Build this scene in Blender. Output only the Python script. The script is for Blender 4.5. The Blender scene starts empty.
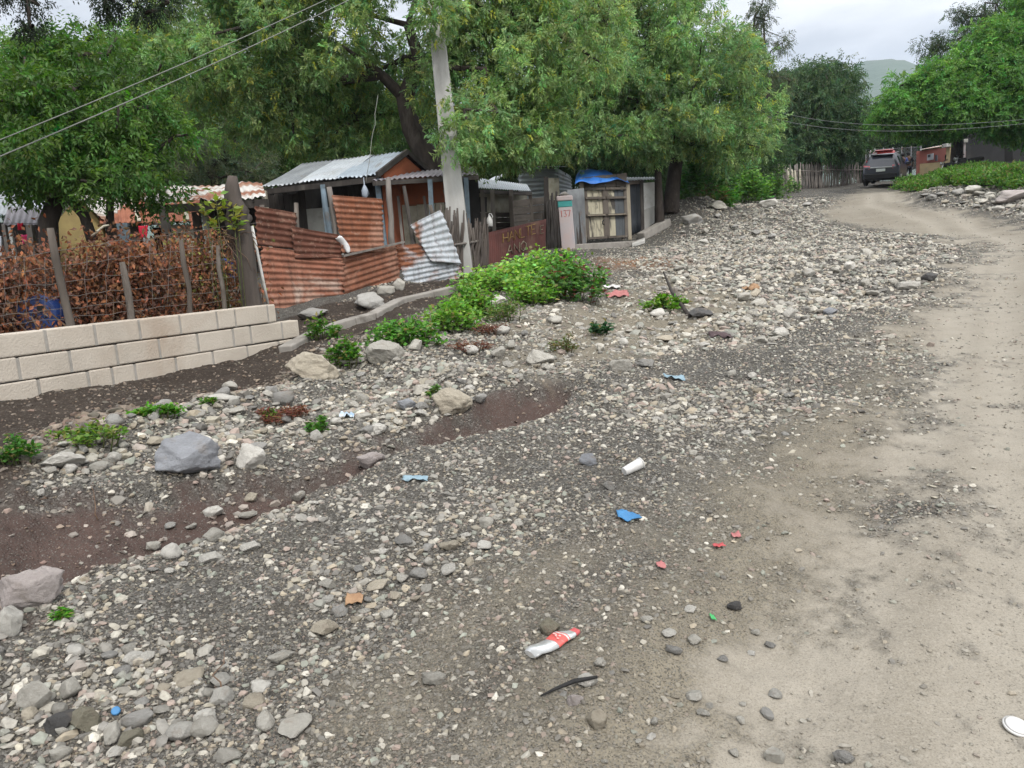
import bpy, bmesh, math, random
import numpy as np
from mathutils import Vector, Matrix, Euler
R_ = math.radians
SC = bpy.context.scene
COL = SC.collection
rng = np.random.default_rng(7)
random.seed(7)

# ------------------------------------------------------------------ camera
W_, H_, F_ = 1024, 768, 770.0
PITCH, ROLL = R_(9.6), R_(-3.6)
CAM = np.array([0.0, 0.0, 1.6])
cam_d = bpy.data.cameras.new('camera')
cam = bpy.data.objects.new('camera', cam_d)
COL.objects.link(cam)
cam_d.sensor_width = 36.0
cam_d.lens = F_ / W_ * 36.0
cam_d.clip_start, cam_d.clip_end = 0.05, 12000
RM = Matrix.Rotation(math.pi / 2 - PITCH, 3, 'X') @ Matrix.Rotation(ROLL, 3, 'Z')
cam.matrix_world = Matrix.Translation(CAM.tolist()) @ RM.to_4x4()
SC.camera = cam
RMN = np.array(RM)

# ------------------------------------------------------------------ sky, sun, exposure
SUN_EL, SUN_AZ = R_(50), R_(160)          # azimuth measured from +Y towards +X
world = bpy.data.worlds.new('World')
SC.world = world
world.use_nodes = True
wt = world.node_tree
wt.nodes.clear()
wo = wt.nodes.new('ShaderNodeOutputWorld')
bg = wt.nodes.new('ShaderNodeBackground')
bg.inputs[1].default_value = 0.1
sky = wt.nodes.new('ShaderNodeTexSky')
sky.sky_type = 'NISHITA'
sky.sun_disc = False
sky.sun_elevation = SUN_EL
sky.sun_rotation = SUN_AZ
tc = wt.nodes.new('ShaderNodeTexCoord')
mp = wt.nodes.new('ShaderNodeMapping')
mp.inputs['Scale'].default_value = (1.0, 1.0, 3.2)
mp.inputs['Location'].default_value = (0.35, 0.2, 0.4)
nz = wt.nodes.new('ShaderNodeTexNoise')
nz.inputs['Scale'].default_value = 2.6
nz.inputs['Detail'].default_value = 7
nz.inputs['Roughness'].default_value = 0.55
nz.inputs['Distortion'].default_value = 0.4
cr = wt.nodes.new('ShaderNodeValToRGB')
cr.color_ramp.elements[0].position = 0.38
cr.color_ramp.elements[0].color = (5.6, 5.75, 5.95, 1)
cr.color_ramp.elements[1].position = 0.62
cr.color_ramp.elements[1].color = (11.2, 11.1, 11.0, 1)
mx = wt.nodes.new('ShaderNodeMix')
mx.data_type = 'RGBA'
mx.inputs[0].default_value = 0.95
L = wt.links.new
L(tc.outputs['Generated'], mp.inputs[0]); L(mp.outputs[0], nz.inputs['Vector'])
L(nz.outputs[0], cr.inputs[0]); L(sky.outputs[0], mx.inputs[6]); L(cr.outputs[0], mx.inputs[7])
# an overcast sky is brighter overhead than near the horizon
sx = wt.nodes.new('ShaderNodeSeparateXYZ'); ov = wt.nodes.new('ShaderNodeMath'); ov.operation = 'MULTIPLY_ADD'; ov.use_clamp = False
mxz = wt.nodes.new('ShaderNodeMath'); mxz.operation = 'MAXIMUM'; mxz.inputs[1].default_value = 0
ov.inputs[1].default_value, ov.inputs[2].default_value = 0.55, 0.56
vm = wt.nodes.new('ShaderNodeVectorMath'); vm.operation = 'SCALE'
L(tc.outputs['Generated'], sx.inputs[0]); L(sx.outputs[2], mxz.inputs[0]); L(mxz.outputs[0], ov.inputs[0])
# plus an added glow round the sun, behind the camera, front-lighting the scene
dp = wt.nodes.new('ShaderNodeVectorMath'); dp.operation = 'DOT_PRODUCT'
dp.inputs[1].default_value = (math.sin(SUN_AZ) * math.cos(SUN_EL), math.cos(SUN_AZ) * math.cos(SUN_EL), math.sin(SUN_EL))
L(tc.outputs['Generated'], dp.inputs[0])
def wmath(op, a, b):
    q = wt.nodes.new('ShaderNodeMath'); q.operation = op
    for v, i in ((a, 0), (b, 1)):
        if isinstance(v, (int, float)): q.inputs[i].default_value = v
        else: L(v, q.inputs[i])
    return q.outputs[0]
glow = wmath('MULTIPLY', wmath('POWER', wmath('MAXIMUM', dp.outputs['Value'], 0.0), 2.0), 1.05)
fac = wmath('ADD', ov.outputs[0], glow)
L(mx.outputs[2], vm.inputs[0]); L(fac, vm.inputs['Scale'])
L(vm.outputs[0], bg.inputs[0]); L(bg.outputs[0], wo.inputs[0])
sun_d = bpy.data.lights.new('sun', 'SUN')
sun_d.energy = 1.5
sun_d.angle = R_(10)
sun_d.color = (1.0, 0.96, 0.9)
sun = bpy.data.objects.new('sun', sun_d)
COL.objects.link(sun)
sd = Vector((math.sin(SUN_AZ) * math.cos(SUN_EL), math.cos(SUN_AZ) * math.cos(SUN_EL), math.sin(SUN_EL)))
sun.rotation_euler = sd.to_track_quat('Z', 'Y').to_euler()
sun.location = (0, 0, 30)
vs = SC.view_settings
vs.view_transform, vs.look, vs.exposure, vs.gamma = 'Standard', 'None', 0.9, 1.0
vs.use_curve_mapping = False
cy = SC.cycles
cy.max_bounces, cy.diffuse_bounces, cy.glossy_bounces, cy.transmission_bounces, cy.transparent_max_bounces = 10, 6, 2, 8, 6
cy.caustics_reflective = cy.caustics_refractive = False

# ------------------------------------------------------------------ numeric helpers
def rays(px):
    px = np.asarray(px, float).reshape(-1, 2)
    d = np.stack([(px[:, 0] - W_ / 2) / F_, -(px[:, 1] - H_ / 2) / F_, -np.ones(len(px))], 1)
    return d @ RMN.T
def P(x, y, depth):
    return CAM + rays([(x, y)])[0] * depth
def V(x, y, depth):
    return Vector(P(x, y, depth).tolist())

def _hash(ix, iy, seed):
    n = (ix.astype(np.int64) * 374761393 + iy.astype(np.int64) * 668265263 + seed * 1274126177) & 0xFFFFFFFF
    n = ((n ^ (n >> 13)) * 1274126177) & 0xFFFFFFFF
    return ((n ^ (n >> 16)) & 0xFFFF) / 65535.0
def vnoise(x, y, seed=0):
    ix, iy = np.floor(x), np.floor(y)
    fx, fy = x - ix, y - iy
    fx, fy = fx * fx * (3 - 2 * fx), fy * fy * (3 - 2 * fy)
    a, b = _hash(ix, iy, seed), _hash(ix + 1, iy, seed)
    c, d = _hash(ix, iy + 1, seed), _hash(ix + 1, iy + 1, seed)
    return (a + (b - a) * fx) * (1 - fy) + (c + (d - c) * fx) * fy - 0.5
def fbm(x, y, seed=0, octs=4, gain=0.5):
    o, a = 0, 1.0
    for k in range(octs):
        o = o + a * vnoise(x * 2 ** k, y * 2 ** k, seed + k * 17)
        a *= gain
    return o

# ------------------------------------------------------------------ terrain height field
CP = [(0, 403, 6.3), (288, 322, 9.6), (300, 308, 10.6), (400, 290, 12), (460, 277, 13.4), (566, 250, 22), (605, 250, 24.5),
      (650, 231, 26), (690, 214, 27), (740, 205, 32), (790, 189, 46), (830, 188, 47), (870, 192.5, 40), (905, 191, 39),
      (850, 215, 30), (1000, 236, 20), (1024, 212, 24), (1024, 191, 25.2), (960, 203, 27), (960, 187, 28.4), (1024, 178, 32), (960, 178, 36),
      (930, 190, 33), (960, 300, 10.5), (700, 350, 8), (700, 250, 18)]
pts = [P(*c) for c in CP]
pts += [np.array(q, float) for q in [(0, 2, .07), (1.5, 2, .06), (-1.5, 2.2, .10), (0, 4, .19), (2, 4, .2), (2.5, 7, .38), (-1.5, 4, .2),
        (-3.4, 3.2, .45), (0, 0, 0), (-3, 0, .2), (3, 0, 0), (0, -6, -.4), (-6, -6, 0), (6, -6, -.4), (8, 6, .4), (14, 14, 1.2), (-9, 5, 1.0), (-6.5, 11, 1.2),
        (-12, 16, 1.6), (-6, 22, 1.9), (-14, 30, 2.2), (0, 40, 3.2), (-30, 40, 2.4), (10, 62, 5.2), (35, 60, 5.2), (40, 30, 3.4), (-30, 0, .8), (40, 0, .6), (24, 40, 4.0)]]
pts = np.array(pts)
def _tps(r2):
    return np.where(r2 > 1e-12, 0.5 * r2 * np.log(r2 + 1e-12), 0)
_n = len(pts)
_K = _tps(((pts[:, None, :2] - pts[None, :, :2]) ** 2).sum(-1)) + np.eye(_n) * 0.6
_A = np.zeros((_n + 3, _n + 3)); _A[:_n, :_n] = _K
_A[:_n, _n] = 1; _A[:_n, _n + 1:] = pts[:, :2]; _A[_n:, :_n] = _A[:_n, _n:].T
_w = np.linalg.solve(_A, np.concatenate([pts[:, 2], [0, 0, 0]]))
def H0(x, y):
    x, y = np.atleast_1d(np.asarray(x, float)), np.atleast_1d(np.asarray(y, float))
    o = np.empty(x.shape)
    for s in range(0, len(x), 40000):
        q = np.stack([x[s:s + 40000], y[s:s + 40000]], 1)
        k = _tps(((q[:, None] - pts[None, :, :2]) ** 2).sum(-1))
        o[s:s + 40000] = k @ _w[:_n] + _w[_n] + q @ _w[_n + 1:]
    r = np.hypot(x, y)
    t = np.clip((r - 62) / 30, 0, 1); t = t * t * (3 - 2 * t)
    return np.clip(o, -2, 7) * (1 - t) + 5.4 * t

def seg_dist(x, y, poly, closed=False):
    """distance to a polyline, and its signed side (positive on the right)"""
    best = np.full(len(x), 1e9)
    ps = list(poly) + ([poly[0]] if closed else [])
    for (ax, ay), (bx, by) in zip(ps[:-1], ps[1:]):
        dx, dy = bx - ax, by - ay
        t = np.clip(((x - ax) * dx + (y - ay) * dy) / (dx * dx + dy * dy + 1e-12), 0, 1)
        best = np.minimum(best, np.hypot(x - ax - t * dx, y - ay - t * dy))
    return best
def sdf(x, y, poly):
    d = seg_dist(x, y, poly, True)
    ins = np.zeros(len(x), bool)
    n = len(poly)
    for i in range(n):
        (ax, ay), (bx, by) = poly[i], poly[(i + 1) % n]
        c = ((ay > y) != (by > y)) & (x < (bx - ax) * (y - ay) / (by - ay + 1e-12) + ax)
        ins ^= c
    return np.where(ins, -d, d)
def march(px, hf):
    """where rays through the picture meet the ground: a coarse walk on the smooth ground, then bisection on the detailed one"""
    d = rays(px)
    t0 = np.full(len(d), 0.8); hit = np.full(len(d), np.nan)
    t = t0.copy()
    for _ in range(420):
        p = CAM + d * t[:, None]
        below = p[:, 2] < H0(p[:, 0], p[:, 1])
        new = below & np.isnan(hit)
        hit[new] = t[new]
        t = t * 1.012
    hi = np.where(np.isnan(hit), 70, hit); lo = hi / 1.012
    if hf is not H0: lo = lo / 1.16; hi = hi * 1.10
    for _ in range(18):
        m = (lo + hi) / 2
        p = CAM + d * m[:, None]
        b = p[:, 2] < hf(p[:, 0], p[:, 1])
        hi = np.where(b, m, hi); lo = np.where(b, lo, m)
    return CAM + d * hi[:, None]
def W2(px):
    return [tuple(q[:2]) for q in march(px, H0)]

ROAD = W2([(770, 800), (790, 700), (822, 620), (856, 540), (886, 450), (905, 380), (914, 335), (930, 305), (962, 278), (985, 254),
           (950, 238), (880, 229), (838, 223), (818, 212), (838, 200), (858, 191), (872, 186), (918, 188), (912, 198), (930, 208), (1000, 222), (1080, 234), (1200, 270),
           (1400, 420), (1500, 800)])
BROWN = W2([(430, 820), (560, 650), (640, 560), (760, 450), (835, 400), (880, 350), (910, 325), (912, 345), (905, 400), (890, 470), (860, 560), (830, 640), (800, 740), (780, 820)])
BROWN2 = W2([(300, 768), (350, 690), (430, 615), (560, 540), (650, 520), (690, 530), (600, 590), (480, 670), (400, 768)])
BROWN3 = W2([(520, 330), (640, 275), (700, 290), (760, 300), (720, 340), (640, 350), (560, 370)])
MUD = W2([(-120, 660), (-60, 520), (60, 500), (150, 492), (250, 476), (330, 458), (400, 438), (460, 418), (520, 398), (570, 390),
          (545, 412), (470, 430), (420, 448), (330, 488), (230, 540), (130, 572), (60, 604), (0, 645)])
SOIL = W2([(-160, 440), (0, 400), (150, 366), (288, 316), (400, 290), (470, 274), (540, 282), (450, 305), (370, 335), (300, 375), (230, 402), (130, 430), (60, 480), (0, 540), (-120, 560)])
BED = W2([(560, 340), (640, 262), (680, 222), (740, 204), (800, 198), (850, 200), (820, 216), (850, 228), (930, 240), (960, 262), (925, 300), (860, 315), (760, 345), (650, 360)])
BANKR = W2([(915, 188), (960, 186), (1024, 188), (1100, 195), (1100, 228), (1010, 218), (930, 204)])
BERM = W2([(-20, 490), (60, 440), (150, 415), (250, 385), (330, 345), (450, 320), (560, 310), (580, 380), (460, 415), (340, 450), (250, 475), (120, 495)])
FINE = [W2(q) for q in ([(390, 452), (440, 425), (520, 405), (640, 372), (760, 338), (860, 318), (900, 330), (760, 366), (640, 392), (520, 425)],
                        [(170, 720), (300, 600), (430, 500), (560, 450), (600, 470), (470, 540), (360, 620), (260, 720)],)]
CLUST = [(W2([q])[0], s) for q, s in (((380, 585), .45), ((200, 550), .35), ((70, 715), .45), ((250, 680), .3), ((310, 650), .25), ((500, 515), .3), ((210, 440), .5), ((110, 425), .5),
                                      ((420, 405), .6), ((60, 470), .4), ((650, 400), .8), ((760, 400), .7), ((40, 620), .3), ((90, 740), .3), ((440, 545), .4), ((880, 340), .6))]
TRACK_A = W2([(740, 800), (850, 600), (905, 470), (940, 380), (962, 310), (975, 272), (985, 248), (930, 222), (870, 205), (872, 192)])
TRACK_B = W2([(1030, 800), (1012, 600), (1006, 470), (1003, 370), (998, 300), (1002, 262), (1010, 240), (960, 216), (890, 200), (885, 191)])
BAND1 = W2([(-40, 660), (170, 560), (420, 470), (520, 440), (545, 470), (400, 570), (260, 660), (120, 780), (-40, 780)])
BAND2 = W2([(540, 460), (700, 385), (850, 345), (895, 352), (800, 405), (650, 490)])
GUL = W2([(-100, 600), (40, 560), (180, 515), (300, 472), (380, 447), (470, 425), (560, 400)])
BER = W2([(-60, 500), (60, 460), (190, 430), (300, 385), (380, 362), (460, 385)])
MOUND = W2([(672, 214), (700, 211)])
STEP_AT = P(606, 244, 24.6)[:2]
ORANGE = W2([(640, 266)])[0]

def zones(x, y):
    s = np.minimum(1, 0.12 + np.hypot(x, y) * 0.05)
    nb = fbm(x * 1.3, y * 1.3, 3, 5, 0.6)
    nf = fbm(x * 5, y * 5, 9, 4, 0.6)
    n = (nb * 0.9 + nf * 0.75 + fbm(x * 17, y * 17, 13, 3, .6) * .5)
    def soft(poly, w, k=1.0):
        return np.clip(0.5 - (sdf(x, y, poly) + n * w * k) / w, 0, 1)
    road = soft(ROAD, .75, 1.15)
    brown = np.maximum(np.maximum(soft(BROWN, 0.6, .55), soft(BROWN2, 0.5, .6) * .7), soft(BROWN3, 0.9))
    mud = soft(MUD, 0.2)
    soil = soft(SOIL, 0.35)
    bed = np.maximum(soft(BED, 0.8), soft(BANKR, 1.0) * 1.0)
    berm = soft(BERM, 0.4)
    fine = np.maximum(soft(FINE[0], 0.3), soft(FINE[1], 0.3) * .7)
    cl = np.zeros(len(x))
    for (cx, cy_), r in CLUST:
        cl = np.maximum(cl, np.exp(-((x - cx) ** 2 + (y - cy_) ** 2) / (r * r)))
    return dict(road=road, brown=brown, mud=mud, soil=soil, bed=bed, berm=berm, fine=fine, cl=cl, nb=nb, nf=nf)

def H(x, y, fine=True):
    x, y = np.atleast_1d(np.asarray(x, float)), np.atleast_1d(np.asarray(y, float))
    z = H0(x, y)
    dg = seg_dist(x, y, GUL)
    z = z - 0.16 * np.exp(-(dg / 0.30) ** 2) - .025 * np.exp(-(seg_dist(x, y, TRACK_A) / .22) ** 2) - .025 * np.exp(-(seg_dist(x, y, TRACK_B) / .22) ** 2)
    e = sdf(x, y, MUD) + 0.10 * fbm(x * 4, y * 4, 5, 3)
    # gravel sheet lies a little above the washed-out mud, with a crumbling edge
    side = np.clip((e + .02) / 0.07, 0, 1) * (1 - np.clip((e - .2) / .9, 0, 1))
    z = z + 0.08 * side
    z = z + 0.11 * np.exp(-(seg_dist(x, y, BER) / 0.34) ** 2)
    z = z + 0.45 * np.exp(-(seg_dist(x, y, MOUND) / 0.9) ** 2)
    z = z + 0.16 * np.exp(-((x - ORANGE[0]) ** 2 + (y - ORANGE[1]) ** 2) / 0.8)
    r = np.hypot(x, y)
    rd = np.clip(0.5 - sdf(x, y, ROAD) / 0.6, 0, 1)
    bd = np.clip(0.5 - sdf(x, y, BED) / 1.2, 0, 1)
    att = np.clip((r - 1) / 3, 0.3, 1) * (1 - 0.75 * rd)
    att = att * (1 - .95 * np.exp(-(np.hypot(x - STEP_AT[0], y - STEP_AT[1]) / 2.6) ** 2))
    mm = np.clip(.6 - sdf(x, y, MUD) / .3, 0, 1)
    z = z + mm * (fbm(x * 3.2, y * 3.2, 71, 5, .62) * .07)
    z = z + fbm(x * 0.55, y * 0.55, 21, 3) * 0.16 * att + fbm(x * 2.1, y * 2.1, 31, 3) * 0.05 * (att + 1.6 * bd)
    if fine:
        z = z + fbm(x * 9, y * 9, 41, 4, .6) * 0.02 * (1 - .6 * rd)
    return z
def G(x, y):
    return float(H([x], [y])[0])
def at(x, y):
    """the point of the ground seen at a place of the photograph"""
    q = march([(x, y)], H)[0]
    return Vector(q.tolist())
def ats(px):
    return [Vector(q.tolist()) for q in march(px, H)]

# ------------------------------------------------------------------ objects, tags
def tag(o, label=None, cat=None, group=None, kind=None):
    if label: o['label'] = label
    if cat: o['category'] = cat
    if group: o['group'] = group
    if kind: o['kind'] = kind
    return o
def empty(name, loc, label, cat, group=None, rz=0):
    o = bpy.data.objects.new(name, None)
    COL.objects.link(o)
    o.location = loc
    o.rotation_euler = (0, 0, rz)
    o.empty_display_size = 0.2
    return tag(o, label, cat, group)
def link_mesh(name, me, parent=None, loc=None):
    o = bpy.data.objects.new(name, me)
    COL.objects.link(o)
    if parent is not None: o.parent = parent
    if loc is not None: o.location = loc
    return o
def copy_tree(o, parent=None):
    c = o.copy(); COL.objects.link(c)
    c.parent = parent
    for ch in list(o.children): copy_tree(ch, c)
    return c
def np_mesh(name, verts, faces, mats=(), col=None, smooth=False):
    """verts (N,3), faces (M,k) with one k"""
    me = bpy.data.meshes.new(name)
    verts = np.ascontiguousarray(verts, np.float32); faces = np.ascontiguousarray(faces, np.int32)
    k = faces.shape[1]
    me.vertices.add(len(verts)); me.vertices.foreach_set('co', verts.ravel())
    me.loops.add(faces.size); me.loops.foreach_set('vertex_index', faces.ravel())
    me.polygons.add(len(faces)); me.polygons.foreach_set('loop_start', np.arange(0, faces.size, k, dtype=np.int32))
    me.polygons.foreach_set('use_smooth', np.full(len(faces), smooth))
    for nm, c in (col or {}).items():
        a = me.attributes.new(nm, 'FLOAT_COLOR', 'POINT')
        cc = np.ones((len(verts), 4), np.float32); cc[:, :c.shape[1]] = c
        a.data.foreach_set('color', cc.ravel())
    for m in mats: me.materials.append(m)
    me.update(calc_edges=True)
    return me

# ------------------------------------------------------------------ materials
class NT:
    def __init__(s, name):
        s.m = bpy.data.materials.new(name); s.m.use_nodes = True
        s.t = s.m.node_tree; s.b = s.t.nodes['Principled BSDF']; s.o = s.t.nodes['Material Output']
    def n(s, t, **k):
        q = s.t.nodes.new('ShaderNode' + t)
        for a, v in k.items():
            if hasattr(q, a) and a not in ('Scale',): setattr(q, a, v)
            else: q.inputs[a].default_value = v
        return q
    def l(s, a, b): s.t.links.new(a, b)
    def coord(s, which='Object'): return s.n('TexCoord').outputs[which]
    def geo(s): return s.n('NewGeometry').outputs['Position']
    def noise(s, vec, scale, detail=4, rough=.55, dist=0):
        q = s.n('TexNoise'); s.l(vec, q.inputs['Vector'])
        q.inputs['Scale'].default_value = scale; q.inputs['Detail'].default_value = detail
        q.inputs['Roughness'].default_value = rough; q.inputs['Distortion'].default_value = dist
        return q.outputs[0]
    def ramp(s, fac, stops):
        q = s.n('ValToRGB'); e = q.color_ramp.elements
        while len(e) < len(stops): e.new(0.5)
        for a, (p, c) in zip(e, stops):
            a.position = p
            a.color = (c, c, c, 1) if np.isscalar(c) else tuple(c) + (1,)
        s.l(fac, q.inputs[0]); return q.outputs[0]
    def mix(s, fac, a, b, mode='MIX'):
        q = s.n('Mix'); q.data_type = 'RGBA'; q.blend_type = mode
        for v, i in ((fac, 0), (a, 6), (b, 7)):
            if isinstance(v, (int, float)): q.inputs[i].default_value = v if i == 0 else (v, v, v, 1)
            elif isinstance(v, tuple): q.inputs[i].default_value = v + (1,)
            else: s.l(v, q.inputs[i])
        return q.outputs[2]
    def math(s, op, a, b=0.0, c=False):
        q = s.n('Math'); q.operation = op; q.use_clamp = c
        for v, i in ((a, 0), (b, 1)):
            if isinstance(v, (int, float)): q.inputs[i].default_value = v
            else: s.l(v, q.inputs[i])
        return q.outputs[0]
    def bump(s, h, strength=.4, dist=.02, base=None):
        q = s.n('Bump'); q.inputs['Strength'].default_value = strength; q.inputs['Distance'].default_value = dist
        s.l(h, q.inputs['Height'])
        if base is not None: s.l(base, q.inputs['Normal'])
        s.l(q.outputs[0], s.b.inputs['Normal']); return q.outputs[0]
    def fin(s, color, rough=.85, spec=.3, metal=0.0):
        if isinstance(color, tuple): s.b.inputs['Base Color'].default_value = color + (1,)
        else: s.l(color, s.b.inputs['Base Color'])
        if isinstance(rough, (int, float)): s.b.inputs['Roughness'].default_value = rough
        else: s.l(rough, s.b.inputs['Roughness'])
        s.b.inputs['Specular IOR Level'].default_value = spec
        s.b.inputs['Metallic'].default_value = metal
        return s.m
def simple(name, c1, c2=None, scale=8.0, rough=.8, c3=None, bump=.25, bscale=None, spec=.3, metal=0.0, lo=.35, hi=.65, c3lo=.55, c3hi=.7, stretch=None, dist=.01):
    """two-tone worn surface with an optional stain colour and a fine bump"""
    t = NT(name)
    v = t.coord()
    if stretch:
        q = t.n('Mapping'); q.inputs['Scale'].default_value = stretch; t.l(v, q.inputs[0]); v = q.outputs[0]
    c2 = c2 or tuple(x * .72 for x in c1)
    col = t.mix(t.ramp(t.noise(v, scale, 6, .6), [(lo, 0.), (hi, 1.)]), c1, c2)
    if c3: col = t.mix(t.ramp(t.noise(v, scale * .45, 5, .65, .5), [(c3lo, 0.), (c3hi, 1.)]), col, c3)
    if bump: t.bump(t.noise(v, bscale or scale * 3, 5, .65), bump, dist)
    return t.fin(col, rough, spec, metal)

# ground sheet: road dirt, gravel, wet mud and dark soil, by what lies where
def ground_mat():
    t = NT('ground'); p = t.geo()
    za = t.n('Attribute'); za.attribute_name = 'zone_a'
    sa = t.n('SeparateColor'); t.l(za.outputs['Color'], sa.inputs[0])
    zb = t.n('Attribute'); zb.attribute_name = 'zone_b'
    sb = t.n('SeparateColor'); t.l(zb.outputs['Color'], sb.inputs[0])
    big = t.noise(p, .7, 5, .6); mid = t.noise(p, 4.0, 6, .65); fin = t.noise(p, 38, 5, .7); grit = t.noise(p, 160, 3, .7)
    vo = t.n('TexVoronoi'); vo.inputs['Scale'].default_value = 75; t.l(p, vo.inputs['Vector'])
    vo2 = t.n('TexVoronoi'); vo2.inputs['Scale'].default_value = 190; t.l(p, vo2.inputs['Vector'])
    def cellcol(v, stops):
        q = t.n('SeparateColor'); t.l(v.outputs['Color'], q.inputs[0]); return t.ramp(q.outputs[0], stops), q.outputs[1]
    g1, s1 = cellcol(vo, [(0, (0.030, 0.028, 0.025)), (.4, (0.060, 0.056, 0.050)), (.75, (0.108, 0.102, 0.091)), (1, (0.240, 0.230, 0.210))])
    g2, s2 = cellcol(vo2, [(0, (0.028, 0.026, 0.022)), (.5, (0.064, 0.060, 0.053)), (1, (0.176, 0.168, 0.152))])
    gravel = t.mix(t.ramp(s1, [(.3, 0.), (.5, 1.)]), g2, g1)
    gravel = t.mix(t.ramp(mid, [(.4, 0.), (.7, .55)]), gravel, (0.051, 0.044, 0.035))
    road = t.mix(t.ramp(mid, [(.3, 0.), (.7, 1.)]), (0.215, 0.192, 0.154), (0.175, 0.155, 0.123))
    road = t.mix(t.ramp(big, [(.44, 0.), (.6, .75)]), road, (.15, .128, .096))
    road = t.mix(t.math('MULTIPLY', sb.outputs[2], t.ramp(mid, [(.2, .95), (.7, .45)])), road, (0.299, 0.271, 0.224))
    road = t.mix(t.ramp(fin, [(.35, 0.), (.75, .5)]), road, (0.287, 0.262, 0.220))
    road = t.mix(t.ramp(grit, [(.50, 0.), (.68, .7)]), road, (.10, .088, .07))
    road = t.mix(t.ramp(t.noise(p, 90, 4, .75), [(.50, 0.), (.66, .6)]), road, (.31, .285, .24))
    brown = t.mix(t.ramp(fin, [(.3, 0.), (.7, 1.)]), (.222, .195, .147), (.160, .139, .104))
    brown = t.mix(t.ramp(grit, [(.54, 0.), (.72, .6)]), brown, (.075, .066, .053))
    brown = t.mix(t.ramp(s2, [(.6, 0.), (.7, .7)]), brown, g2)
    mud = t.mix(t.ramp(mid, [(.3, 0.), (.7, 1.)]), (0.076, 0.050, 0.042), (0.048, 0.033, 0.028))
    mud = t.mix(t.ramp(fin, [(.5, 0.), (.75, .6)]), mud, (0.087, 0.068, 0.060))
    mud = t.mix(t.ramp(s2, [(.86, 0.), (.9, .7)]), mud, g2)
    soil = t.mix(t.ramp(mid, [(.3, 0.), (.7, 1.)]), (0.024, 0.018, 0.014), (0.042, 0.032, 0.025))
    soil = t.mix(t.ramp(s1, [(.86, 0.), (.9, .8)]), soil, (0.071, 0.058, 0.047))
    col = t.mix(sa.outputs[2], gravel, soil)
    col = t.mix(sa.outputs[1], col, mud)
    col = t.mix(sb.outputs[0], col, brown)
    col = t.mix(sa.outputs[0], col, road)
    col = t.mix(sb.outputs[1], col, (.2, .108, .06))
    h = t.math('ADD', t.math('MULTIPLY', t.ramp(vo.outputs['Distance'], [(0, 1.), (.7, 0.)]), t.math('SUBTRACT', 1.0, t.math('MULTIPLY', sa.outputs[0], .85))),
               t.math('MULTIPLY', fin, .8))
    t.bump(h, .55, .012)
    return t.fin(col, .92, .2)
M = {}
M['ground'] = ground_mat()

def build_ground():
    rr = [0.25]
    while rr[-1] < 75: rr.append(rr[-1] * 1.0056)
    while rr[-1] < 3500: rr.append(rr[-1] * 1.12)
    th = np.concatenate([np.arange(-180, -60, 6.0), np.arange(-60, -38, 1.0), np.arange(-38, 38, .17), np.arange(38, 60, 1.0), np.arange(60, 180, 6.0)])
    r, a = np.array(rr), np.radians(th)
    X = (r[:, None] * np.sin(a)[None]).ravel(); Y = (r[:, None] * np.cos(a)[None]).ravel()
    Z = H(X, Y)
    z = zones(X, Y)
    nr, na = len(r), len(a)
    i = np.arange(nr - 1)[:, None]; j = np.arange(na)[None]
    j2 = (j + 1) % na
    f = np.stack(np.broadcast_arrays(i * na + j, (i + 1) * na + j, (i + 1) * na + j2, i * na + j2), -1).reshape(-1, 4)[:, ::-1]
    # close the centre
    rad = np.hypot(X, Y)
    orange = np.clip(1.4 * np.exp(-((X - ORANGE[0]) ** 2 + (Y - ORANGE[1]) ** 2) / 1.0) - .35 + z['nf'] * .5, 0, 1) * .8
    ca = np.stack([z['road'], z['mud'], z['soil']], 1); cb = np.stack([np.clip(z['brown'], 0, 1) * .95, orange, np.maximum(np.exp(-(seg_dist(X, Y, TRACK_A) / .26) ** 2), np.exp(-(seg_dist(X, Y, TRACK_B) / .26) ** 2))], 1)
    me = np_mesh('ground', np.stack([X, Y, Z], 1), f, [M['ground']], {'zone_a': ca, 'zone_b': cb}, True)
    bm = bmesh.new(); bm.from_mesh(me); bm.verts.ensure_lookup_table()
    bm.faces.new([bm.verts[q] for q in range(na)][::-1] if False else [bm.verts[q] for q in range(na - 1, -1, -1)])
    bm.normal_update(); bm.to_mesh(me); bm.free()
    return tag(link_mesh('ground', me), 'rising stony ground with gravel, mud and a pale dirt track', 'ground', kind='structure')
build_ground()

# ------------------------------------------------------------------ stones
def hull_stone(seed, n=14, flat=(1, .8, .55), sub=0):
    r = np.random.default_rng(seed)
    v = r.normal(size=(n, 3)); v /= np.linalg.norm(v, axis=1)[:, None]
    v *= r.uniform(.8, 1.05, (n, 1)); v *= np.array(flat) * .5
    bm = bmesh.new()
    for q in v: bm.verts.new(q)
    res = bmesh.ops.convex_hull(bm, input=bm.verts)
    bmesh.ops.delete(bm, geom=[g for g in res['geom_interior'] if isinstance(g, bmesh.types.BMVert)], context='VERTS')
    bmesh.ops.triangulate(bm, faces=bm.faces)
    bm.verts.index_update()
    V_ = np.array([q.co[:] for q in bm.verts]); F = np.array([[q.index for q in f.verts] for f in bm.faces])
    bm.free()
    return V_, F
STONE_COL = np.array([(.33, .315, .285), (.235, .225, .205), (.165, .16, .15), (.40, .385, .35), (.27, .235, .185), (.25, .2, .18), (.21, .225, .2), (.115, .112, .108), (.30, .28, .235)])
def stone_mat():
    t = NT('pebble'); p = t.geo()
    a = t.n('Attribute'); a.attribute_name = 'tint'
    n = t.noise(p, 60, 4, .65)
    col = t.mix(t.ramp(n, [(.35, 0.), (.7, .55)]), a.outputs['Color'], (.17, .155, .135))
    t.bump(t.noise(p, 140, 3, .7), .25, .006)
    return t.fin(col, .9, .25)
M['pebble'] = stone_mat()
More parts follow.
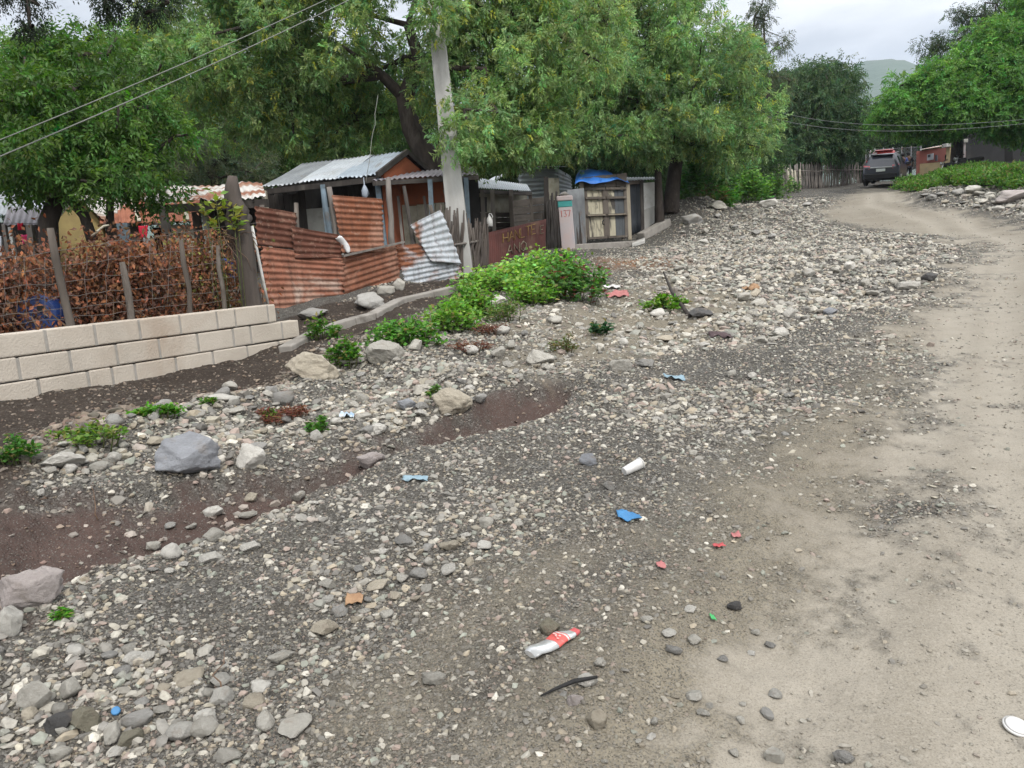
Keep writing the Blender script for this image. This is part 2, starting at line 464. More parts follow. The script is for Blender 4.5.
def rotmats(n, r, tilt=.5):
    yaw = r.uniform(0, 2 * np.pi, n); tx = r.normal(0, tilt, n); ty = r.normal(0, tilt, n)
    c, s = np.cos, np.sin
    z0, o = np.zeros(n), np.ones(n)
    Rz = np.stack([c(yaw), -s(yaw), z0, s(yaw), c(yaw), z0, z0, z0, o], 1).reshape(-1, 3, 3)
    Rx = np.stack([o, z0, z0, z0, c(tx), -s(tx), z0, s(tx), c(tx)], 1).reshape(-1, 3, 3)
    Ry = np.stack([c(ty), z0, s(ty), z0, o, z0, -s(ty), z0, c(ty)], 1).reshape(-1, 3, 3)
    return Rz @ Rx @ Ry
def build_gravel(n_try=420000):
    r = np.random.default_rng(11)
    th = r.uniform(R_(-37), R_(37), n_try)
    rad = np.exp(r.uniform(np.log(1.7), np.log(48), n_try))
    # more of the picture lies near the camera than log-distance alone gives
    x, y = rad * np.sin(th), rad * np.cos(th)
    z = zones(x, y)
    smin = np.maximum(.007, .0023 * rad)
    big = np.clip(.35 * z['berm'] + .9 * z['bed'] + .8 * z['cl'] - .6 * z['fine'], 0, 1)
    size = smin * r.uniform(.02, 1, n_try) ** (-1 / (2.35 - .75 * big))
    size = np.minimum(size, np.minimum(.06 + .11 * big, .022 * rad + .02) * r.uniform(.5, 1, n_try))
    dens = .62 + .5 * z['bed'] + .5 * z['berm'] * (1 - z['mud']) + .6 * z['cl'] + .7 * z['nb'] + .5 * z['nf']
    dens *= 1 - .8 * z['road']
    dens *= 1 - .62 * z['brown']
    dens *= 1 - .86 * z['mud'] * (1 - .3 * z['cl'])
    dens *= 1 - .72 * z['soil'] * (1 - z['berm'])
    dens *= 1 - .45 * z['fine'] * np.clip((size / smin) / 2, 0, 1)
    # behind the left wall and under the sheds: none
    keep = (r.uniform(0, 1.25, n_try) < dens) & ((x > -1.02 - .0 * y) | (y < 5.0 - 1.1 * (x + 4.2) * 0 + 2.75 * (x + 4.2)) | (x + 4.25 > (y - 6.1) * .39))
    big_road = (z['road'] > .5) & (size > .03)
    keep &= ~big_road | (r.uniform(0, 1, n_try) < .5)
    ex, ey, es = [x[keep]], [y[keep]], [size[keep]]
    for poly, cnt, s0, s1, seed in ((BANKR, 900, .05, .34, 1), (BED, 2600, .05, .20, 2), (BERM, 700, .035, .12, 3), (MUD, 160, .03, .10, 4), (BAND1, 1000, .018, .075, 5), (BAND2, 1100, .018, .055, 6)):
        rr = np.random.default_rng(200 + seed); q = np.array(poly)
        a, b = rr.uniform(q[:, 0].min(), q[:, 0].max(), cnt * 6), rr.uniform(q[:, 1].min(), q[:, 1].max(), cnt * 6)
        ok = (sdf(a, b, poly) < 0) & (fbm(a * 1.5, b * 1.5, 66, 3) > (-.12 if seed < 5 else .08))
        if seed != 4: ok &= zones(a, b)['mud'] < .35
        a, b = a[ok][:cnt], b[ok][:cnt]
        ex.append(a); ey.append(b); es.append(s0 * (s1 / s0) ** (rr.uniform(0, 1, len(a)) ** 2.2))
    x, y, size = np.concatenate(ex), np.concatenate(ey), np.concatenate(es); rad = np.hypot(x, y)
    zz = zones(x, y); n0 = len(ex[0])
    n = len(x)
    h = H(x, y)
    pal = r.integers(0, len(STONE_COL), n)
    tint = STONE_COL[pal] * r.uniform(.65, 1.3, (n, 1)) * np.array([1.14, 1.12, 1.06])
    small = np.clip(1 - (size - .008) / .026, 0, 1)[:, None] * (1 - .75 * zz['bed'][:, None])
    tint = tint * (1 - .6 * small * np.array([.95, 1, 1.05]))
    tr = (zz['road'] * .85)[:, None] * np.clip(small + .35, 0, 1); tint = tint * (1 - tr) + np.array([.27, .248, .208]) * tr
    tb = (zz['brown'] * (1 - zz['road']) * .8)[:, None] * small; tint = tint * (1 - tb) + np.array([.22, .193, .147]) * tb
    tint = tint * (1 - zz['mud'][:, None] * np.array([.35, .47, .49]))
    tint = tint * (1 - zz['soil'][:, None] * np.array([.5, .58, .62]))
    tint = tint + np.array([.04, .039, .036]) * zz['bed'][:, None]
    tint[n0:] = tint[n0:] * .55 + np.array([.30, .288, .26]) * .5 * r.uniform(.7, 1.25, (n - n0, 1))
    scl = size[:, None] * np.stack([r.uniform(.75, 1.3, n), r.uniform(.7, 1.1, n), r.uniform(.6, 1.25, n)], 1)
    Rm = rotmats(n, r, .3)
    VV, FF, CC = [], [], []
    off = 0
    fancy = (size / rad) > .0065
    for cls in (0, 1):
        protos = [hull_stone(100 + k + 50 * cls, (12, 20)[cls], (1.12, .92, (.72, .62)[cls])) for k in range(16)]
        idx_all = np.where(fancy == bool(cls))[0]
        which = r.integers(0, len(protos), len(idx_all))
        for k, (pv, pf) in enumerate(protos):
            idx = idx_all[which == k]
            if not len(idx): continue
            v = pv[None] * scl[idx][:, None, :]
            v = np.einsum('nij,nvj->nvi', Rm[idx], v)
            v[:, :, 0] += x[idx][:, None]; v[:, :, 1] += y[idx][:, None]
            v[:, :, 2] += (h[idx] + size[idx] * r.uniform(-.10, .15, len(idx)))[:, None]
            m = len(pv)
            VV.append(v.reshape(-1, 3)); FF.append((pf[None] + (np.arange(len(idx)) * m)[:, None, None] + off).reshape(-1, 3))
            CC.append(np.repeat(tint[idx], m, 0))
            off += len(idx) * m
    me = np_mesh('gravel', np.concatenate(VV), np.concatenate(FF), [M['pebble']], {'tint': np.concatenate(CC)})
    print('gravel stones', n, 'tris', len(me.polygons))
    return tag(link_mesh('gravel', me), 'grey and tan gravel and small stones strewn over the washed-out ground', 'gravel', kind='stuff')
build_gravel()

# ------------------------------------------------------------------ mesh builder
class MB:
    def __init__(s): s.v, s.f, s.m, s.s = [], [], [], []
    def add(s, vs, fs, mi=0, smooth=False):
        o = len(s.v)
        s.v += [tuple(q) for q in vs]
        for f in fs:
            s.f.append(tuple(o + i for i in f)); s.m.append(mi); s.s.append(smooth)
        return s
    def hexa(s, b, t, mi=0):
        """b, t: four corners each, both counter-clockwise seen from above"""
        return s.add(list(b) + list(t), [(3, 2, 1, 0), (4, 5, 6, 7), (0, 1, 5, 4), (1, 2, 6, 5), (2, 3, 7, 6), (3, 0, 4, 7)], mi)
    def box(s, c, d, mat=None, mi=0):
        x, y, z = (q / 2 for q in d)
        pts_ = [Vector(q) for q in ((-x, -y, -z), (x, -y, -z), (x, y, -z), (-x, y, -z), (-x, -y, z), (x, -y, z), (x, y, z), (-x, y, z))]
        if mat is not None: pts_ = [mat @ q for q in pts_]
        pts_ = [q + Vector(c) for q in pts_]
        return s.hexa(pts_[:4], pts_[4:], mi)
    def beam(s, a, b, w, h, mi=0, up=(0, 0, 1), taper=1.0):
        a, b = Vector(a), Vector(b)
        d = (b - a).normalized(); u = Vector(up)
        if abs(d.dot(u)) > .95: u = Vector((0, 1, 0)) if abs(d.y) < .9 else Vector((1, 0, 0))
        r = d.cross(u).normalized() * w / 2; n = r.cross(d).normalized() * h / 2
        t = taper
        return s.add([a - r - n, a + r - n, a + r + n, a - r + n, b - r * t - n * t, b + r * t - n * t, b + r * t + n * t, b - r * t + n * t],
                     [(0, 1, 2, 3), (7, 6, 5, 4), (4, 5, 1, 0), (5, 6, 2, 1), (6, 7, 3, 2), (7, 4, 0, 3)], mi)
    def tube(s, path, radii, n=8, mi=0, smooth=True, cap=True, wob=0.0):
        path = [Vector(q) for q in path]
        if isinstance(radii, (int, float)): radii = [radii] * len(path)
        o = []
        prev = None
        for i, p in enumerate(path):
            d = (path[min(i + 1, len(path) - 1)] - path[max(i - 1, 0)]).normalized()
            if prev is None:
                u = Vector((0, 0, 1)) if abs(d.z) < .9 else Vector((1, 0, 0))
                prev = d.cross(u).normalized()
            r = (prev - d * prev.dot(d)).normalized(); prev = r
            q = d.cross(r)
            for k in range(n):
                a = 2 * math.pi * k / n
                rr = radii[i] * (1 + (random.uniform(-wob, wob) if wob else 0))
                o.append(p + (r * math.cos(a) + q * math.sin(a)) * rr)
        fs = []
        for i in range(len(path) - 1):
            for k in range(n):
                k2 = (k + 1) % n
                fs.append((i * n + k, i * n + k2, (i + 1) * n + k2, (i + 1) * n + k))
        s.add(o, fs, mi, smooth)
        if cap:
            b = len(s.v) - len(o)
            s.f.append(tuple(b + k for k in range(n - 1, -1, -1))); s.m.append(mi); s.s.append(False)
            e = b + (len(path) - 1) * n
            s.f.append(tuple(e + k for k in range(n))); s.m.append(mi); s.s.append(False)
        return s
    def shell(s, g, th, mi=0, smooth=True):
        """closed sheet of thickness th from a grid of points g[i][j]"""
        g = np.array([[tuple(q) for q in row] for row in g], float)
        n, m = g.shape[:2]
        du = np.gradient(g, axis=0); dv = np.gradient(g, axis=1)
        nn = np.cross(du, dv); nn /= np.linalg.norm(nn, axis=2, keepdims=True) + 1e-12
        a = (g + nn * th / 2).reshape(-1, 3); b = (g - nn * th / 2).reshape(-1, 3)
        fs = []
        N = n * m
        for i in range(n - 1):
            for j in range(m - 1):
                q = (i * m + j, (i + 1) * m + j, (i + 1) * m + j + 1, i * m + j + 1)
                fs.append(q); fs.append(tuple(N + k for k in q[::-1]))
        rim = [(i, 0) for i in range(n)] + [(n - 1, j) for j in range(1, m)] + [(i, m - 1) for i in range(n - 2, -1, -1)] + [(0, j) for j in range(m - 2, 0, -1)]
        for k in range(len(rim)):
            p, q = rim[k], rim[(k + 1) % len(rim)]
            p, q = p[0] * m + p[1], q[0] * m + q[1]
            fs.append((p, N + p, N + q, q))
        return s.add(np.concatenate([a, b]), fs, mi, smooth)
    def corr(s, c, pitch=.076, amp=.011, th=.003, along='u', nu=10, mi=0, warp=0.0, seed=0, ragged=0.0):
        """corrugated sheet on corners c = (p00, p10, p11, p01); ridges run along u or v"""
        p00, p10, p11, p01 = [np.array(tuple(q)) for q in c]
        lu = np.linalg.norm(p10 - p00); lv = np.linalg.norm(p01 - p00)
        L_ = lv if along == 'u' else lu
        nw = max(2, round(L_ / pitch)); seg = nw * 6
        nU, nV = (nu, seg) if along == 'u' else (seg, nu)
        nrm = np.cross(p10 - p00, p01 - p00); nrm /= np.linalg.norm(nrm)
        r = np.random.default_rng(seed); ph = r.uniform(0, 6, 4)
        rag = r.uniform(-1, 1, max(nU, nV) + 1) * ragged
        g = []
        for i in range(nU + 1):
            row = []
            for j in range(nV + 1):
                u, v = i / nU, j / nV
                vv = v; uu = u
                if ragged:
                    if along == 'u': uu = u + (rag[j] if i == nU else (-rag[-j - 1] if i == 0 else 0))
                    else: vv = v + (rag[i] if j == 0 else 0)
                p = (p00 * (1 - uu) + p10 * uu) * (1 - vv) + (p01 * (1 - uu) + p11 * uu) * vv
                w = math.sin(2 * math.pi * nw * (v if along == 'u' else u)) * amp
                w += warp * (math.sin(3 * u + ph[0]) * math.sin(4 * v + ph[1]) + .5 * math.sin(7 * u + ph[2] + 3 * v))
                row.append(p + nrm * w)
            g.append(row)
        return s.shell(g, th, mi)
    def ring(s, c, r, z0, z1, n=16, mi=0):
        return s
    def build(s, name, mats, parent=None, loc=None, bevel=0.0):
        me = bpy.data.meshes.new(name)
        me.from_pydata(s.v, [], s.f)
        for m in (mats if isinstance(mats, (list, tuple)) else [mats]): me.materials.append(m)
        me.polygons.foreach_set('material_index', s.m); me.polygons.foreach_set('use_smooth', s.s)
        me.update()
        o = link_mesh(name, me, parent)
        if loc is not None:
            me.transform(Matrix.Translation(-Vector(loc))); o.location = loc
        elif parent is not None and parent.parent is None:
            me.transform(parent_world(parent).inverted())
        elif parent is not None:
            me.transform(parent_world(parent).inverted())
        if bevel:
            b = o.modifiers.new('edge', 'BEVEL'); b.width = bevel; b.segments = 2; b.limit_method = 'ANGLE'
        return o
def parent_world(o):
    m = Matrix.LocRotScale(o.location, o.rotation_euler, o.scale)
    return (parent_world(o.parent) @ m) if o.parent else m
def smooth_normals_outward(o):
    bm = bmesh.new(); bm.from_mesh(o.data); bmesh.ops.recalc_face_normals(bm, faces=bm.faces); bm.to_mesh(o.data); bm.free()
    return o

# ------------------------------------------------------------------ materials for built things
M['block'] = simple('concrete_block', (.465, .415, .352), (.375, .332, .278), 1.6, .95, (.34, .275, .215), .7, 50, c3lo=.5, c3hi=.72)
M['mortar'] = simple('mortar', (.31, .29, .26), (.24, .225, .20), 14, .95)
M['concrete'] = simple('concrete', (.42, .41, .385), (.35, .34, .315), 3, .9, (.25, .24, .22), .3, 40)
M['concrete_dark'] = simple('old_concrete', (.27, .25, .225), (.2, .185, .165), 5, .95, (.13, .115, .10), .35, 40)
M['wood'] = simple('weathered_wood', (.115, .098, .083), (.07, .058, .048), 6, .9, (.17, .15, .13), .4, 40, stretch=(1, 1, .25))
M['wood_dark'] = simple('dark_wood', (.055, .047, .042), (.03, .026, .023), 6, .9, (.09, .08, .07), .4, 40, stretch=(1, 1, .25))
M['wood_grey'] = simple('grey_wood', (.20, .18, .16), (.12, .105, .095), 6, .9, (.08, .07, .06), .4, 40, stretch=(1, 1, .25))
M['plank'] = simple('plank_wall', (.13, .108, .088), (.075, .062, .052), 5, .9, (.05, .042, .036), .4, 30, stretch=(.3, .3, 1.5))
M['cream_board'] = simple('cream_board', (.40, .375, .30), (.30, .275, .21), 6, .85, (.16, .14, .11), .25, 40)
M['blue_post'] = simple('faded_blue_paint', (.115, .155, .185), (.085, .11, .13), 9, .8, (.09, .075, .06), .25, 40)
M['orange_wall'] = simple('orange_wall', (.30, .095, .045), (.25, .075, .036), 5, .9, (.2, .08, .05), .25, 30)
M['yellow_wall'] = simple('yellow_wall', (.36, .28, .12), (.29, .22, .10), 4, .9, (.3, .22, .1), .25, 30)
M['pale_wall'] = simple('pale_plaster', (.36, .36, .33), (.29, .285, .26), 4, .9, (.2, .19, .17), .25, 30)
M['white_block'] = simple('white_painted_block', (.55, .55, .53), (.46, .45, .42), 5, .9, (.33, .3, .25), .3, 30)
M['painted_shade'] = simple('painted_interior_shade', (.03, .028, .027), (.02, .019, .018), 5, .95)  # near-black stands in for the shade inside openings, put into the colour
M['galv'] = simple('galvanised_sheet', (.31, .33, .35), (.22, .235, .25), 2.2, .5, (.24, .17, .12), .12, 20, metal=.25, spec=.5, c3lo=.6, c3hi=.72)
M['galv_bright'] = simple('bright_zinc', (.46, .49, .52), (.36, .39, .42), 2.5, .55, (.28, .26, .24), .12, 20, metal=.15, spec=.5)
M['galv_blue'] = simple('blue_grey_zinc', (.33, .38, .43), (.26, .30, .345), 2.5, .55, (.2, .19, .18), .12, 20, metal=.15, spec=.5)
M['roof_purple'] = simple('dull_violet_zinc', (.245, .225, .25), (.19, .175, .19), 3, .6, (.16, .13, .12), .12, 20, metal=.1)
M['roof_rust'] = simple('rusty_red_roof', (.22, .075, .042), (.27, .105, .06), 3, .8, (.16, .055, .035), .2, 30)
M['roof_mixed'] = simple('rust_and_white_roof', (.56, .54, .51), (.27, .12, .075), 1.6, .75, (.33, .2, .14), .2, 20, lo=.47, hi=.56, c3lo=.55, c3hi=.66)
M['tarp'] = simple('blue_tarpaulin', (.035, .17, .56), (.03, .14, .47), 3, .45, (.07, .25, .62), .2, 12, spec=.4)
M['wire'] = simple('rusted_wire', (.17, .15, .135), (.12, .10, .09), 20, .6, metal=.3)
M['cable'] = simple('pale_cable', (.19, .195, .175), (.14, .145, .13), 20, .6)
M['cable_dark'] = simple('dark_cable', (.035, .035, .037), (.025, .025, .026), 20, .6)
M['bark'] = simple('bark', (.062, .05, .042), (.035, .028, .024), 9, .95, (.10, .085, .072), .7, 30, stretch=(1, 1, .35), dist=.03)
M['bark_grey'] = simple('grey_bark', (.135, .112, .098), (.085, .068, .058), 9, .95, (.18, .155, .135), .7, 26, stretch=(1, 1, .3), dist=.03)
M['black'] = simple('black_plastic', (.014, .014, .015), (.01, .01, .01), 20, .45, bump=.05)
M['rubber'] = simple('tyre_rubber', (.02, .02, .02), (.03, .028, .026), 12, .85)
M['chrome'] = simple('worn_metal', (.5, .5, .5), (.4, .4, .4), 12, .35, metal=.8, bump=.05)
M['white_cloth'] = simple('white_cloth', (.72, .72, .72), (.6, .6, .6), 6, .9, bump=.3, bscale=30)
M['red_cloth'] = simple('red_cloth', (.5, .02, .045), (.38, .015, .035), 6, .9, bump=.3, bscale=30)
M['pink_cloth'] = simple('pink_cloth', (.6, .05, .16), (.48, .04, .12), 6, .9, bump=.3, bscale=30)
M['blue_plastic'] = simple('blue_plastic', (.012, .04, .16), (.01, .03, .12), 5, .4, (.05, .08, .2), .1, 20, spec=.5)
M['white_plastic'] = simple('white_plastic', (.56, .555, .54), (.44, .43, .41), 14, .4, bump=.1, bscale=20, spec=.5)

def rust_mat(name, rust, galv, amount, scale, seed):
    """rusting zinc: bare metal that gives way to rust in ragged patches"""
    t = NT(name); v = t.coord()
    q = t.n('Mapping'); q.inputs['Location'].default_value = (seed * 3.1, seed * 1.7, seed); t.l(v, q.inputs[0]); v = q.outputs[0]
    r1 = tuple(x * .55 for x in rust)
    rc = t.mix(t.ramp(t.noise(v, 5, 6, .65), [(.3, 0.), (.7, 1.)]), rust, r1)
    rc = t.mix(t.ramp(t.noise(v, 1.7, 5, .6), [(.52, 0.), (.68, .65)]), rc, (.33, .19, .135))
    gc = t.mix(t.ramp(t.noise(v, 9, 5, .6), [(.3, 0.), (.7, 1.)]), galv, tuple(x * .7 for x in galv))
    f = t.ramp(t.noise(v, scale, 7, .62, .6), [(amount - .05, 0.), (amount + .05, 1.)])
    col = t.mix(f, rc, gc)
    st = t.n('Mapping'); st.inputs['Scale'].default_value = (7, 7, .5); t.l(t.coord(), st.inputs[0])
    col = t.mix(t.ramp(t.noise(st.outputs[0], 2.2, 5, .7), [(.50, 0.), (.72, .75)]), col, (.075, .036, .025))
    col = t.mix(t.ramp(t.noise(v, 14, 5, .7), [(.56, 0.), (.72, .6)]), col, (.34, .235, .175))
    t.bump(t.noise(v, 45, 5, .65), .35, .008)
    return t.fin(col, .85, .3, .05)
M['rust_a'] = rust_mat('rusty_sheet', (.215, .085, .048), (.36, .3, .26), .64, 2.2, 1)
M['rust_b'] = rust_mat('pale_rusty_sheet', (.30, .125, .078), (.42, .31, .25), .60, 1.6, 2)
M['rust_dark'] = rust_mat('dark_rusty_sheet', (.125, .048, .030), (.2, .11, .08), .66, 2.2, 3)
M['rust_bright'] = rust_mat('orange_rusty_sheet', (.245, .092, .048), (.35, .22, .15), .66, 2.2, 4)
M['rust_half'] = rust_mat('half_rusted_sheet', (.235, .09, .045), (.42, .45, .48), .50, 1.1, 5)
M['rust_zinc'] = rust_mat('zinc_sheet_with_rust', (.22, .10, .06), (.44, .47, .50), .36, 1.0, 6)

def leaf_mat(name, trans=.35, rough=.5):
    t = NT(name)
    a = t.n('Attribute'); a.attribute_name = 'tint'
    t.l(a.outputs['Color'], t.b.inputs['Base Color'])
    t.b.inputs['Roughness'].default_value = rough; t.b.inputs['Specular IOR Level'].default_value = .35
    tr = t.n('BsdfTranslucent'); hs = t.n('HueSaturation'); hs.inputs['Saturation'].default_value = 1.15; hs.inputs['Value'].default_value = 1.25
    t.l(a.outputs['Color'], hs.inputs['Color']); t.l(hs.outputs[0], tr.inputs['Color'])
    mxs = t.n('MixShader'); mxs.inputs[0].default_value = trans
    t.l(t.b.outputs[0], mxs.inputs[1]); t.l(tr.outputs[0], mxs.inputs[2]); t.l(mxs.outputs[0], t.o.inputs[0])
    return t.m
M['leaf'] = leaf_mat('leaf', .45)
M['dry_leaf'] = leaf_mat('dry_leaf', .2, .8)

# ------------------------------------------------------------------ leaves and trees
def leaves_mesh(name, pos, dirs, L_, Wd, cols, r, mat='leaf', level=1.6):
    """one pointed leaf (four corners) per row: at pos, pointing along dirs"""
    n = len(pos)
    d = dirs / (np.linalg.norm(dirs, axis=1, keepdims=True) + 1e-9)
    rnd = r.normal(size=(n, 3)) + np.array([0, 0, level])
    s = np.cross(d, rnd); s /= np.linalg.norm(s, axis=1, keepdims=True) + 1e-9
    up = np.cross(s, d); flip = np.where(up[:, 2] < 0, -1, 1)[:, None]; up *= flip
    L_ = (L_ * r.uniform(.7, 1.25, n))[:, None]; Wd = (Wd * r.uniform(.75, 1.2, n))[:, None]
    a = pos; b = pos + d * L_ * .45 + s * Wd * .5 + up * L_ * .05; c = pos + d * L_ - up * L_ * .12; e = pos + d * L_ * .45 - s * Wd * .5 + up * L_ * .05
    v = np.stack([a, b, c, e], 1).reshape(-1, 3)
    f = np.arange(n * 4).reshape(-1, 4)
    return np_mesh(name, v, f, [M[mat]], {'tint': np.repeat(np.clip(cols, 0.003, 1), 4, 0)})
def tints(n, r, base, var=.25, alt=None, altp=.1):
    base = np.array(base)
    c = base[None] * (1 + r.normal(0, var, (n, 1)))
    c[:, 0] *= 1 + r.normal(0, .15, n); c[:, 2] *= 1 + r.normal(0, .15, n)
    if alt is not None:
        k = r.uniform(0, 1, n) < altp
        c[k] = np.array(alt) * (1 + r.normal(0, .2, (k.sum(), 1)))
    return np.clip(c, .004, .9)
def crown_mesh(name, clumps, rad, r, base, leaf=(.08, .022), per=60, leaflets=9, spray=.28, droop=.6, var=.25, alt=None, altp=.08, flat=.8, shell=.45):
    """clumps (N,3): each holds sprays, a spray is a drooping stalk with paired leaflets"""
    N = len(clumps)
    cv = 1 + r.normal(0, .16, N)                      # clumps differ a little in leaf colour
    S = N * per
    ci = np.repeat(np.arange(N), per)
    u = r.normal(size=(S, 3)); u /= np.linalg.norm(u, axis=1, keepdims=True)
    rr = rad * r.uniform(.7, 1.3, N)
    rho = r.uniform(shell, 1, S) ** .6
    p = clumps[ci] + u * (rr[ci] * rho)[:, None] * np.array([1, 1, flat])
    d = u * .8 + r.normal(0, .5, (S, 3)); d[:, 2] -= droop; d /= np.linalg.norm(d, axis=1, keepdims=True)
    K = leaflets
    t = (np.arange(K) + .5) / K
    sp = spray * r.uniform(.6, 1.3, S)
    q = p[:, None] + d[:, None] * (t[None] * sp[:, None])[:, :, None]
    q[:, :, 2] -= (t[None] ** 2) * (sp * droop * .35)[:, None]
    side = np.cross(d, r.normal(size=(S, 3))); side /= np.linalg.norm(side, axis=1, keepdims=True) + 1e-9
    sg = np.where(np.arange(K) % 2 == 0, 1., -1.)
    ld = d[:, None] * .55 + side[:, None] * sg[None, :, None] * .75 + r.normal(0, .2, (S, K, 3))
    ld[:, :, 2] -= droop * .45
    n = S * K
    cols = tints(S, r, base, var, alt, altp) * cv[ci][:, None]
    cols = np.repeat(cols, K, 0) * (1 + r.normal(0, .1, (n, 1)))
    return leaves_mesh(name, q.reshape(-1, 3), ld.reshape(-1, 3), leaf[0], leaf[1], cols, r)
def lobes_to_clumps(lobes, r, dens, rad):
    """points through each ellipsoid lobe, thicker towards its skin"""
    out = []
    for (x, y, dpt, rx, rz) in lobes:
        c = P(x, y, dpt)
        n = max(3, int(dens * (rx * rx * rz) ** (2 / 3) * 3.2))
        u = r.normal(size=(n, 3)); u /= np.linalg.norm(u, axis=1, keepdims=True)
        rho = r.uniform(.10, 1, n) ** .42
        out.append(c + u * rho[:, None] * np.array([rx, rx * .9, rz]))
    return np.concatenate(out)
def skeleton(trunk, tr, clumps, r, maxn=90, twig=.018):
    """limbs that join clumps to the trunk; thickness adds up towards the base"""
    nodes = [np.array(q) for q in trunk]; par = list(range(-1, len(trunk) - 1)); 
    base = len(trunk); lo = max(1, base // 2)
    sel = clumps if len(clumps) <= maxn else clumps[r.choice(len(clumps), maxn, False)]
    sel = sel[np.argsort(np.linalg.norm(sel - nodes[-1], axis=1))]
    leafs = []
    for c in sel:
        A = np.array(nodes[lo:])
        dv = c - A; dist = np.linalg.norm(dv, axis=1)
        pen = dist * (1 + .5 * np.clip(-dv[:, 2] / (dist + 1e-6), 0, 1))
        k = int(np.argmin(pen)) + lo
        a = nodes[k]; n = max(1, int(np.linalg.norm(c - a) / .7))
        bend = r.normal(0, .12, 3) * np.linalg.norm(c - a)
        last = k
        for i in range(1, n + 1):
            t = i / n
            q = a * (1 - t) + c * t + bend * math.sin(math.pi * t) + np.array([0, 0, .12 * np.linalg.norm(c - a) * math.sin(math.pi * t)])
            nodes.append(q); par.append(last); last = len(nodes) - 1
        leafs.append(last)
    w = np.zeros(len(nodes)); w[leafs] = twig ** 2
    for i in range(len(nodes) - 1, 0, -1): w[par[i]] += w[i]
    rad = np.sqrt(np.maximum(w, (twig * .6) ** 2))
    for i in range(base): rad[i] = tr[i]
    m = MB()
    m.tube([Vector(q) for q in trunk], list(tr), 9, wob=.1)
    for i in range(base, len(nodes)):
        ra = min(rad[par[i]], rad[i] * 1.5) if par[i] < base else rad[par[i]]
        m.tube([nodes[par[i]], nodes[i]], [min(ra, tr[-1] * 1.2), min(rad[i], tr[-1])], 6, cap=False)
    return m
def tree(label, trunk, tr, lobes, base, seed, dens=3.0, rad=.55, leaf=(.08, .022), per=60, leaflets=9, spray=.28, droop=.6, var=.22, alt=None, altp=.08,
         flat=.8, group=None, name='tree', bark='bark', maxn=80, cat='tree', extra=None):
    r = np.random.default_rng(seed)
    b = np.array(trunk[0])
    root = empty(name, b.tolist(), label, cat, group)
    cl = lobes_to_clumps(lobes, r, dens, rad)
    m = skeleton(trunk, tr, cl, r, maxn)
    if extra:
        for path, rr in extra: m.tube([Vector(q) for q in path], rr, 8, wob=.08)
    m.build('trunk', M[bark], root)
    me = crown_mesh('crown', cl, rad, r, base, leaf, per, leaflets, spray, droop, var, alt, altp, flat)
    me.transform(Matrix.Translation((-b).tolist()))
    link_mesh('crown', me, root)
    return root
def T(*q): return [P(*a) for a in q]
def ground_under(x, y, d):
    p = P(x, y, d); return np.array([p[0], p[1], G(p[0], p[1]) - .1])

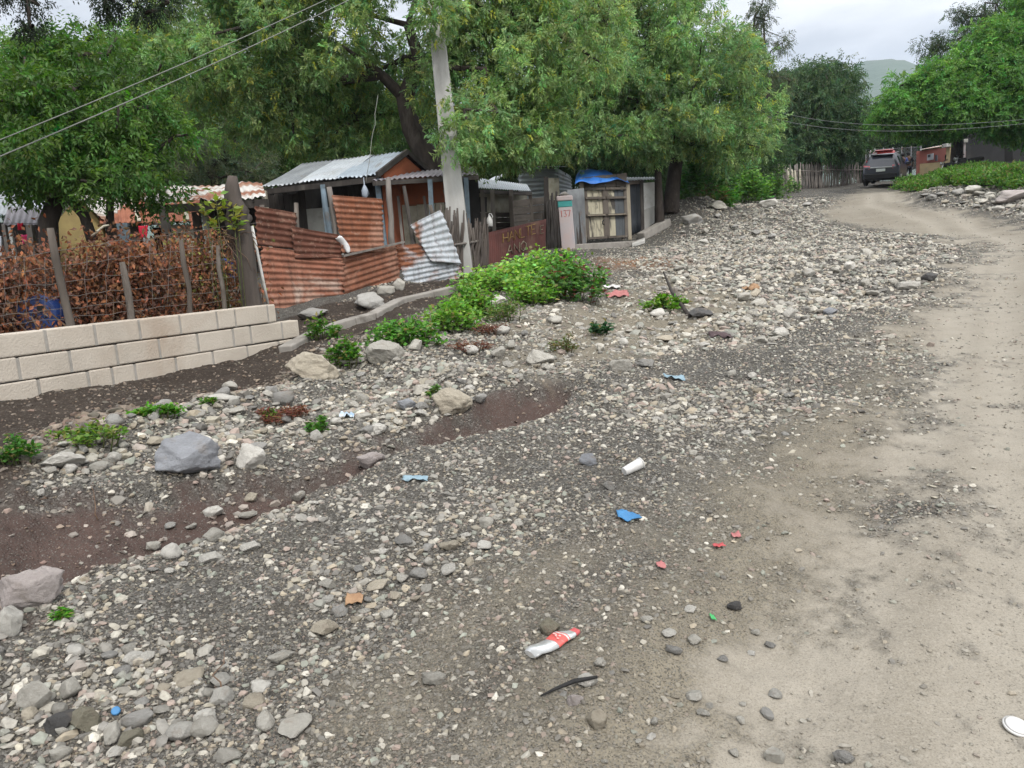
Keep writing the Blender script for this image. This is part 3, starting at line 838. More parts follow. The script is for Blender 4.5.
NEEM = (.21, .315, .12)
NY = (.40, .42, .09)
def build_trees():
    g = 'tall trees growing behind the sheds'
    # the great neem over the shed, its trunk bent to the left behind the pole
    tree('large tree with drooping yellow-flecked foliage and a bent dark trunk behind the pole', [ground_under(452, 250, 17.5)] + T((447, 195, 17.5), (432, 165, 17.5), (412, 128, 17.4), (404, 98, 17.3), (420, 60, 17.1), (408, 25, 17)),
         [.33, .30, .27, .24, .20, .15, .11],
         [(245, 55, 17.2, 1.9, 1.7), (325, 30, 16.8, 2.0, 1.6), (195, 15, 18, 1.7, 1.4), (300, 110, 18, 1.7, 1.2), (380, 85, 18.3, 1.3, 1.0), (400, -50, 17, 2.8, 1.3),
          (505, 118, 15.2, 1.1, 1.0), (520, 60, 15.6, 1.7, 1.5), (465, 70, 16.4, 1.1, 1.1), (470, 5, 16, 1.8, 1.3), (545, 112, 16, .9, .95), (350, 140, 18.6, 1.2, .7), (290, -30, 17, 2.2, 1.2), (560, 20, 16.5, 1.6, 1.4),
          (478, 150, 15.4, .4, .4), (512, 158, 15.6, .35, .35), (230, 110, 18.5, 1.2, .9), (462, 128, 13.5, .26, .34), (432, 8, 13.3, .5, .3)],
         NEEM, 1, dens=4.3, rad=.36, per=62, leaflets=9, spray=.19, leaf=(.10, .036), droop=.38, alt=NY, altp=.035, flat=.9, name='tree', maxn=110)
    tree('broad tree with light hanging foliage beside the stony bed, right of the blue tarpaulin', [ground_under(671, 228, 27)] + T((673, 190, 27), (678, 150, 27), (672, 118, 26.6), (672, 80, 26.3)),
         [.30, .26, .22, .18, .13],
         [(615, 105, 25, 2.0, 2.0), (700, 75, 26, 2.4, 1.8), (742, 110, 27, 1.25, 1.9), (655, 45, 26, 2.2, 1.5), (590, 55, 24.5, 1.8, 1.8), (596, 138, 24.5, 1.2, .6), (680, 130, 25, 1.6, .9), (724, 142, 26.3, 1.3, .8),
          (640, 0, 26, 2.6, 1.1), (735, 55, 27, 1.2, 1.1), (560, 110, 24.5, 1.3, 1.5), (645, 148, 25.5, .9, .4)],
         (.205, .315, .125), 2, dens=4.0, rad=.46, per=60, leaflets=9, spray=.24, leaf=(.125, .044), droop=.38, alt=NY, altp=.03, flat=.9, maxn=100)
    m = MB()
    # second stem beside the trunk, smooth and thin
    tree('slim dark-trunked tree standing against the white block wall', [ground_under(660, 231, 26)] + T((659, 200, 26), (658, 172, 26), (655, 150, 26)), [.17, .14, .12, .1],
         [(640, 128, 26.2, 1.0, .7), (612, 125, 26.5, 1.2, .7), (660, 105, 26.5, 1.2, .9)], (.11, .17, .06), 3, dens=5, rad=.5, per=40, leaf=(.095, .028), spray=.34, droop=.8, flat=1.1)
    # broad-leaved dark tree at the left
    tree('low dark green tree with forked trunks leaning over the grey and yellow sheds', [ground_under(45, 260, 12)] + T((48, 222, 12), (57, 198, 12), (66, 165, 12.2), (80, 130, 12.4)), [.16, .14, .12, .10, .07],
         [(40, 150, 11.6, 1.0, .42), (100, 160, 11.6, .95, .42), (60, 132, 12, 1.4, .7), (135, 130, 12.2, 1.0, .8), (10, 115, 12.6, 1.3, .9), (100, 92, 13, 1.4, 1.0), (150, 165, 12.2, .55, .5), (40, 80, 13, 1.2, .8), (75, 186, 11.6, .45, .12), (25, 186, 11.6, .3, .1)],
         (.078, .155, .034), 4, dens=5.0, rad=.32, per=52, leaflets=7, spray=.22, leaf=(.095, .042), droop=.35, var=.25, flat=.75, maxn=80,
         extra=[(T((92, 240, 12), (84, 215, 12), (73, 203, 12), (62, 190, 12)), [.09, .08, .07, .06]), (T((110, 240, 12.2), (110, 205, 12.2), (112, 178, 12.2)), [.07, .06, .05])])
    tree('grey-green bushy tree with fine dull leaves behind the rusty roofs', [ground_under(215, 200, 23)] + T((215, 180, 23), (214, 160, 23)), [.14, .12, .09],
         [(215, 152, 22.5, 1.3, 1.1), (180, 160, 23, .9, .8), (245, 158, 23, .9, .9)], (.12, .155, .085), 5, dens=5.5, rad=.45, per=46, leaf=(.085, .03), droop=.3, spray=.26)
    tree('pale green open-crowned tree rising highest at the far left', [ground_under(120, 215, 25)] + T((120, 150, 25), (112, 110, 25), (105, 70, 25)), [.24, .2, .16, .1],
         [(25, 85, 23, 2.0, 1.3), (105, 75, 24, 2.0, 1.4), (180, 70, 25, 1.7, 1.9), (70, 110, 24, 2.0, 1.2), (150, 110, 24.5, 1.9, 1.2), (20, 45, 24, 1.0, .5), (165, 25, 24, .9, .6), (110, 45, 24, .8, .5)],
         (.125, .21, .065), 6, dens=4.2, rad=.5, per=42, leaf=(.12, .045), leaflets=7, droop=.4, spray=.3)
    # near branches that hang into the top left corner
    r = np.random.default_rng(70)
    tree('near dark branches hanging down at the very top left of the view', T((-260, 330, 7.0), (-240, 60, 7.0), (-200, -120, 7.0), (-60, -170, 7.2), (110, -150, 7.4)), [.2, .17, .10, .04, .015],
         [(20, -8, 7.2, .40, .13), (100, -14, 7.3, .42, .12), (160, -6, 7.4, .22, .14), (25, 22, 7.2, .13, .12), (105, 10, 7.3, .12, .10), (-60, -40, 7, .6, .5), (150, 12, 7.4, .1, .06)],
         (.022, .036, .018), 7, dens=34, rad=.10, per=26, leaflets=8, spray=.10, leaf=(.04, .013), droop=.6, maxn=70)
    # dense backdrop of the grove, tree by tree
    back = [('dense tree filling the grove behind the left roofs', 30, 165, 33, [(10, 130, 31, 2.6, 1.8), (60, 150, 32, 2.4, 1.4), (-40, 120, 30, 3, 2.2), (0, 190, 32, 2.6, 1.2), (60, 190, 32, 2.4, 1.2)], (.065, .115, .04)),
            ('shaded tree in the grove above the long rusty roof', 130, 140, 31, [(130, 150, 30, 2.4, 1.3), (90, 160, 30, 2, 1.0), (170, 135, 31, 2.2, 1.7), (240, 110, 31, 2.6, 2.0), (120, 190, 30, 2.6, 1.1), (190, 185, 30, 2.6, 1.2)], (.07, .12, .042)),
            ('dark bushy tree behind the shed with the grey zinc roof', 330, 165, 27, [(290, 150, 26, 2.0, 1.0), (345, 130, 27, 2.4, 1.6), (385, 120, 28, 2.2, 1.8), (320, 95, 28, 2.4, 2.0), (265, 150, 26, 1.3, 1.0), (260, 185, 27, 1.8, 1.0), (330, 180, 27, 2, 1.0), (400, 170, 27.5, 2, 1.2)], (.07, .13, .038)),
            ('shadowy tree behind the utility pole and white-roofed hut', 470, 165, 30, [(455, 150, 29, 2, 1.2), (500, 140, 30, 2.2, 1.6), (545, 140, 31, 2.2, 1.6), (590, 120, 33, 2.6, 1.9), (450, 185, 29, 2, 1.0), (510, 185, 32, 2, .8)], (.058, .105, .036)),
            ('dark tree behind the blue tarpaulin', 620, 150, 36, [(600, 145, 35, 2.4, 1.5), (655, 140, 36, 2.6, 2.0), (570, 180, 35, 2, 1.0), (640, 185, 36, 2.4, 1.2), (690, 175, 36, 2.4, 1.4), (735, 150, 38, 2.4, 1.8)], (.058, .105, .04))]
    for i, (lb, x, y, d, lobes, c) in enumerate(back):
        gp = ground_under(x, 200, d)
        tree(lb, [gp, P(x, 185, d), P(x + 4, y, d), P(x + 2, y - 30, d)], [.28, .24, .2, .13], lobes, c, 20 + i, dens=3.6, rad=.75, per=46, leaf=(.15, .05), leaflets=8, spray=.42, droop=.6, group=g, maxn=40)
    # beyond the bend
    tree('dense dark rounded tree beside the far stick fence, left of the car', [ground_under(816, 185, 50)] + T((815, 168, 50), (815, 150, 50), (816, 125, 50)), [.5, .45, .4, .28],
         [(815, 105, 49, 3.0, 2.4), (788, 128, 48.5, 2.0, 1.7), (848, 122, 49, 1.7, 1.7), (820, 80, 50, 2.2, 1.0), (842, 145, 49, 1.5, .8), (795, 95, 50, 1.9, 1.3), (800, 150, 48.5, 1.6, .8), (835, 95, 50, 1.6, 1.4)],
         (.075, .13, .056), 8, dens=3.4, rad=.8, per=44, leaf=(.19, .07), leaflets=8, spray=.45, droop=.5, var=.22)
    tree('thin airy tree poking up behind the hanging foliage near the middle of the sky', [ground_under(772, 190, 40)] + T((770, 120, 40), (766, 70, 40), (764, 30, 40)), [.14, .1, .08, .05],
         [(760, 12, 39, .7, .7), (778, 45, 39.5, .55, .5), (772, 75, 39.5, .6, .6), (750, 40, 39, .8, .7), (785, 90, 40, .5, .7)], (.09, .115, .06), 9, dens=5.5, rad=.42, per=40, leaf=(.11, .035), spray=.3)
    tree('broad bright green tree spreading over the right bank and the dark house', [ground_under(957, 172, 40)] + T((957, 150, 40), (958, 132, 40), (965, 105, 39.5), (970, 80, 39)), [.34, .3, .27, .22, .15],
         [(965, 104, 37.5, 2.2, 1.2), (915, 112, 38, 1.5, .9), (900, 100, 38, 1.0, .9), (1000, 85, 37.5, 2.3, 1.6), (990, 50, 38, 1.8, 1.1), (1035, 108, 37, 2.2, 1.4), (940, 85, 38, 1.5, 1.2), (1035, 60, 37.5, 2.2, 2), (915, 85, 38.4, .8, .5), (1060, 20, 38, 2, 1.6), (1015, 118, 37, 1.5, .6), (1012, 34, 38, 1.3, .9), (1040, 5, 38, 1.6, 1.2), (930, 126, 38.5, 1.3, .4), (887, 118, 38.5, .6, .7)],
         (.13, .265, .065), 10, dens=5.0, rad=.55, per=46, leaf=(.17, .07), leaflets=8, spray=.38, droop=.35, var=.22, maxn=90)
    tree('sparse dark tree with thin branches showing above the right green tree', [ground_under(1000, 170, 48)] + T((998, 120, 48), (990, 70, 48), (980, 40, 48), (985, 15, 48)), [.3, .25, .2, .14, .08],
         [(945, 42, 47, 1.5, .6), (985, 20, 47.5, 1.4, .7), (930, 58, 47, .9, .4), (1010, 5, 48, 1.6, .9), (965, 12, 47.5, .9, .4)], (.05, .08, .036), 12, dens=3.6, rad=.5, per=24, leaf=(.15, .05), spray=.4, name='tree')
    for i, (lb, x, d, lobes) in enumerate([('distant green tree behind the car and the pink wall', 900, 66, [(895, 138, 65, 3, 1.6), (870, 128, 66, 2.4, 1.8), (925, 135, 65, 2.6, 1.4), (905, 152, 66, 3, .8)]),
                            ('distant hazy tree just left of the car roof', 860, 72, [(858, 135, 70, 2.6, 2.0), (845, 150, 70, 2.2, 1.2), (878, 145, 70, 2.4, 1.2), (860, 162, 70, 3, .8)]),
                            ('tree with a dim crown behind the far stick fence', 785, 60, [(780, 150, 58, 2.4, 1.6), (765, 130, 58, 2.6, 2.4), (760, 100, 56, 2.2, 2.0), (775, 172, 58, 2.6, 1.0), (800, 168, 58, 2.2, .9)]),
                            ('shaded tree behind the dark house on the right', 1010, 62, [(1000, 110, 60, 4, 3), (1050, 90, 60, 4, 3), (960, 120, 60, 3, 2.0), (990, 150, 62, 4, 1.2), (950, 148, 62, 3, 1)])]):
        tree(lb, [ground_under(x, 180, d), P(x, 155, d), P(x, 140, d)], [.3, .26, .2], lobes, (.055, .10, .04), 40 + i, dens=2.6, rad=.9, per=40, leaf=(.24, .09), leaflets=7, spray=.5, droop=.45, maxn=24, group='far trees around the bend')
build_trees()

def bush(label, pos, rx, ry, h, base, seed, n=900, leaf=(.06, .04), alt=None, altp=.1, name='bush', cat='bush', stems=14, mat='leaf', var=.25, stemmat='stem', group=None, hollow=.35, part='foliage'):
    """low leafy plant: stems from one foot, leaves through a dome"""
    r = np.random.default_rng(seed)
    root = empty(name, pos, label, cat, group)
    m = MB(); tips = []
    for k in range(stems):
        a, q = r.uniform(0, 2 * np.pi), r.uniform(.15, 1)
        tip = np.array([rx * q * math.cos(a), ry * q * math.sin(a), h * (1 - .5 * q * q) * r.uniform(.4, 1.1)])
        mid = tip * np.array([.72, .72, .4])
        gz = G(pos[0] + tip[0] * .72, pos[1] + tip[1] * .72) - pos[2] - .02
        m.tube([(tip[0] * .72, tip[1] * .72, gz), mid + [tip[0] * .22, tip[1] * .22, max(gz, 0) * .4], tip], [.006, .005, .003], 5)
        tips.append((mid, tip))
    o = m.build('stem', M[stemmat], None); o.parent = root
    k = r.integers(0, stems, n); t = r.uniform(.1, 1.05, n)
    A = np.array([q[0] for q in tips])[k]; B = np.array([q[1] for q in tips])[k]
    p = A * (1 - t)[:, None] + B * t[:, None] + r.normal(0, 1, (n, 3)) * np.array([rx, ry, h]) * .12
    gz = H(pos[0] + p[:, 0], pos[1] + p[:, 1]) - pos[2]
    p[:, 2] = np.maximum(p[:, 2], gz + .01)
    d = r.normal(0, .6, (n, 3)) + p / np.array([rx, ry, h]) * .5; d[:, 2] = np.abs(d[:, 2]) * .4
    me = leaves_mesh(part, p, d, leaf[0], leaf[1], tints(n, r, base, var, alt, altp), r, mat=mat)
    link_mesh(part, me, root)
    return root
M['stem'] = simple('green_stem', (.09, .12, .04), (.07, .06, .03), 20, .8)
M['dry_stem'] = simple('dry_stem', (.15, .095, .06), (.09, .06, .045), 20, .9)
GREEN = (.23, .41, .09)
def build_bushes():
    def pb(x, y): return at(x, y)
    B = [  # label, foot px, width px, height px, colour, n, leaf, alt
        ('sprawling bright green bush below the painted tin fence', (500, 292), 78, 38, GREEN, 1900, (.075, .055), None, 0),
        ('green bush with reddish flower heads, nearest the concrete step', (568, 300), 72, 46, (.10, .22, .05), 2000, (.08, .055), (.20, .07, .055), .13),
        ('bright green leafy bush between the stick fence and the first boulders', (452, 330), 66, 30, (.17, .33, .06), 1100, (.06, .045), None, 0),
        ('broad green bush filling the gap behind the flat white slab', (540, 282), 84, 36, (.21, .40, .08), 1700, (.08, .058), None, 0),
        ('light green leaves spilling left of the white slab', (484, 318), 46, 22, (.13, .26, .05), 700, (.06, .045), None, 0),
        ('light green low bush in front of the flat white slab', (528, 305), 62, 30, (.17, .33, .06), 1100, (.07, .05), None, 0),
        ('light green shrub against the foot of the stick fence', (468, 315), 52, 38, (.16, .32, .06), 1000, (.065, .048), None, 0),
        ('compact leafy green weed with one orange bloom among the boulders', (405, 346), 68, 30, (.11, .26, .045), 1300, (.055, .04), None, 0),
        ('pale spindly plant bending over the biggest pale boulder', (346, 366), 40, 30, (.085, .20, .03), 500, (.05, .036), None, 0),
        ('small green plant by the concrete edging, left of the boulder pair', (322, 340), 34, 24, (.085, .20, .03), 420, (.05, .036), None, 0),
        ('thin grassy plant rising between the slab and the stones', (512, 322), 44, 30, (.12, .19, .05), 420, (.06, .02), (.2, .17, .08), .2),
        ('low yellow-green tuft alone on the stony bed', (664, 309), 42, 16, (.12, .25, .03), 520, (.07, .045), None, 0),
        ('dark blue-green weed among white stones', (600, 336), 22, 16, (.05, .12, .05), 200, (.06, .045), None, 0),
        ('bright green weed on top of the gravel bank below the wall', (160, 417), 44, 16, (.09, .23, .026), 520, (.035, .026), None, 0),
        ('creeping yellow-green weed left of the stone heap', (92, 443), 74, 22, (.12, .22, .035), 620, (.036, .024), (.2, .2, .06), .15),
        ('green weed at the far left edge of the soil', (14, 460), 40, 26, (.07, .18, .03), 380, (.035, .026), None, 0),
        ('pale green weed between loose stones, right of the angular blue boulder', (270, 421), 22, 12, (.10, .22, .035), 220, (.03, .022), None, 0),
        ('small upright green plant beside the dried red weeds', (318, 434), 24, 20, (.075, .20, .03), 320, (.034, .025), None, 0),
        ('tiny green weed above the blue boulder', (208, 405), 18, 10, (.085, .2, .03), 160, (.028, .022), None, 0),
        ('green grass tuft on the gravel near the pale slab', (62, 620), 18, 10, (.10, .26, .03), 160, (.03, .01), None, 0),
        ('dry grassy weed next to the tan boulder', (565, 350), 40, 16, (.16, .13, .06), 320, (.05, .014), (.10, .16, .04), .35),
        ('small green weed just above the tan boulder', (435, 396), 22, 12, (.10, .19, .05), 170, (.035, .022), None, 0),
        ('low green leaves at the foot of the pink pillar', (556, 262), 40, 14, (.06, .16, .03), 320, (.07, .05), None, 0),
        ('vine-like leafy plant standing by the blue post', (478, 232), 16, 34, (.10, .17, .05), 220, (.10, .07), None, 0)]
    for i, (lb, (x, y), w, h, c, n, lf, alt, ap) in enumerate(B):
        p = pb(x, y); d = float((np.array(p) - CAM) @ (RMN @ np.array([0, 0, -1])))
        if i == 23: p = Vector(P(478, 240, 15.6)); p.z = G(p.x, p.y); d = 15.6
        rx = w / 2 * d / F_ * 1.15; hh = max(.05, h * d / F_ * .85)
        bush(lb, p, rx, rx * .75, hh, c, 300 + i, n, lf, alt or (.30, .25, .10), ap or .06, var=.34, name='weed' if n < 700 else 'bush', cat='weed' if n < 700 else 'bush', stems=max(6, min(26, n // 40)))
    for i, (lb, (x, y), w, h, n) in enumerate([('patch of dried reddish weeds below the pale boulder', (288, 420), 62, 22, 900), ('dried red weed stalks beside the small stones of the bank', (470, 350), 40, 14, 420), ('dried brown weeds at the muddy foot of the gravel', (492, 334), 44, 14, 420)]):
        p = pb(x, y); d = float((np.array(p) - CAM) @ (RMN @ np.array([0, 0, -1]))); rx = w / 2 * d / F_
        bush(lb, p, rx, rx * .7, h * d / F_ * .7, (.13, .045, .03), 340 + i, n, (.04, .012), (.2, .1, .05), .25, name='dried_weed', cat='weed', stems=14, mat='dry_leaf', stemmat='dry_stem')
    # undergrowth below the second neem
    for i, (lb, (x, y), d, w, h, c, n) in enumerate([
            ('dark green undergrowth between the trunk and the dried palm leaf', (702, 206), 28, 46, 44, (.085, .2, .05), 1700),
            ('big-leaved bush in front of the dark undergrowth', (725, 203), 29, 34, 24, (.12, .28, .05), 900),
            ('light green bush at the edge of the far stones', (752, 196), 33, 40, 34, (.13, .27, .06), 1300),
            ('pale shrub beside the far stick fence', (775, 192), 38, 30, 34, (.13, .24, .07), 900),
            ('leafy shrub hanging above the light green bush', (745, 172), 34, 50, 34, (.11, .23, .06), 1300),
            ('tuft of weeds on the rim of the far stones', (792, 190), 42, 18, 14, (.085, .17, .045), 300)]):
        p = P(x, y, d); p = Vector((p[0], p[1], G(p[0], p[1]))); rx = w / 2 * d / F_
        bush(lb, p, rx, rx * .8, h * d / F_, c, 360 + i, n, (.16, .10), None, 0, stems=22)
    # dried palm leaf
    p = P(712, 196, 28.6); p = Vector((p[0], p[1], G(p[0], p[1])))
    bush('dried brown palm leaf hanging in the undergrowth', p, .5, .5, 1.15, (.22, .115, .06), 380, 260, (.5, .03), (.16, .09, .05), .3, name='dry_palm_leaf', cat='palm leaf', stems=8, mat='dry_leaf', stemmat='dry_stem')
build_bushes()

def build_bank_grass():
    r = np.random.default_rng(90)
    poly = W2([(914, 188), (935, 190), (960, 187), (1024, 189), (1110, 190)])
    far = [tuple(P(x, y, d)[:2]) for x, y, d in [(1110, 170, 36), (1024, 172, 36), (960, 172, 40), (922, 181, 42)]]
    pg = poly + far
    xs, ys = np.array(pg)[:, 0], np.array(pg)[:, 1]
    n = 90000
    x, y = r.uniform(xs.min(), xs.max(), n), r.uniform(ys.min(), ys.max(), n)
    k = (sdf(x, y, pg) + fbm(x * .9, y * .9, 6, 4) * 2.2 < .25) & (fbm(x * 2.2, y * 2.2, 61, 3) > -.30)
    x, y = x[k][:26000], y[k][:26000]; n = len(x)
    hh = (.14 + .62 * np.clip(fbm(x * .7, y * .7, 8, 3) + .3, 0, 1)) 
    z = H(x, y)
    VV, DD, CC, = [], [], []
    K = 5
    for j in range(K):
        t = r.uniform(.1, 1, n)
        VV.append(np.stack([x + r.normal(0, .1, n), y + r.normal(0, .1, n), z + hh * t], 1))
        d = r.normal(0, .6, (n, 3)); d[:, 2] = r.uniform(.1, .9, n); DD.append(d)
        c = tints(n, r, (.10, .205, .04), .3, (.17, .17, .06), .12)
        red = fbm(x * .9 + 40, y * .9, 12, 2) > .46
        c[red] = np.array((.16, .08, .045)); CC.append(c)
    me = leaves_mesh('bank_weeds', np.concatenate(VV), np.concatenate(DD), .15, .06, np.concatenate(CC), r)
    tag(link_mesh('bank_weeds', me), 'thick green weeds covering the top of the right bank', 'weeds', kind='stuff')
build_bank_grass()

M['wood_mid'] = simple('dark_brown_stick', (.085, .070, .060), (.05, .042, .037), 6, .9, (.13, .112, .098), .4, 40, stretch=(1, 1, .25))
M['pole'] = simple('stained_pole_concrete', (.36, .355, .34), (.28, .275, .26), 2.2, .92, (.17, .16, .145), .5, 30, stretch=(1, 1, .35), c3lo=.5, c3hi=.68)
M['painted_tin'] = simple('dull_red_painted_tin', (.125, .045, .037), (.085, .035, .03), 3, .8, (.17, .10, .07), .2, 25)
M['yellow_paint'] = simple('yellow_paint', (.40, .27, .09), (.20, .11, .055), 14, .85)
M['pale_paint'] = simple('pale_paint', (.32, .29, .20), (.16, .11, .08), 14, .85)
M['red_paint'] = simple('red_paint', (.5, .09, .07), (.45, .12, .09), 8, .8)
M['pink_paint'] = simple('chalky_pink_paint', (.46, .37, .35), (.42, .385, .39), 3, .9, (.33, .35, .40), .25, 30)
M['teal_paint'] = simple('teal_paint', (.06, .30, .28), (.05, .24, .23), 5, .8)
M['galv_dull'] = simple('dull_zinc', (.17, .18, .185), (.12, .125, .13), 3, .65, (.12, .08, .06), .15, 20, metal=.1)
M['dark_zinc'] = simple('dark_blue_zinc', (.055, .062, .072), (.04, .045, .052), 3, .6, (.07, .05, .045), .15, 20)
M['bag'] = simple('thin_blue_grey_bag', (.33, .37, .42), (.22, .25, .29), 9, .6)
M['wood_cream'] = simple('bleached_wood', (.27, .24, .185), (.2, .17, .13), 6, .9, (.12, .1, .08), .4, 40, stretch=(1, 1, .25))
M['flaking_cream'] = simple('flaking_cream_paint', (.36, .33, .245), (.28, .255, .19), 5, .85, (.06, .054, .048), .4, 40, stretch=(1, 1, .3), c3lo=.46, c3hi=.54)
M['blue_grey_board'] = simple('blue_grey_board', (.075, .082, .088), (.055, .06, .065), 5, .85, (.12, .08, .06), .3, 40, stretch=(1, 1, .3))

# ------------------------------------------------------------------ block wall and wire fence at the left
FWD = RMN @ np.array([0, 0, -1.0])
def depth_of(p): return float((np.array(p) - CAM) @ FWD)
def ray_z(x, y, z):
    d = rays([(x, y)])[0]; return CAM + d * ((z - CAM[2]) / d[2])
def build_block_wall():
    A = P(0, 334, 6.3); zt = A[2]
    B = ray_z(275, 304, zt)
    if not (8.2 < depth_of(B) < 11.5): B = P(275, 304, 9.6); B[2] = zt
    d = (B - A); d[2] = 0; Lw = np.linalg.norm(d); d /= Lw
    nrm = np.array([d[1], -d[0], 0])                # towards the road
    start = A - d * 2.6
    r = np.random.default_rng(5)
    m = MB(); total = Lw + 2.6
    bh, bl, th = .194, .40, .15
    rot = Matrix(((d[0], -nrm[0], 0), (d[1], -nrm[1], 0), (0, 0, 1)))
    for k in range(5):
        end = total + (.30 if k == 1 else (.62 if k >= 2 else 0))
        x = -.2 * (k % 2) - .05 * k
        z = zt - .10 - k * .205
        while x < end - .02:
            l = min(bl if r.uniform() > .18 else bl * .5, end - x)
            if l > .06:
                c = start + d * (x + l / 2) - nrm * (th / 2) + nrm * r.uniform(-.004, .004)
                jt = Matrix.Rotation(r.normal(0, .006), 3, 'Z')
                m.box((c[0], c[1], z + r.uniform(-.003, .003)), (l, th, bh), rot @ jt)
            x += l + .020
    root = empty('block_wall', (A[0], A[1], zt - .8), 'low wall of pale tan concrete blocks stepping down at its right end', 'wall')
    o = m.build('block_courses', M['block'], root, bevel=.012)
    m = MB()
    for (e, z0, z1) in ((total - .02, -.185, -.02), (total + .28, -.39, -.225), (total + .6, -1.0, -.43)):
        c = start + d * (e / 2) - nrm * (th / 2)
        m.box((c[0], c[1], zt + (z0 + z1) / 2), (e, th - .014, z1 - z0 + .02), rot)
    m.build('mortar', M['mortar'], root)
    return A, B, d, nrm, zt, start, total
WALL = build_block_wall()

def wobble_path(a, b, n, amp, r):
    a, b = np.array(a), np.array(b)
    return [Vector((a * (1 - t) + b * t + r.normal(0, amp, 3) * math.sin(math.pi * t)).tolist()) for t in np.linspace(0, 1, n)]

def build_wire_fence():
    A, B, d, nrm, zt, start, total = WALL
    r = np.random.default_rng(6)
    root = empty('wire_fence', (A - nrm * .25).tolist(), 'rusty wire fence on crooked wooden posts above the block wall', 'fence')
    def wp(x, y):   # a point on the fence plane, a little behind the wall top
        o = A - nrm * .24; q = rays([(x, y)])[0]; t = ((o - CAM) @ nrm) / (q @ nrm); return CAM + q * t
    posts = [((50, 228), (72, 332), .035), ((122, 262), (136, 322), .035), ((181, 240), (190, 312), .026), ((218, 246), (222, 308), .026)]
    for (t0, b0, w) in posts:
        m = MB(); a, b = wp(*b0), wp(*t0); a[2] -= .5
        m.tube(wobble_path(a, b, 6, .012, r), [w * 1.1, w, w * 1.05, w * .95, w, w * .8], 8, wob=.12)
        m.build('post', M['wood'], root)
    m = MB(); a, b = wp(268, 304), wp(252, 226); m.tube(wobble_path(a, b, 4, .004, r), .016, 8); m.build('post', M['white_block'], root)
    m = MB()
    for i, yy in enumerate([262, 276, 290, 303, 313, 322]):
        a, b = wp(-160, yy + 20), wp(262, yy - 40 + i * 3.5)
        if i == 5: b = wp(262, 297)
        pth = wobble_path(a, b, 40, .008, r)
        m.tube(pth, .0024, 4)
    for k in range(16):
        x = -60 + k * 21
        a, b = wp(x, 262 - x * .11), wp(x + r.normal(0, 3), 326 - x * .11)
        m.tube(wobble_path(a, b, 6, .010, r), .0022, 4)
    m.build('wire', M['wire'], root)
    # big forked stump that props the fence end
    p0 = wp(254, 306); p0[2] -= .4; p1 = wp(232, 176)
    mid = wp(240, 236)
    root2 = empty('tree_stump', p0.tolist(), 'thick dead grey trunk with a sawn branch at the end of the wire fence', 'stump')
    m = MB(); m.tube(wobble_path(p0, mid, 5, .012, r) + wobble_path(mid, p1, 8, .02, r)[1:], [.12, .105, .10, .10, .125, .135, .125, .11, .09, .078, .062, .045], 14, wob=.22)
    m.build('trunk', M['wood_mid'], root2)
    m = MB(); m.tube(wobble_path(wp(232, 233), wp(248, 216), 4, .008, r), [.062, .07, .068, .06], 10, wob=.1)
    m.build('branch', M['wood_mid'], root2)
    m = MB()
    for k in range(34):
        a = wp(r.uniform(222, 246), r.uniform(226, 240)); b = a + np.array([r.normal(0, .16), r.normal(0, .08), r.uniform(-.42, .05)])
        m.tube(wobble_path(a, b, 4, .03, r), [.007, .006, .004, .002], 4)
    m.build('twigs', M['dry_stem'], root2)
    # dried hedge behind the wire
    def hedge(label, cx, cy, d_, rx, ry, rz, seed, n_, col, alt, ap, lf=(.06, .036), nm='dried_hedge'):
        rr = np.random.default_rng(seed); n = int(n_ * 2.4)
        c = P(cx, cy, d_); gz = G(c[0], c[1])
        rt = empty(nm, (c[0], c[1], gz), label, 'hedge' if nm == 'dried_hedge' else 'plant')
        m = MB(); tp = []
        for k in range(40):
            a = np.array([c[0] + rr.uniform(-rx, rx), c[1] + rr.uniform(-ry, ry), gz]); b = np.array([c[0], c[1], c[2] + rz * .15]) + rr.normal(0, .5, 3) * np.array([rx, ry, rz * .6])
            pth = wobble_path(a, b, 5, .10, rr); tp += pth[1:]
            m.tube(pth, [.012, .010, .008, .006, .003], 5)
        m.build('stem', M['dry_stem'], rt)
        tp = np.array([q[:] for q in tp])[rr.integers(0, len(tp), n)]
        p = tp + rr.normal(0, .13, (n, 3)); p[:, 2] = np.maximum(p[:, 2], gz + .03)
        dd = rr.normal(0, .7, (n, 3)); dd[:, 2] -= .6
        me = leaves_mesh('foliage', p - np.array([c[0], c[1], gz]), dd, lf[0], lf[1], tints(n, rr, col, .35, alt, ap), rr, mat='dry_leaf')
        link_mesh('foliage', me, rt)
    BR, AL = (.20, .085, .042), (.10, .05, .035)
    hedge('tangle of dead brown leaves behind the wire, nearest the left edge', -20, 285, 7.6, .75, .3, .30, 61, 2600, BR, AL, .3)
    hedge('heap of dead orange-brown creeper leaves behind the second wooden post', 105, 265, 8.3, .95, .3, .42, 62, 4300, BR, AL, .3)
    hedge('dried brown creeper with a few yellow leaves beside the dead trunk', 205, 258, 9.4, .62, .25, .34, 63, 2300, (.19, .088, .045), (.2, .2, .05), .14)
    bush('sprig of yellow-green leaves growing out of the dead trunk', wp(222, 228) + np.array([0, 0, -.05]), .28, .16, .35, (.22, .27, .05), 64, 90, (.10, .06), (.25, .22, .05), .2, name='sprig', cat='plant', stems=6)
    # blue drum on its side and a blue bucket
    c = P(42, 316, 8.0); rt = empty('blue_drum', c.tolist(), 'big blue plastic drum lying behind the wire fence', 'drum')
    ax = np.array([.35, -.93, .05]); ax /= np.linalg.norm(ax)
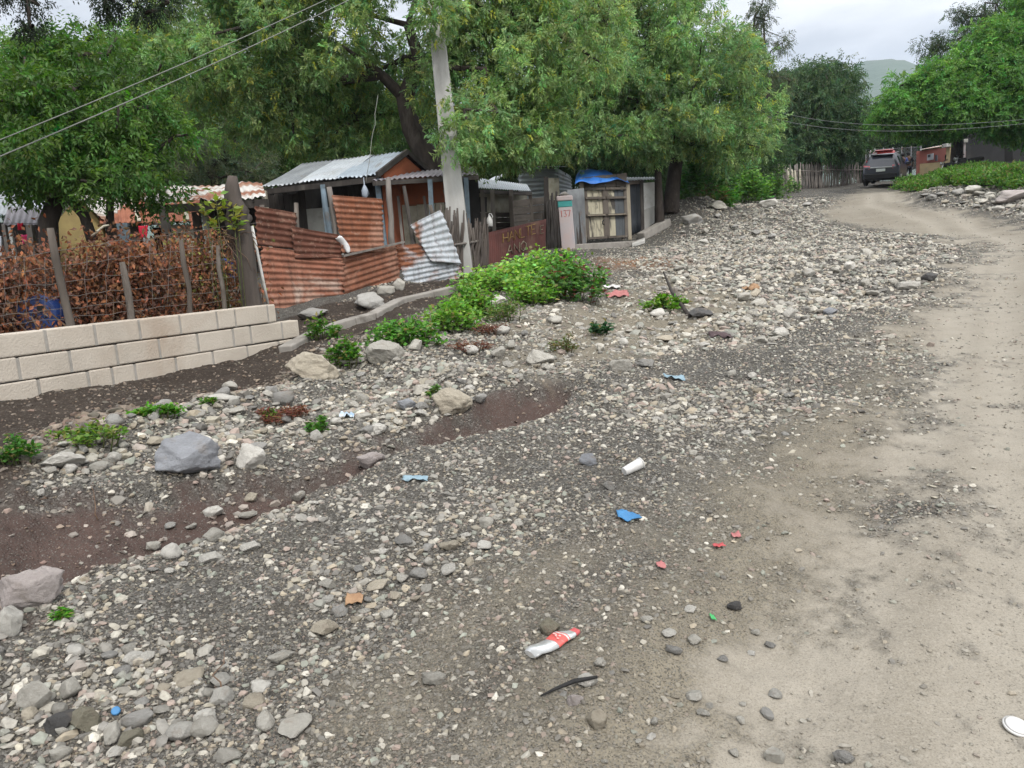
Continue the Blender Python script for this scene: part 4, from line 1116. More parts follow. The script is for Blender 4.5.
    m = MB(); m.tube([c + ax * t for t in (-.4, -.38, -.2, -.19, -.17, .05, .06, .08, .28, .3)], [.16, .2, .21, .222, .21, .21, .222, .21, .2, .175], 24); m.build('barrel', M['blue_plastic'], rt)
    m = MB(); m.tube([c + ax * t for t in (.285, .315)], [.188, .188], 24); m.build('rim', M['blue_plastic'], rt)
    m = MB(); m.tube([c + ax * .316 + np.array([.07, 0, .07]), c + ax * .34 + np.array([.07, 0, .07])], .035, 12); m.build('bung', M['black'], rt)
    c = P(229, 268, 10.4); rt = empty('blue_bucket', c.tolist(), 'blue bucket hanging in the shade left of the dead trunk', 'bucket')
    m = MB(); m.tube([c + np.array([0, 0, z]) for z in (-.17, -.16, .1, .13)], [.09, .1, .13, .135], 16); m.build('tub', M['blue_plastic'], rt)
    m = MB(); m.tube([c + np.array([.13 * math.cos(a), 0, .13 + .16 * math.sin(a)]) for a in np.linspace(0, math.pi, 9)], .004, 5); m.build('handle', M['wire'], rt)
build_wire_fence()

# ------------------------------------------------------------------ corrugated fence of the first yard
def build_zinc_fence():
    base = P(350, 300, 11.5); base[2] = G(base[0], base[1])
    root = empty('zinc_fence', base.tolist(), 'patchwork fence of rusty corrugated sheets in front of the grey-roofed shed', 'fence')
    def dep(x): return 10.35 + (x - 258) / 202 * 2.75
    def q(x, y, off=0): return P(x, y, dep(x) + off)
    S = [('rust_dark', [(255, 206), (297, 213), (295, 249), (257, 245)], .03, 'dark rusty sheet at the upper left', 1),
         ('rust_b', [(260, 246), (343, 256), (345, 305), (268, 312)], 0, 'big pale rusty sheet at the lower left', 2),
         ('rust_dark', [(291, 226), (340, 235), (343, 258), (295, 259)], -.03, 'small dark rusty sheet', 3),
         ('rust_bright', [(332, 195), (382, 199), (384, 252), (342, 253)], -.05, 'upright orange rusty sheet standing highest', 4),
         ('rust_a', [(339, 258), (395, 244), (401, 279), (345, 299)], -.02, 'tilted rusty sheet with a pale patch', 5),
         ('rust_half', [(395, 246), (453, 240), (463, 278), (408, 292)], .02, 'sheet rusted only on its left half', 6),
         ('rust_zinc', [(410, 225), (440, 210), (462, 264), (432, 262)], -.07, 'bent grey zinc sheet with rusty edges', 7)]
    for mt, c, off, lb, sd in S:
        m = MB()
        c2 = [q(x, y, off) for x, y in c]
        m.corr((c2[3], c2[2], c2[1], c2[0]), .085, .012, .003, 'u', 22, warp=.012 if sd != 7 else .03, seed=sd, ragged=.018)
        o = m.build('sheet', M[mt], root); o['label'] = lb
    r = np.random.default_rng(8)
    for (t, b, w, mt) in [((329, 187), (339, 256), .05, 'wood_grey'), ((323, 189), (333, 245), .045, 'blue_post'), ((388, 178), (394, 262), .05, 'wood_grey'), ((404, 186), (418, 262), .035, 'wood_dark'),
                          ((430, 205), (436, 232), .04, 'wood'), ((296, 203), (300, 300), .04, 'wood'), ((262, 205), (270, 305), .04, 'wood')]:
        m = MB(); a, b2 = q(b[0], b[1], .09), q(t[0], t[1], .09); a[2] -= .25
        m.tube(wobble_path(a, b2, 6, .012, r), [w, w * .95, w, w * .9, w * .92, w * .8], 8, wob=.1)
        m.build('post', M[mt], root)
    m = MB(); m.beam(q(343, 256, -.09), q(404, 242, -.09), .045, .03); m.build('rail', M['wood_grey'], root)
    m = MB(); m.beam(q(262, 313, -.04), q(344, 305, -.04), .05, .03); m.build('bottom_board', M['wood_grey'], root)
    # white rag hung over a sheet
    g = []
    for i in range(9):
        row = []
        for j in range(5):
            t, u = i / 8, j / 4 - .5
            c = q(338 + 9 * t + 2 * math.sin(3 * t), 237 + 15 * t, -.10)
            row.append(c + np.array([u * .10 * (1 + .3 * math.sin(4 * t)), -.02 * math.cos(7 * u), .02 * math.sin(5 * u + t * 4)]))
        g.append(row)
    m = MB(); m.shell(g, .006); o = m.build('white_rag', M['white_cloth'], None, loc=q(342, 245, -.1)); tag(o, 'small white rag hung over the rusty sheets', 'rag')
build_zinc_fence()

# ------------------------------------------------------------------ sheds
def quad_board(m, c, th, mi=0):
    """flat panel with thickness on four corners (given around)"""
    c = [np.array(tuple(x)) for x in c]
    n = np.cross(c[1] - c[0], c[3] - c[0]); n /= np.linalg.norm(n)
    if n @ (CAM - c[0]) < 0: n = -n
    f = [x for x in c]; b = [x - n * th for x in c]
    m.add(f + b, [(0, 1, 2, 3), (7, 6, 5, 4), (0, 4, 5, 1), (1, 5, 6, 2), (2, 6, 7, 3), (3, 7, 4, 0)], mi)
    return m
def planks(m, c, n, th, r, vert=True, gap=.06, jig=.02, mi=0):
    """n boards side by side on a quad p00,p10,p11,p01 (bottom left, bottom right, top right, top left)"""
    p00, p10, p11, p01 = [np.array(tuple(x)) for x in c]
    def at_(u, v): return (p00 * (1 - u) + p10 * u) * (1 - v) + (p01 * (1 - u) + p11 * u) * v
    for k in range(n):
        a, b = (k + gap / 2) / n, (k + 1 - gap / 2) / n
        j = r.uniform(-jig, jig, 2)
        q = [at_(a, j[0]), at_(b, j[0]), at_(b, 1 + j[1]), at_(a, 1 + j[1])] if vert else [at_(j[0], a), at_(1 + j[1], a), at_(1 + j[1], b), at_(j[0], b)]
        nn = np.cross(p10 - p00, p01 - p00); nn /= np.linalg.norm(nn); q = [x + nn * r.uniform(-.008, .008) for x in q]
        quad_board(m, q, th * r.uniform(.7, 1.1), mi)
    return m
def down(p):
    p = np.array(p); return np.array([p[0], p[1], G(p[0], p[1]) - .1])

def build_shed():
    r = np.random.default_rng(15)
    base = down(P(345, 250, 15.5))
    root = empty('grey_roofed_shed', base.tolist(), 'shabby shed with grey zinc roof, orange gable and dark open front', 'shed')
    EL, ER, RL, RR, BR_ = P(262, 187, 15.0), P(376, 174, 14.0), P(302, 164, 16.6), P(406, 152, 15.5), P(430, 172, 16.8)
    BL = P(330, 180, 18.0)
    m = MB()
    # roof of three overlapping zinc sheets, ridges running down the slope
    def lerp(a, b, t): return np.array(a) * (1 - t) + np.array(b) * t
    rf = empty('roof', (0, 0, 0), None, None); rf.parent = root; rf.location = (0, 0, 0)
    for i, (a, b, mt) in enumerate([(0, .36, 'galv'), (.33, .70, 'galv_bright'), (.66, 1.0, 'galv')]):
        m = MB(); up = np.array([0, 0, .006 * (i % 2)])
        m.corr((lerp(EL, ER, a) + up, lerp(EL, ER, b) + up, lerp(RL, RR, b) + up, lerp(RL, RR, a) + up), .1, .014, .004, 'v', 14, warp=.012, seed=20 + i, ragged=.02)
        o = m.build('roof_sheet', M['galv_blue' if i == 2 else mt], root); 
        if i == 0: o['label'] = 'older zinc roof sheet with rusty edge'
    bpy.data.objects.remove(rf)
    m = MB(); m.corr((RL + np.array([0, .02, .01]), RR + np.array([0, .02, .01]), BR_, BL), .1, .014, .004, 'v', 10, seed=25); m.build('rear_roof', M['galv'], root)
    m = MB(); m.beam(RR + np.array([.02, -.02, .0]), ER + np.array([.02, -.02, -.02]), .05, .10); m.beam(RR + np.array([.02, -.02, .0]), BR_ + np.array([.02, 0, -.02]), .05, .10)
    m.beam(EL + np.array([0, .05, -.09]), ER + np.array([0, .05, -.09]), .06, .10); m.build('fascia', M['wood_dark'], root)
    # gable triangle and the wall below it
    gl, gr, gp = P(384, 174, 14.35), P(426, 174, 16.6), P(406, 157, 15.5)
    m = MB(); n = np.array([.02, 0, 0]); m.add([gl, gr, gp, gl - n * 4, gr - n * 4, gp - n * 4], [(0, 1, 2), (5, 4, 3), (0, 3, 4, 1), (1, 4, 5, 2), (2, 5, 3, 0)]); m.build('gable', M['orange_wall'], root)
    m = MB(); quad_board(m, [down(gl), down(gr), gr, gl], .06); m.build('side_wall', M['orange_wall'], root)
    # front: plank wall set back below the eave, one pale panel, dark opening
    fl, fr = P(266, 196, 15.9), P(384, 182, 14.9)
    m = MB(); planks(m, [down(fl), down(lerp(fl, fr, .34)), lerp(fl, fr, .34), fl], 9, .03, r); planks(m, [down(lerp(fl, fr, .62)), down(fr), fr, lerp(fl, fr, .62)], 9, .03, r); m.build('plank_wall', M['wood_dark'], root)
    a, b = lerp(fl, fr, .34), lerp(fl, fr, .62); lo_a, lo_b = down(a), down(b)
    m = MB(); quad_board(m, [lo_a, lo_b, lerp(b, lo_b, .22), lerp(a, lo_a, .22)], .04); m.build('plaster_panel', M['pale_wall'], root)
    bl, br = fl + np.array([.4, 2.2, .75]), fr + np.array([.3, 1.2, .45])
    m = MB(); quad_board(m, [down(bl), down(br), br, bl], .05); quad_board(m, [down(fl), down(bl), bl, fl], .05); m.build('back_wall', M['painted_shade'], root)  # back wall carries the shade of the open front in its colour
    for (t, b, d_, mt) in [((264, 188), (268, 232), 14.9, 'cream_board'), ((323, 182), (330, 250), 14.5, 'blue_post'), ((377, 176), (386, 246), 14.1, 'blue_post')]:
        m = MB(); m.beam(down(P(b[0], b[1], d_)), P(t[0], t[1] + 3, d_), .09, .09); m.build('post', M[mt], root)
    # grey plastic bag hanging at the eave
    # lean-to on the right
    f0, f1, b0, b1 = P(372, 180, 13.8), P(478, 174, 14.6), P(390, 172, 16.4), P(474, 167, 17.2)
    lt = root
    m = MB(); m.corr((f0, f1, b1, b0), .1, .014, .004, 'v', 8, seed=31, warp=.01); m.build('lean_to_roof', M['roof_purple'], lt)
    m = MB(); m.beam(f0 + np.array([0, .03, -.06]), f1 + np.array([0, .03, -.06]), .05, .08); m.build('lean_to_beam', M['wood_dark'], lt)
    for (t, b, d_, mt) in [((430, 180), (434, 262), 14.2, 'blue_post'), ((466, 178), (469, 246), 14.5, 'blue_post')]:
        m = MB(); m.beam(down(P(b[0], b[1], d_)), P(t[0], t[1], d_), .085, .085); m.build('post', M[mt], lt)
    w0, w1 = P(386, 184, 15.0), P(452, 180, 15.6)
    m = MB(); planks(m, [down(w0), down(w1), lerp(w1, down(w1), .25), lerp(w0, down(w0), .25)], 7, .03, r, gap=.05); m.build('cream_wall', M['cream_board'], lt)
    m = MB(); quad_board(m, [lerp(w0, down(w0), .24), lerp(w1, down(w1), .24), w1, w0], .05); m.build('orange_wall', M['orange_wall'], lt)
    w2, w3 = P(452, 180, 16.2), P(478, 178, 16.6)
    m = MB(); quad_board(m, [down(w2), down(w3), w3, w2], .05); m.build('shade_board', M['painted_shade'], lt)  # near-black board, the shade under the lean-to painted on
    m = MB(); 
    for (x0, y0, x1, y1) in [(398, 196, 404, 250), (424, 196, 432, 232), (444, 190, 470, 250)]:
        m.beam(down(P(x1, y1, 14.7)), P(x0, y0, 14.7), .05, .03)
    m.build('brace', M['wood_grey'], lt)
    # bag at the eave: a thing of its own
    c = P(365, 192, 13.9)
    m = MB(); m.tube([c + np.array([0, 0, z]) for z in (.26, .13, .08, .03, -.03, -.08, -.11)], [.005, .008, .035, .05, .062, .05, .015], 9, wob=.35)
    tag(m.build('plastic_bag', M['bag'], None, loc=c), 'grey plastic bag tied to the eave of the grey-roofed shed', 'bag')
build_shed()

def build_left_houses():
    r = np.random.default_rng(16)
    def lerp(a, b, t): return np.array(a) * (1 - t) + np.array(b) * t
    # rusty red roofed house with a yellow gable
    base = down(P(130, 240, 20))
    root = empty('red_roofed_house', base.tolist(), 'small yellow and cream house under a rusty red zinc roof', 'house')
    e0, e1, r0, r1 = P(100, 224, 18.2), P(197, 221, 18.8), P(96, 200, 20.5), P(200, 199, 21)
    for i in range(5):
        a, b = i / 5 - (.01 if i else 0), (i + 1) / 5
        m = MB(); up = np.array([0, 0, .012 * (i % 2)]); m.corr((lerp(e0, e1, a) + up, lerp(e0, e1, b) + up, lerp(r0, r1, b) + up, lerp(r0, r1, a) + up), .12, .012, .004, 'v', 10, seed=40 + i, warp=.006); m.build('roof_sheet', M['roof_rust'], root)
    for t in (.12, .40, .66, .9):
        m = MB(); m.beam(lerp(e0, e1, t) + np.array([0, 0, .045]), lerp(r0, r1, t - .06) + np.array([0, 0, .045]), .09, .02); m.build('ridge_strip', M['cream_board'], root)
    w0, w1 = e0 + np.array([.1, .35, -.06]), e1 + np.array([-.1, .35, -.06])
    m = MB(); quad_board(m, [down(lerp(w0, w1, .55)), down(w1), w1, lerp(w0, w1, .55)], .1); m.build('cream_wall', M['cream_board'], root)
    m = MB(); quad_board(m, [down(w0), down(lerp(w0, w1, .28)), lerp(w0, w1, .28), w0], .1); m.build('plank_wall', M['plank'], root)
    i0, i1 = lerp(w0, w1, .25) + np.array([0, 1.0, 0]), lerp(w0, w1, .6) + np.array([0, 1.0, 0])
    m = MB(); quad_board(m, [down(i0), down(i1), i1, i0], .1); m.build('room_shade_board', M['painted_shade'], root)  # near-black board in place of the room's shade
    y0, y1, yt = P(52, 226, 17.8), P(102, 224, 18.6), P(78, 197, 18.3)
    m = MB(); n = np.array([0, .12, 0])
    m.add([down(y0), down(y1), y1, yt, y0] + [q + n for q in (down(y0), down(y1), y1, yt, y0)], [(0, 1, 2, 3, 4), (9, 8, 7, 6, 5), (0, 5, 6, 1), (1, 6, 7, 2), (2, 7, 8, 3), (3, 8, 9, 4), (4, 9, 5, 0)])
    m.build('yellow_gable', M['yellow_wall'], root)
    m = MB(); k0 = P(46, 222, 17.6); m.corr((k0, yt + np.array([0, -.2, .06]), yt + np.array([.2, 3, .06]), k0 + np.array([.2, 3, 0])), .1, .012, .004, 'v', 8, seed=47); m.build('gable_roof', M['roof_mixed'], root)
    m = MB(); k1 = P(106, 222, 18.4); m.corr((yt + np.array([0, -.2, .06]), k1, k1 + np.array([.2, 2.4, 0]), yt + np.array([.2, 3, .06])), .1, .012, .004, 'v', 8, seed=48); m.build('gable_roof', M['roof_mixed'], root)
    m = MB(); m.box(P(124, 233, 18.0), (.25, .1, .45)); m.build('shutter', M['blue_post'], root)
    # long open shelter
    base = down(P(190, 235, 14.5))
    root = empty('open_shelter', base.tolist(), 'long open shelter with a patchy rust and white tin roof', 'shelter')
    e0, e1, r0, r1 = P(148, 204, 14.0), P(266, 197, 13.6), P(128, 188, 16.5), P(262, 183, 16.2)
    for i in range(4):
        a, b = i / 4 - (.012 if i else 0), (i + 1) / 4
        m = MB(); up = np.array([0, 0, .014 * (i % 2)]); m.corr((lerp(e0, e1, a) + up, lerp(e0, e1, b) + up, lerp(r0, r1, b) + up, lerp(r0, r1, a) + up), .11, .013, .004, 'v', 10, seed=50 + i, warp=.02, ragged=.03); m.build('roof_sheet', M['roof_mixed'], root)
    m = MB(); m.beam(e0 + np.array([0, .06, -.10]), e1 + np.array([0, .06, -.10]), .10, .14); m.beam(r0 + np.array([0, -.1, -.14]), r1 + np.array([0, -.1, -.14]), .1, .12)
    for t in (.1, .5, .9): m.beam(lerp(e0, e1, t) + np.array([0, 0, -.05]), lerp(r0, r1, t) + np.array([0, 0, -.05]), .06, .06)
    m.build('roof_beam', M['wood_dark'], root)
    for (t, b, d_, mt, w) in [((162, 205), (171, 244), 14.0, 'wood_grey', .13), ((203, 202), (208, 236), 14.3, 'pale_wall', .09), ((196, 212), (199, 236), 15.0, 'wood_grey', .14), ((230, 198), (236, 240), 14.2, 'wood_dark', .1)]:
        m = MB(); m.beam(down(P(b[0], b[1], d_)), P(t[0], t[1], d_), w, w * .8); m.build('post', M[mt], root)
    i0, i1 = P(206, 204, 16.2), P(266, 199, 16.0)
    m = MB(); planks(m, [down(i0), down(i1), i1, i0], 14, .03, r, gap=.02); m.build('back_wall', M['wood_dark'], root)
    # grey hut at the far left
    base = down(P(20, 245, 14))
    root = empty('grey_tin_hut', base.tolist(), 'hut with pale blue tin roof and violet-grey awning at the far left', 'hut')
    e0, e1, r0, r1 = P(-70, 214, 14.6), P(52, 216, 14.6), P(-60, 188, 16.8), P(64, 188, 16.8)
    for i in range(4):
        a, b = i / 4 - (.012 if i else 0), (i + 1) / 4
        m = MB(); up = np.array([0, 0, .012 * (i % 2)]); m.corr((lerp(e0, e1, a) + up, lerp(e0, e1, b) + up, lerp(r0, r1, b) + up, lerp(r0, r1, a) + up), .11, .012, .004, 'v', 10, seed=60 + i, warp=.008); m.build('roof_sheet', M['galv_bright' if i % 2 else 'galv'], root)
    a0, a1, a2, a3 = P(3, 225, 13.2), P(46, 225, 13.4), P(50, 209, 14.9), P(8, 207, 14.8)
    m = MB(); m.corr((a0, a1, a2, a3), .09, .012, .004, 'v', 8, seed=66); m.build('awning', M['roof_purple'], root)
    w0, w1 = P(-72, 222, 15.2), P(50, 222, 15.2)
    m = MB(); planks(m, [down(w0), down(w1), w1, w0], 22, .03, r, gap=.03); m.build('plank_wall', M['wood_dark'], root)
    for (t, b, w, mt) in [((4, 224), (7, 252), .06, 'wood_grey'), ((10, 227), (14, 250), .05, 'white_block'), ((30, 225), (32, 252), .1, 'wood_grey'), ((44, 225), (46, 250), .06, 'wood_grey')]:
        m = MB(); m.beam(down(P(b[0], b[1], 13.35)), P(t[0], t[1], 13.35), w, w); m.build('post', M[mt], root)
    m = MB(); quad_board(m, [P(-4, 262, 13.1), P(2, 262, 13.1), P(1, 236, 13.1), P(-4, 236, 13.1)], .03); m.build('pale_board', M['galv_bright'], root)
    # washing line in three bits of cloth
    a, b = P(-10, 223, 12.6), P(58, 223.5, 12.4)
    m = MB(); m.tube(wobble_path(a, b, 8, .004, r), .004, 5); tag(m.build('washing_line', M['cable_dark'], None, loc=a), 'thin washing line strung below the violet-grey awning', 'washing line')
    def cloth(nm, lb, x, y0, y1, w, mt, d_):
        g = []
        for i in range(8):
            t = i / 7; row = []
            for j in range(7):
                u = j / 6 - .5
                c = P(x, y0 + (y1 - y0) * t, d_); row.append(c + np.array([u * w * (1 - .25 * t), .03 * math.sin(9 * u + x) * (.4 + t), .02 * abs(u) * (t < .5)]))
            g.append(row)
        m = MB(); m.shell(g, .006); tag(m.build(nm, M[mt], None, loc=P(x, y0, d_)), lb, 'cloth')
    cloth('hung_cloth', 'red cloth hanging left on the washing line', 20.5, 223.5, 230, .09, 'red_cloth', 12.45)
    cloth('hung_cloth', 'bright pink cloth hanging low below the awning', 24, 235, 244, .11, 'pink_cloth', 12.9)
    cloth('hung_cloth', 'red cloth hanging at the right end of the washing line', 51, 223.5, 232, .1, 'red_cloth', 12.35)
    cloth('hung_cloth', 'dull red cloth drying below the rusty red roof', 143, 226, 238, .22, 'red_cloth', 17.6)
    # a broken pale branch above the dead leaves
    m = MB(); m.tube([P(92, 236, 8.1), P(98, 231, 8.1), P(104, 226, 8.1), P(109, 225, 8.1)], [.012, .014, .013, .008], 6); tag(m.build('bare_branch', M['cream_board'], None, loc=P(92, 236, 8.1)), 'pale bare branch poking out above the dead brown leaves', 'branch')
build_left_houses()

def build_pole():
    b = ground_under(462, 262, 14.0)
    top = P(430, -36, 14.0)
    root = empty('utility_pole', b.tolist(), 'tall leaning pale concrete utility pole in front of the trees', 'utility pole')
    m = MB(); m.beam(b, top, .38, .32, taper=.62); m.build('shaft', M['pole'], root, bevel=.02)
    m = MB(); c = np.array(b) * .03 + np.array(top) * .97; m.beam(c + np.array([-.6, -.2, 0]), c + np.array([.6, -.2, 0]), .09, .09); m.build('cross_arm', M['wood'], root)
    for sx in (-.5, .5):
        m = MB(); q = c + np.array([sx, -.2, .045]); m.tube([q, q + np.array([0, 0, .05]), q + np.array([0, 0, .09]), q + np.array([0, 0, .13])], [.03, .05, .03, .04], 12); m.build('insulator', M['white_plastic'], root)
    for i, (y0, y1, d0) in enumerate([(157, 0, 7.6), (140, 1, 8.4)]):
        a = P(-30, y0 + 12, d0); e = c + np.array([-.5 + i * .0, -.2, -.03 + i * .16]); pth = []
        for t in np.linspace(0, 1, 30):
            q = a * (1 - t) + e * t; q[2] -= .25 * t * (1 - t); pth.append(q)
        m = MB(); m.tube(pth, .0075, 6); tag(m.build('power_cable', M['cable'], None, loc=e), ['lower pale cable running from the left edge up to the pole', 'upper pale cable running from the left edge up to the pole'][i], 'cable')
    # wire hanging to the shed
    a, e = P(378, 95, 14.4), P(366, 182, 13.9)
    m = MB(); m.tube(wobble_path(a, e, 10, .008, np.random.default_rng(3)), .006, 5); tag(m.build('hanging_wire', M['cable'], None, loc=e), 'thin grey wire dropping from the foliage to the shed eave', 'wire')
    for i, (p0, p1, p2) in enumerate([((768, 109, 33), (880, 125, 34), (1040, 118, 33)), ((768, 117, 33.5), (880, 131, 34.5), (1040, 122, 33.5))]):
        A_, B_, C_ = P(*p0), P(*p1), P(*p2)
        m = MB(); m.tube([A_ * (1 - t) ** 2 + (B_ * 2 - (A_ + C_) / 2) * 2 * t * (1 - t) + C_ * t * t for t in np.linspace(0, 1, 24)], .009, 5)
        tag(m.build('power_cable', M['galv_dull'], None, loc=A_), ['upper of the two sagging cables crossing the road above the car', 'lower of the two sagging cables crossing the road above the car'][i], 'cable')
build_pole()

def stakes(m, x0, x1, ytop, ybot, d0, d1, n, r, w=.03, lean=3, jag=8):
    for k in range(n):
        t = (k + r.uniform(.2, .8)) / n
        x = x0 + (x1 - x0) * t; d = d0 + (d1 - d0) * t + r.uniform(-.06, .06)
        yt = (ytop[0] * (1 - t) + ytop[1] * t) + r.uniform(-jag, jag); yb = ybot[0] * (1 - t) + ybot[1] * t
        b = P(x + r.uniform(-1, 1), yb, d); b[2] = G(b[0], b[1]) - .12
        tp = P(x + r.normal(0, lean), yt, d)
        ww = w * r.uniform(.6, 1.2)
        m.tube(wobble_path(b, tp, 5, .02, r), [ww, ww * .95, ww * .85, ww * .8, ww * .5], 6, wob=.12)
    return m
def build_middle():
    r = np.random.default_rng(17)
    def lerp(a, b, t): return np.array(a) * (1 - t) + np.array(b) * t
    # stick fence by the pole
    b = down(P(470, 272, 13.9)); root = empty('stick_fence', b.tolist(), 'dark palisade of upright sticks between the zinc fence and the painted tin', 'fence')
    stakes(MB(), 441, 487, (214, 226), (282, 268), 13.0, 14.9, 62, r, .036, 2.5, 10).build('stakes', M['wood_mid'], root)
    m = MB(); m.tube(wobble_path(P(446, 246, 13.1), P(486, 240, 14.8), 6, .01, r), .022, 6); m.build('rail', M['wood_grey'], root)
    # hut under the white roof
    b = down(P(500, 230, 18.5)); root = empty('white_roofed_hut', b.tolist(), 'dark plank hut under a thin white tin roof behind the painted tin', 'hut')
    e0, e1, r0, r1 = P(464, 187, 16.6), P(531, 191, 19.6), P(462, 176, 19.5), P(527, 184.5, 22.5)
    m = MB(); m.corr((e0, e1, r1, r0), .12, .012, .005, 'v', 10, seed=71); m.build('roof', M['galv_bright'], root)
    m = MB(); m.beam(e0 + np.array([0, .05, -.07]), e1 + np.array([0, .05, -.07]), .06, .08); m.build('roof_beam', M['wood_dark'], root)
    w0, w1 = P(466, 193, 17.8), P(527, 195, 20.3)
    m = MB(); planks(m, [lerp(down(w0), w0, .0), down(w1), lerp(down(w1), w1, .72), lerp(down(w0), w0, .72)], 9, .03, r, vert=False, gap=.12); m.build('plank_wall', M['plank'], root)
    m = MB(); quad_board(m, [lerp(down(w0), w0, .70), lerp(down(w1), w1, .70), w1, w0], .05); m.build('pale_band', M['cream_board'], root)
    m = MB(); quad_board(m, [P(480, 212, 17.7), P(487, 212, 17.9), P(487, 197, 17.9), P(480, 197, 17.7)], .03); m.build('window', M['painted_shade'], root)
    for x, d_ in ((492, 17.5), (511, 18.4), (482, 17.2)):
        m = MB(); m.beam(down(P(x + 2, 232, d_)), P(x, 190, d_), .09, .08); m.build('post', M['wood_grey'], root)
    # long plank fence running to the pillar
    w0, w1 = P(511, 201, 18.2), P(549, 196, 21.5)
    b = down(P(530, 240, 19.5)); root = empty('plank_fence', b.tolist(), 'tall weathered plank fence behind the graffiti-painted tin', 'fence')
    m = MB(); planks(m, [down(w0), down(w1), w1, w0], 8, .03, r, vert=False, gap=.07); m.build('boards', M['plank'], root)
    for t in (.02, .5, .98):
        c = lerp(w0, w1, t); m = MB(); m.beam(down(c) + np.array([-.03, -.1, 0]), c + np.array([-.03, -.1, .1]), .09, .08); m.build('post', M['wood'], root)
    # grey zinc hut behind
    b = down(P(535, 215, 27)); root = empty('zinc_hut', b.tolist(), 'hut clad in grey ribbed zinc behind the plank fence', 'hut')
    h0, h1 = P(518, 168, 26.5), P(557, 168, 27.5)
    m = MB(); m.corr((lerp(h0, down(h0), .42), lerp(h1, down(h1), .42), h1, h0), .16, .02, .004, 'u', 10, seed=73); m.build('upper_sheets', M['galv_bright'], root)
    m = MB(); m.corr((down(h0), down(h1), lerp(h1, down(h1), .40), lerp(h0, down(h0), .40)), .14, .016, .004, 'v', 6, seed=74); m.build('lower_sheets', M['galv_blue'], root)
    s1 = h1 + np.array([.8, 3.4, 0]); s0 = h0 + np.array([.8, 3.4, 0])
    m = MB(); m.corr((down(h1), down(s1), s1, h1), .16, .02, .004, 'u', 8, seed=75); m.corr((down(s0), down(h0), h0, s0), .16, .02, .004, 'u', 8, seed=75); m.build('side_sheets', M['galv_bright'], root)
    m = MB(); u = np.array([0, 0, .35]); m.corr((h0 + np.array([-.2, -.2, .02]), h1 + np.array([.2, -.2, .02]), s1 + u, s0 + u), .12, .012, .004, 'v', 6, seed=76); m.build('roof', M['galv'], root)
    m = MB(); m.beam(P(491, 181, 24), P(501, 175, 24.5), .3, .03); m.build('loose_sheet', M['galv_bright'], root)
    m = MB(); quad_board(m, [down(P(546, 200, 25)), down(P(559, 200, 25.2)), P(559, 178, 25.2), P(546, 178, 25)], .05); m.build('cream_panel', M['cream_board'], root)
    # painted tin sheets with scrawled letters
    t0, t1 = P(486, 233, 15.6), P(546, 219, 18.6)
    b0, b1 = P(486, 268, 15.6), P(546, 254, 18.6)
    b = (np.array(b0) + b1) / 2; root = empty('painted_tin_fence', b.tolist(), 'dull red tin fence scrawled with yellow letters', 'fence')
    m = MB(); m.corr((b0, b1, t1, t0), .10, .008, .004, 'v', 8, seed=77, warp=.01, ragged=.02); m.build('sheet', M['painted_tin'], root)
    n = np.cross(np.array(b1) - b0, np.array(t0) - b0); n /= np.linalg.norm(n); n *= np.sign(n @ (CAM - b0))
    def on(u, v): return (np.array(b0) * (1 - u) + np.array(b1) * u) * (1 - v) + (np.array(t0) * (1 - u) + np.array(t1) * u) * v + n * .016
    G_ = {'H': [[(0, 0), (0, 1)], [(1, 0), (1, 1)], [(0, .5), (1, .5)]], 'A': [[(0, 0), (.5, 1), (1, 0)], [(.2, .4), (.8, .4)]], 'N': [[(0, 0), (0, 1), (1, 0), (1, 1)]], 'L': [[(0, 1), (0, 0), (.9, 0)]],
          'T': [[(0, 1), (1, 1)], [(.5, 1), (.5, 0)]], 'F': [[(0, 0), (0, 1), (1, 1)], [(0, .5), (.7, .5)]], 'E': [[(1, 0), (0, 0), (0, 1), (1, 1)], [(0, .5), (.7, .5)]], 'I': [[(.5, 0), (.5, 1)]],
          'Q': [[(.5, 0), (0, .3), (0, .7), (.5, 1), (1, .7), (1, .3), (.5, 0)], [(.6, .3), (1, 0)]], 'V': [[(0, 1), (.5, 0), (1, 1)]]}
    def text(m, s, u0, v0, cw, chh, sl, rad):
        for i, ch in enumerate(s):
            for st in G_[ch]:
                m.tube([on(u0 + i * cw * 1.25 + a * cw, v0 + sl * i + c * chh) for a, c in st], rad, 5)
    m = MB(); text(m, 'HANLTE', .24, .60, .075, .27, 0.012, .012); m.build('lettering', M['yellow_paint'], root)
    m = MB(); text(m, 'ANQ', .30, .22, .09, .28, .01, .013); m.build('lettering', M['pale_paint'], root)
    m = MB(); text(m, 'E', .88, .62, .06, .22, 0, .009); m.build('lettering', M['pale_paint'], root)
    # white jug hung on the hut
    c = P(489.5, 221, 15.5)
    rt = empty('white_jug', c.tolist(), 'white plastic jug hanging above the painted tin fence', 'jug')
    m = MB(); m.tube([c + np.array([0, 0, z]) for z in (-.11, -.105, .02, .07, .09, .12)], [.055, .065, .065, .04, .022, .022], 14); m.build('body', M['white_plastic'], rt)
    m = MB(); m.tube([c + np.array([x, -.02, z]) for x, z in ((.045, .03), (.07, .08), (.04, .14), (0, .14), (-.015, .11))], .009, 8); m.build('handle', M['white_plastic'], rt)
    # stakes and thick post beside the pillar
    b = down(P(550, 250, 20.5)); root = empty('stick_fence', b.tolist(), 'bundle of black upright stakes left of the pink pillar', 'fence')
    stakes(MB(), 544, 559, (205, 200), (254, 252), 19.6, 20.6, 13, r, .05, 1.2, 10).build('stakes', M['wood_dark'], root)
    m = MB(); m.beam(down(P(547, 250, 19.9)), P(546, 177, 19.9), .12, .1); m.build('post', M['wood_dark'], root)
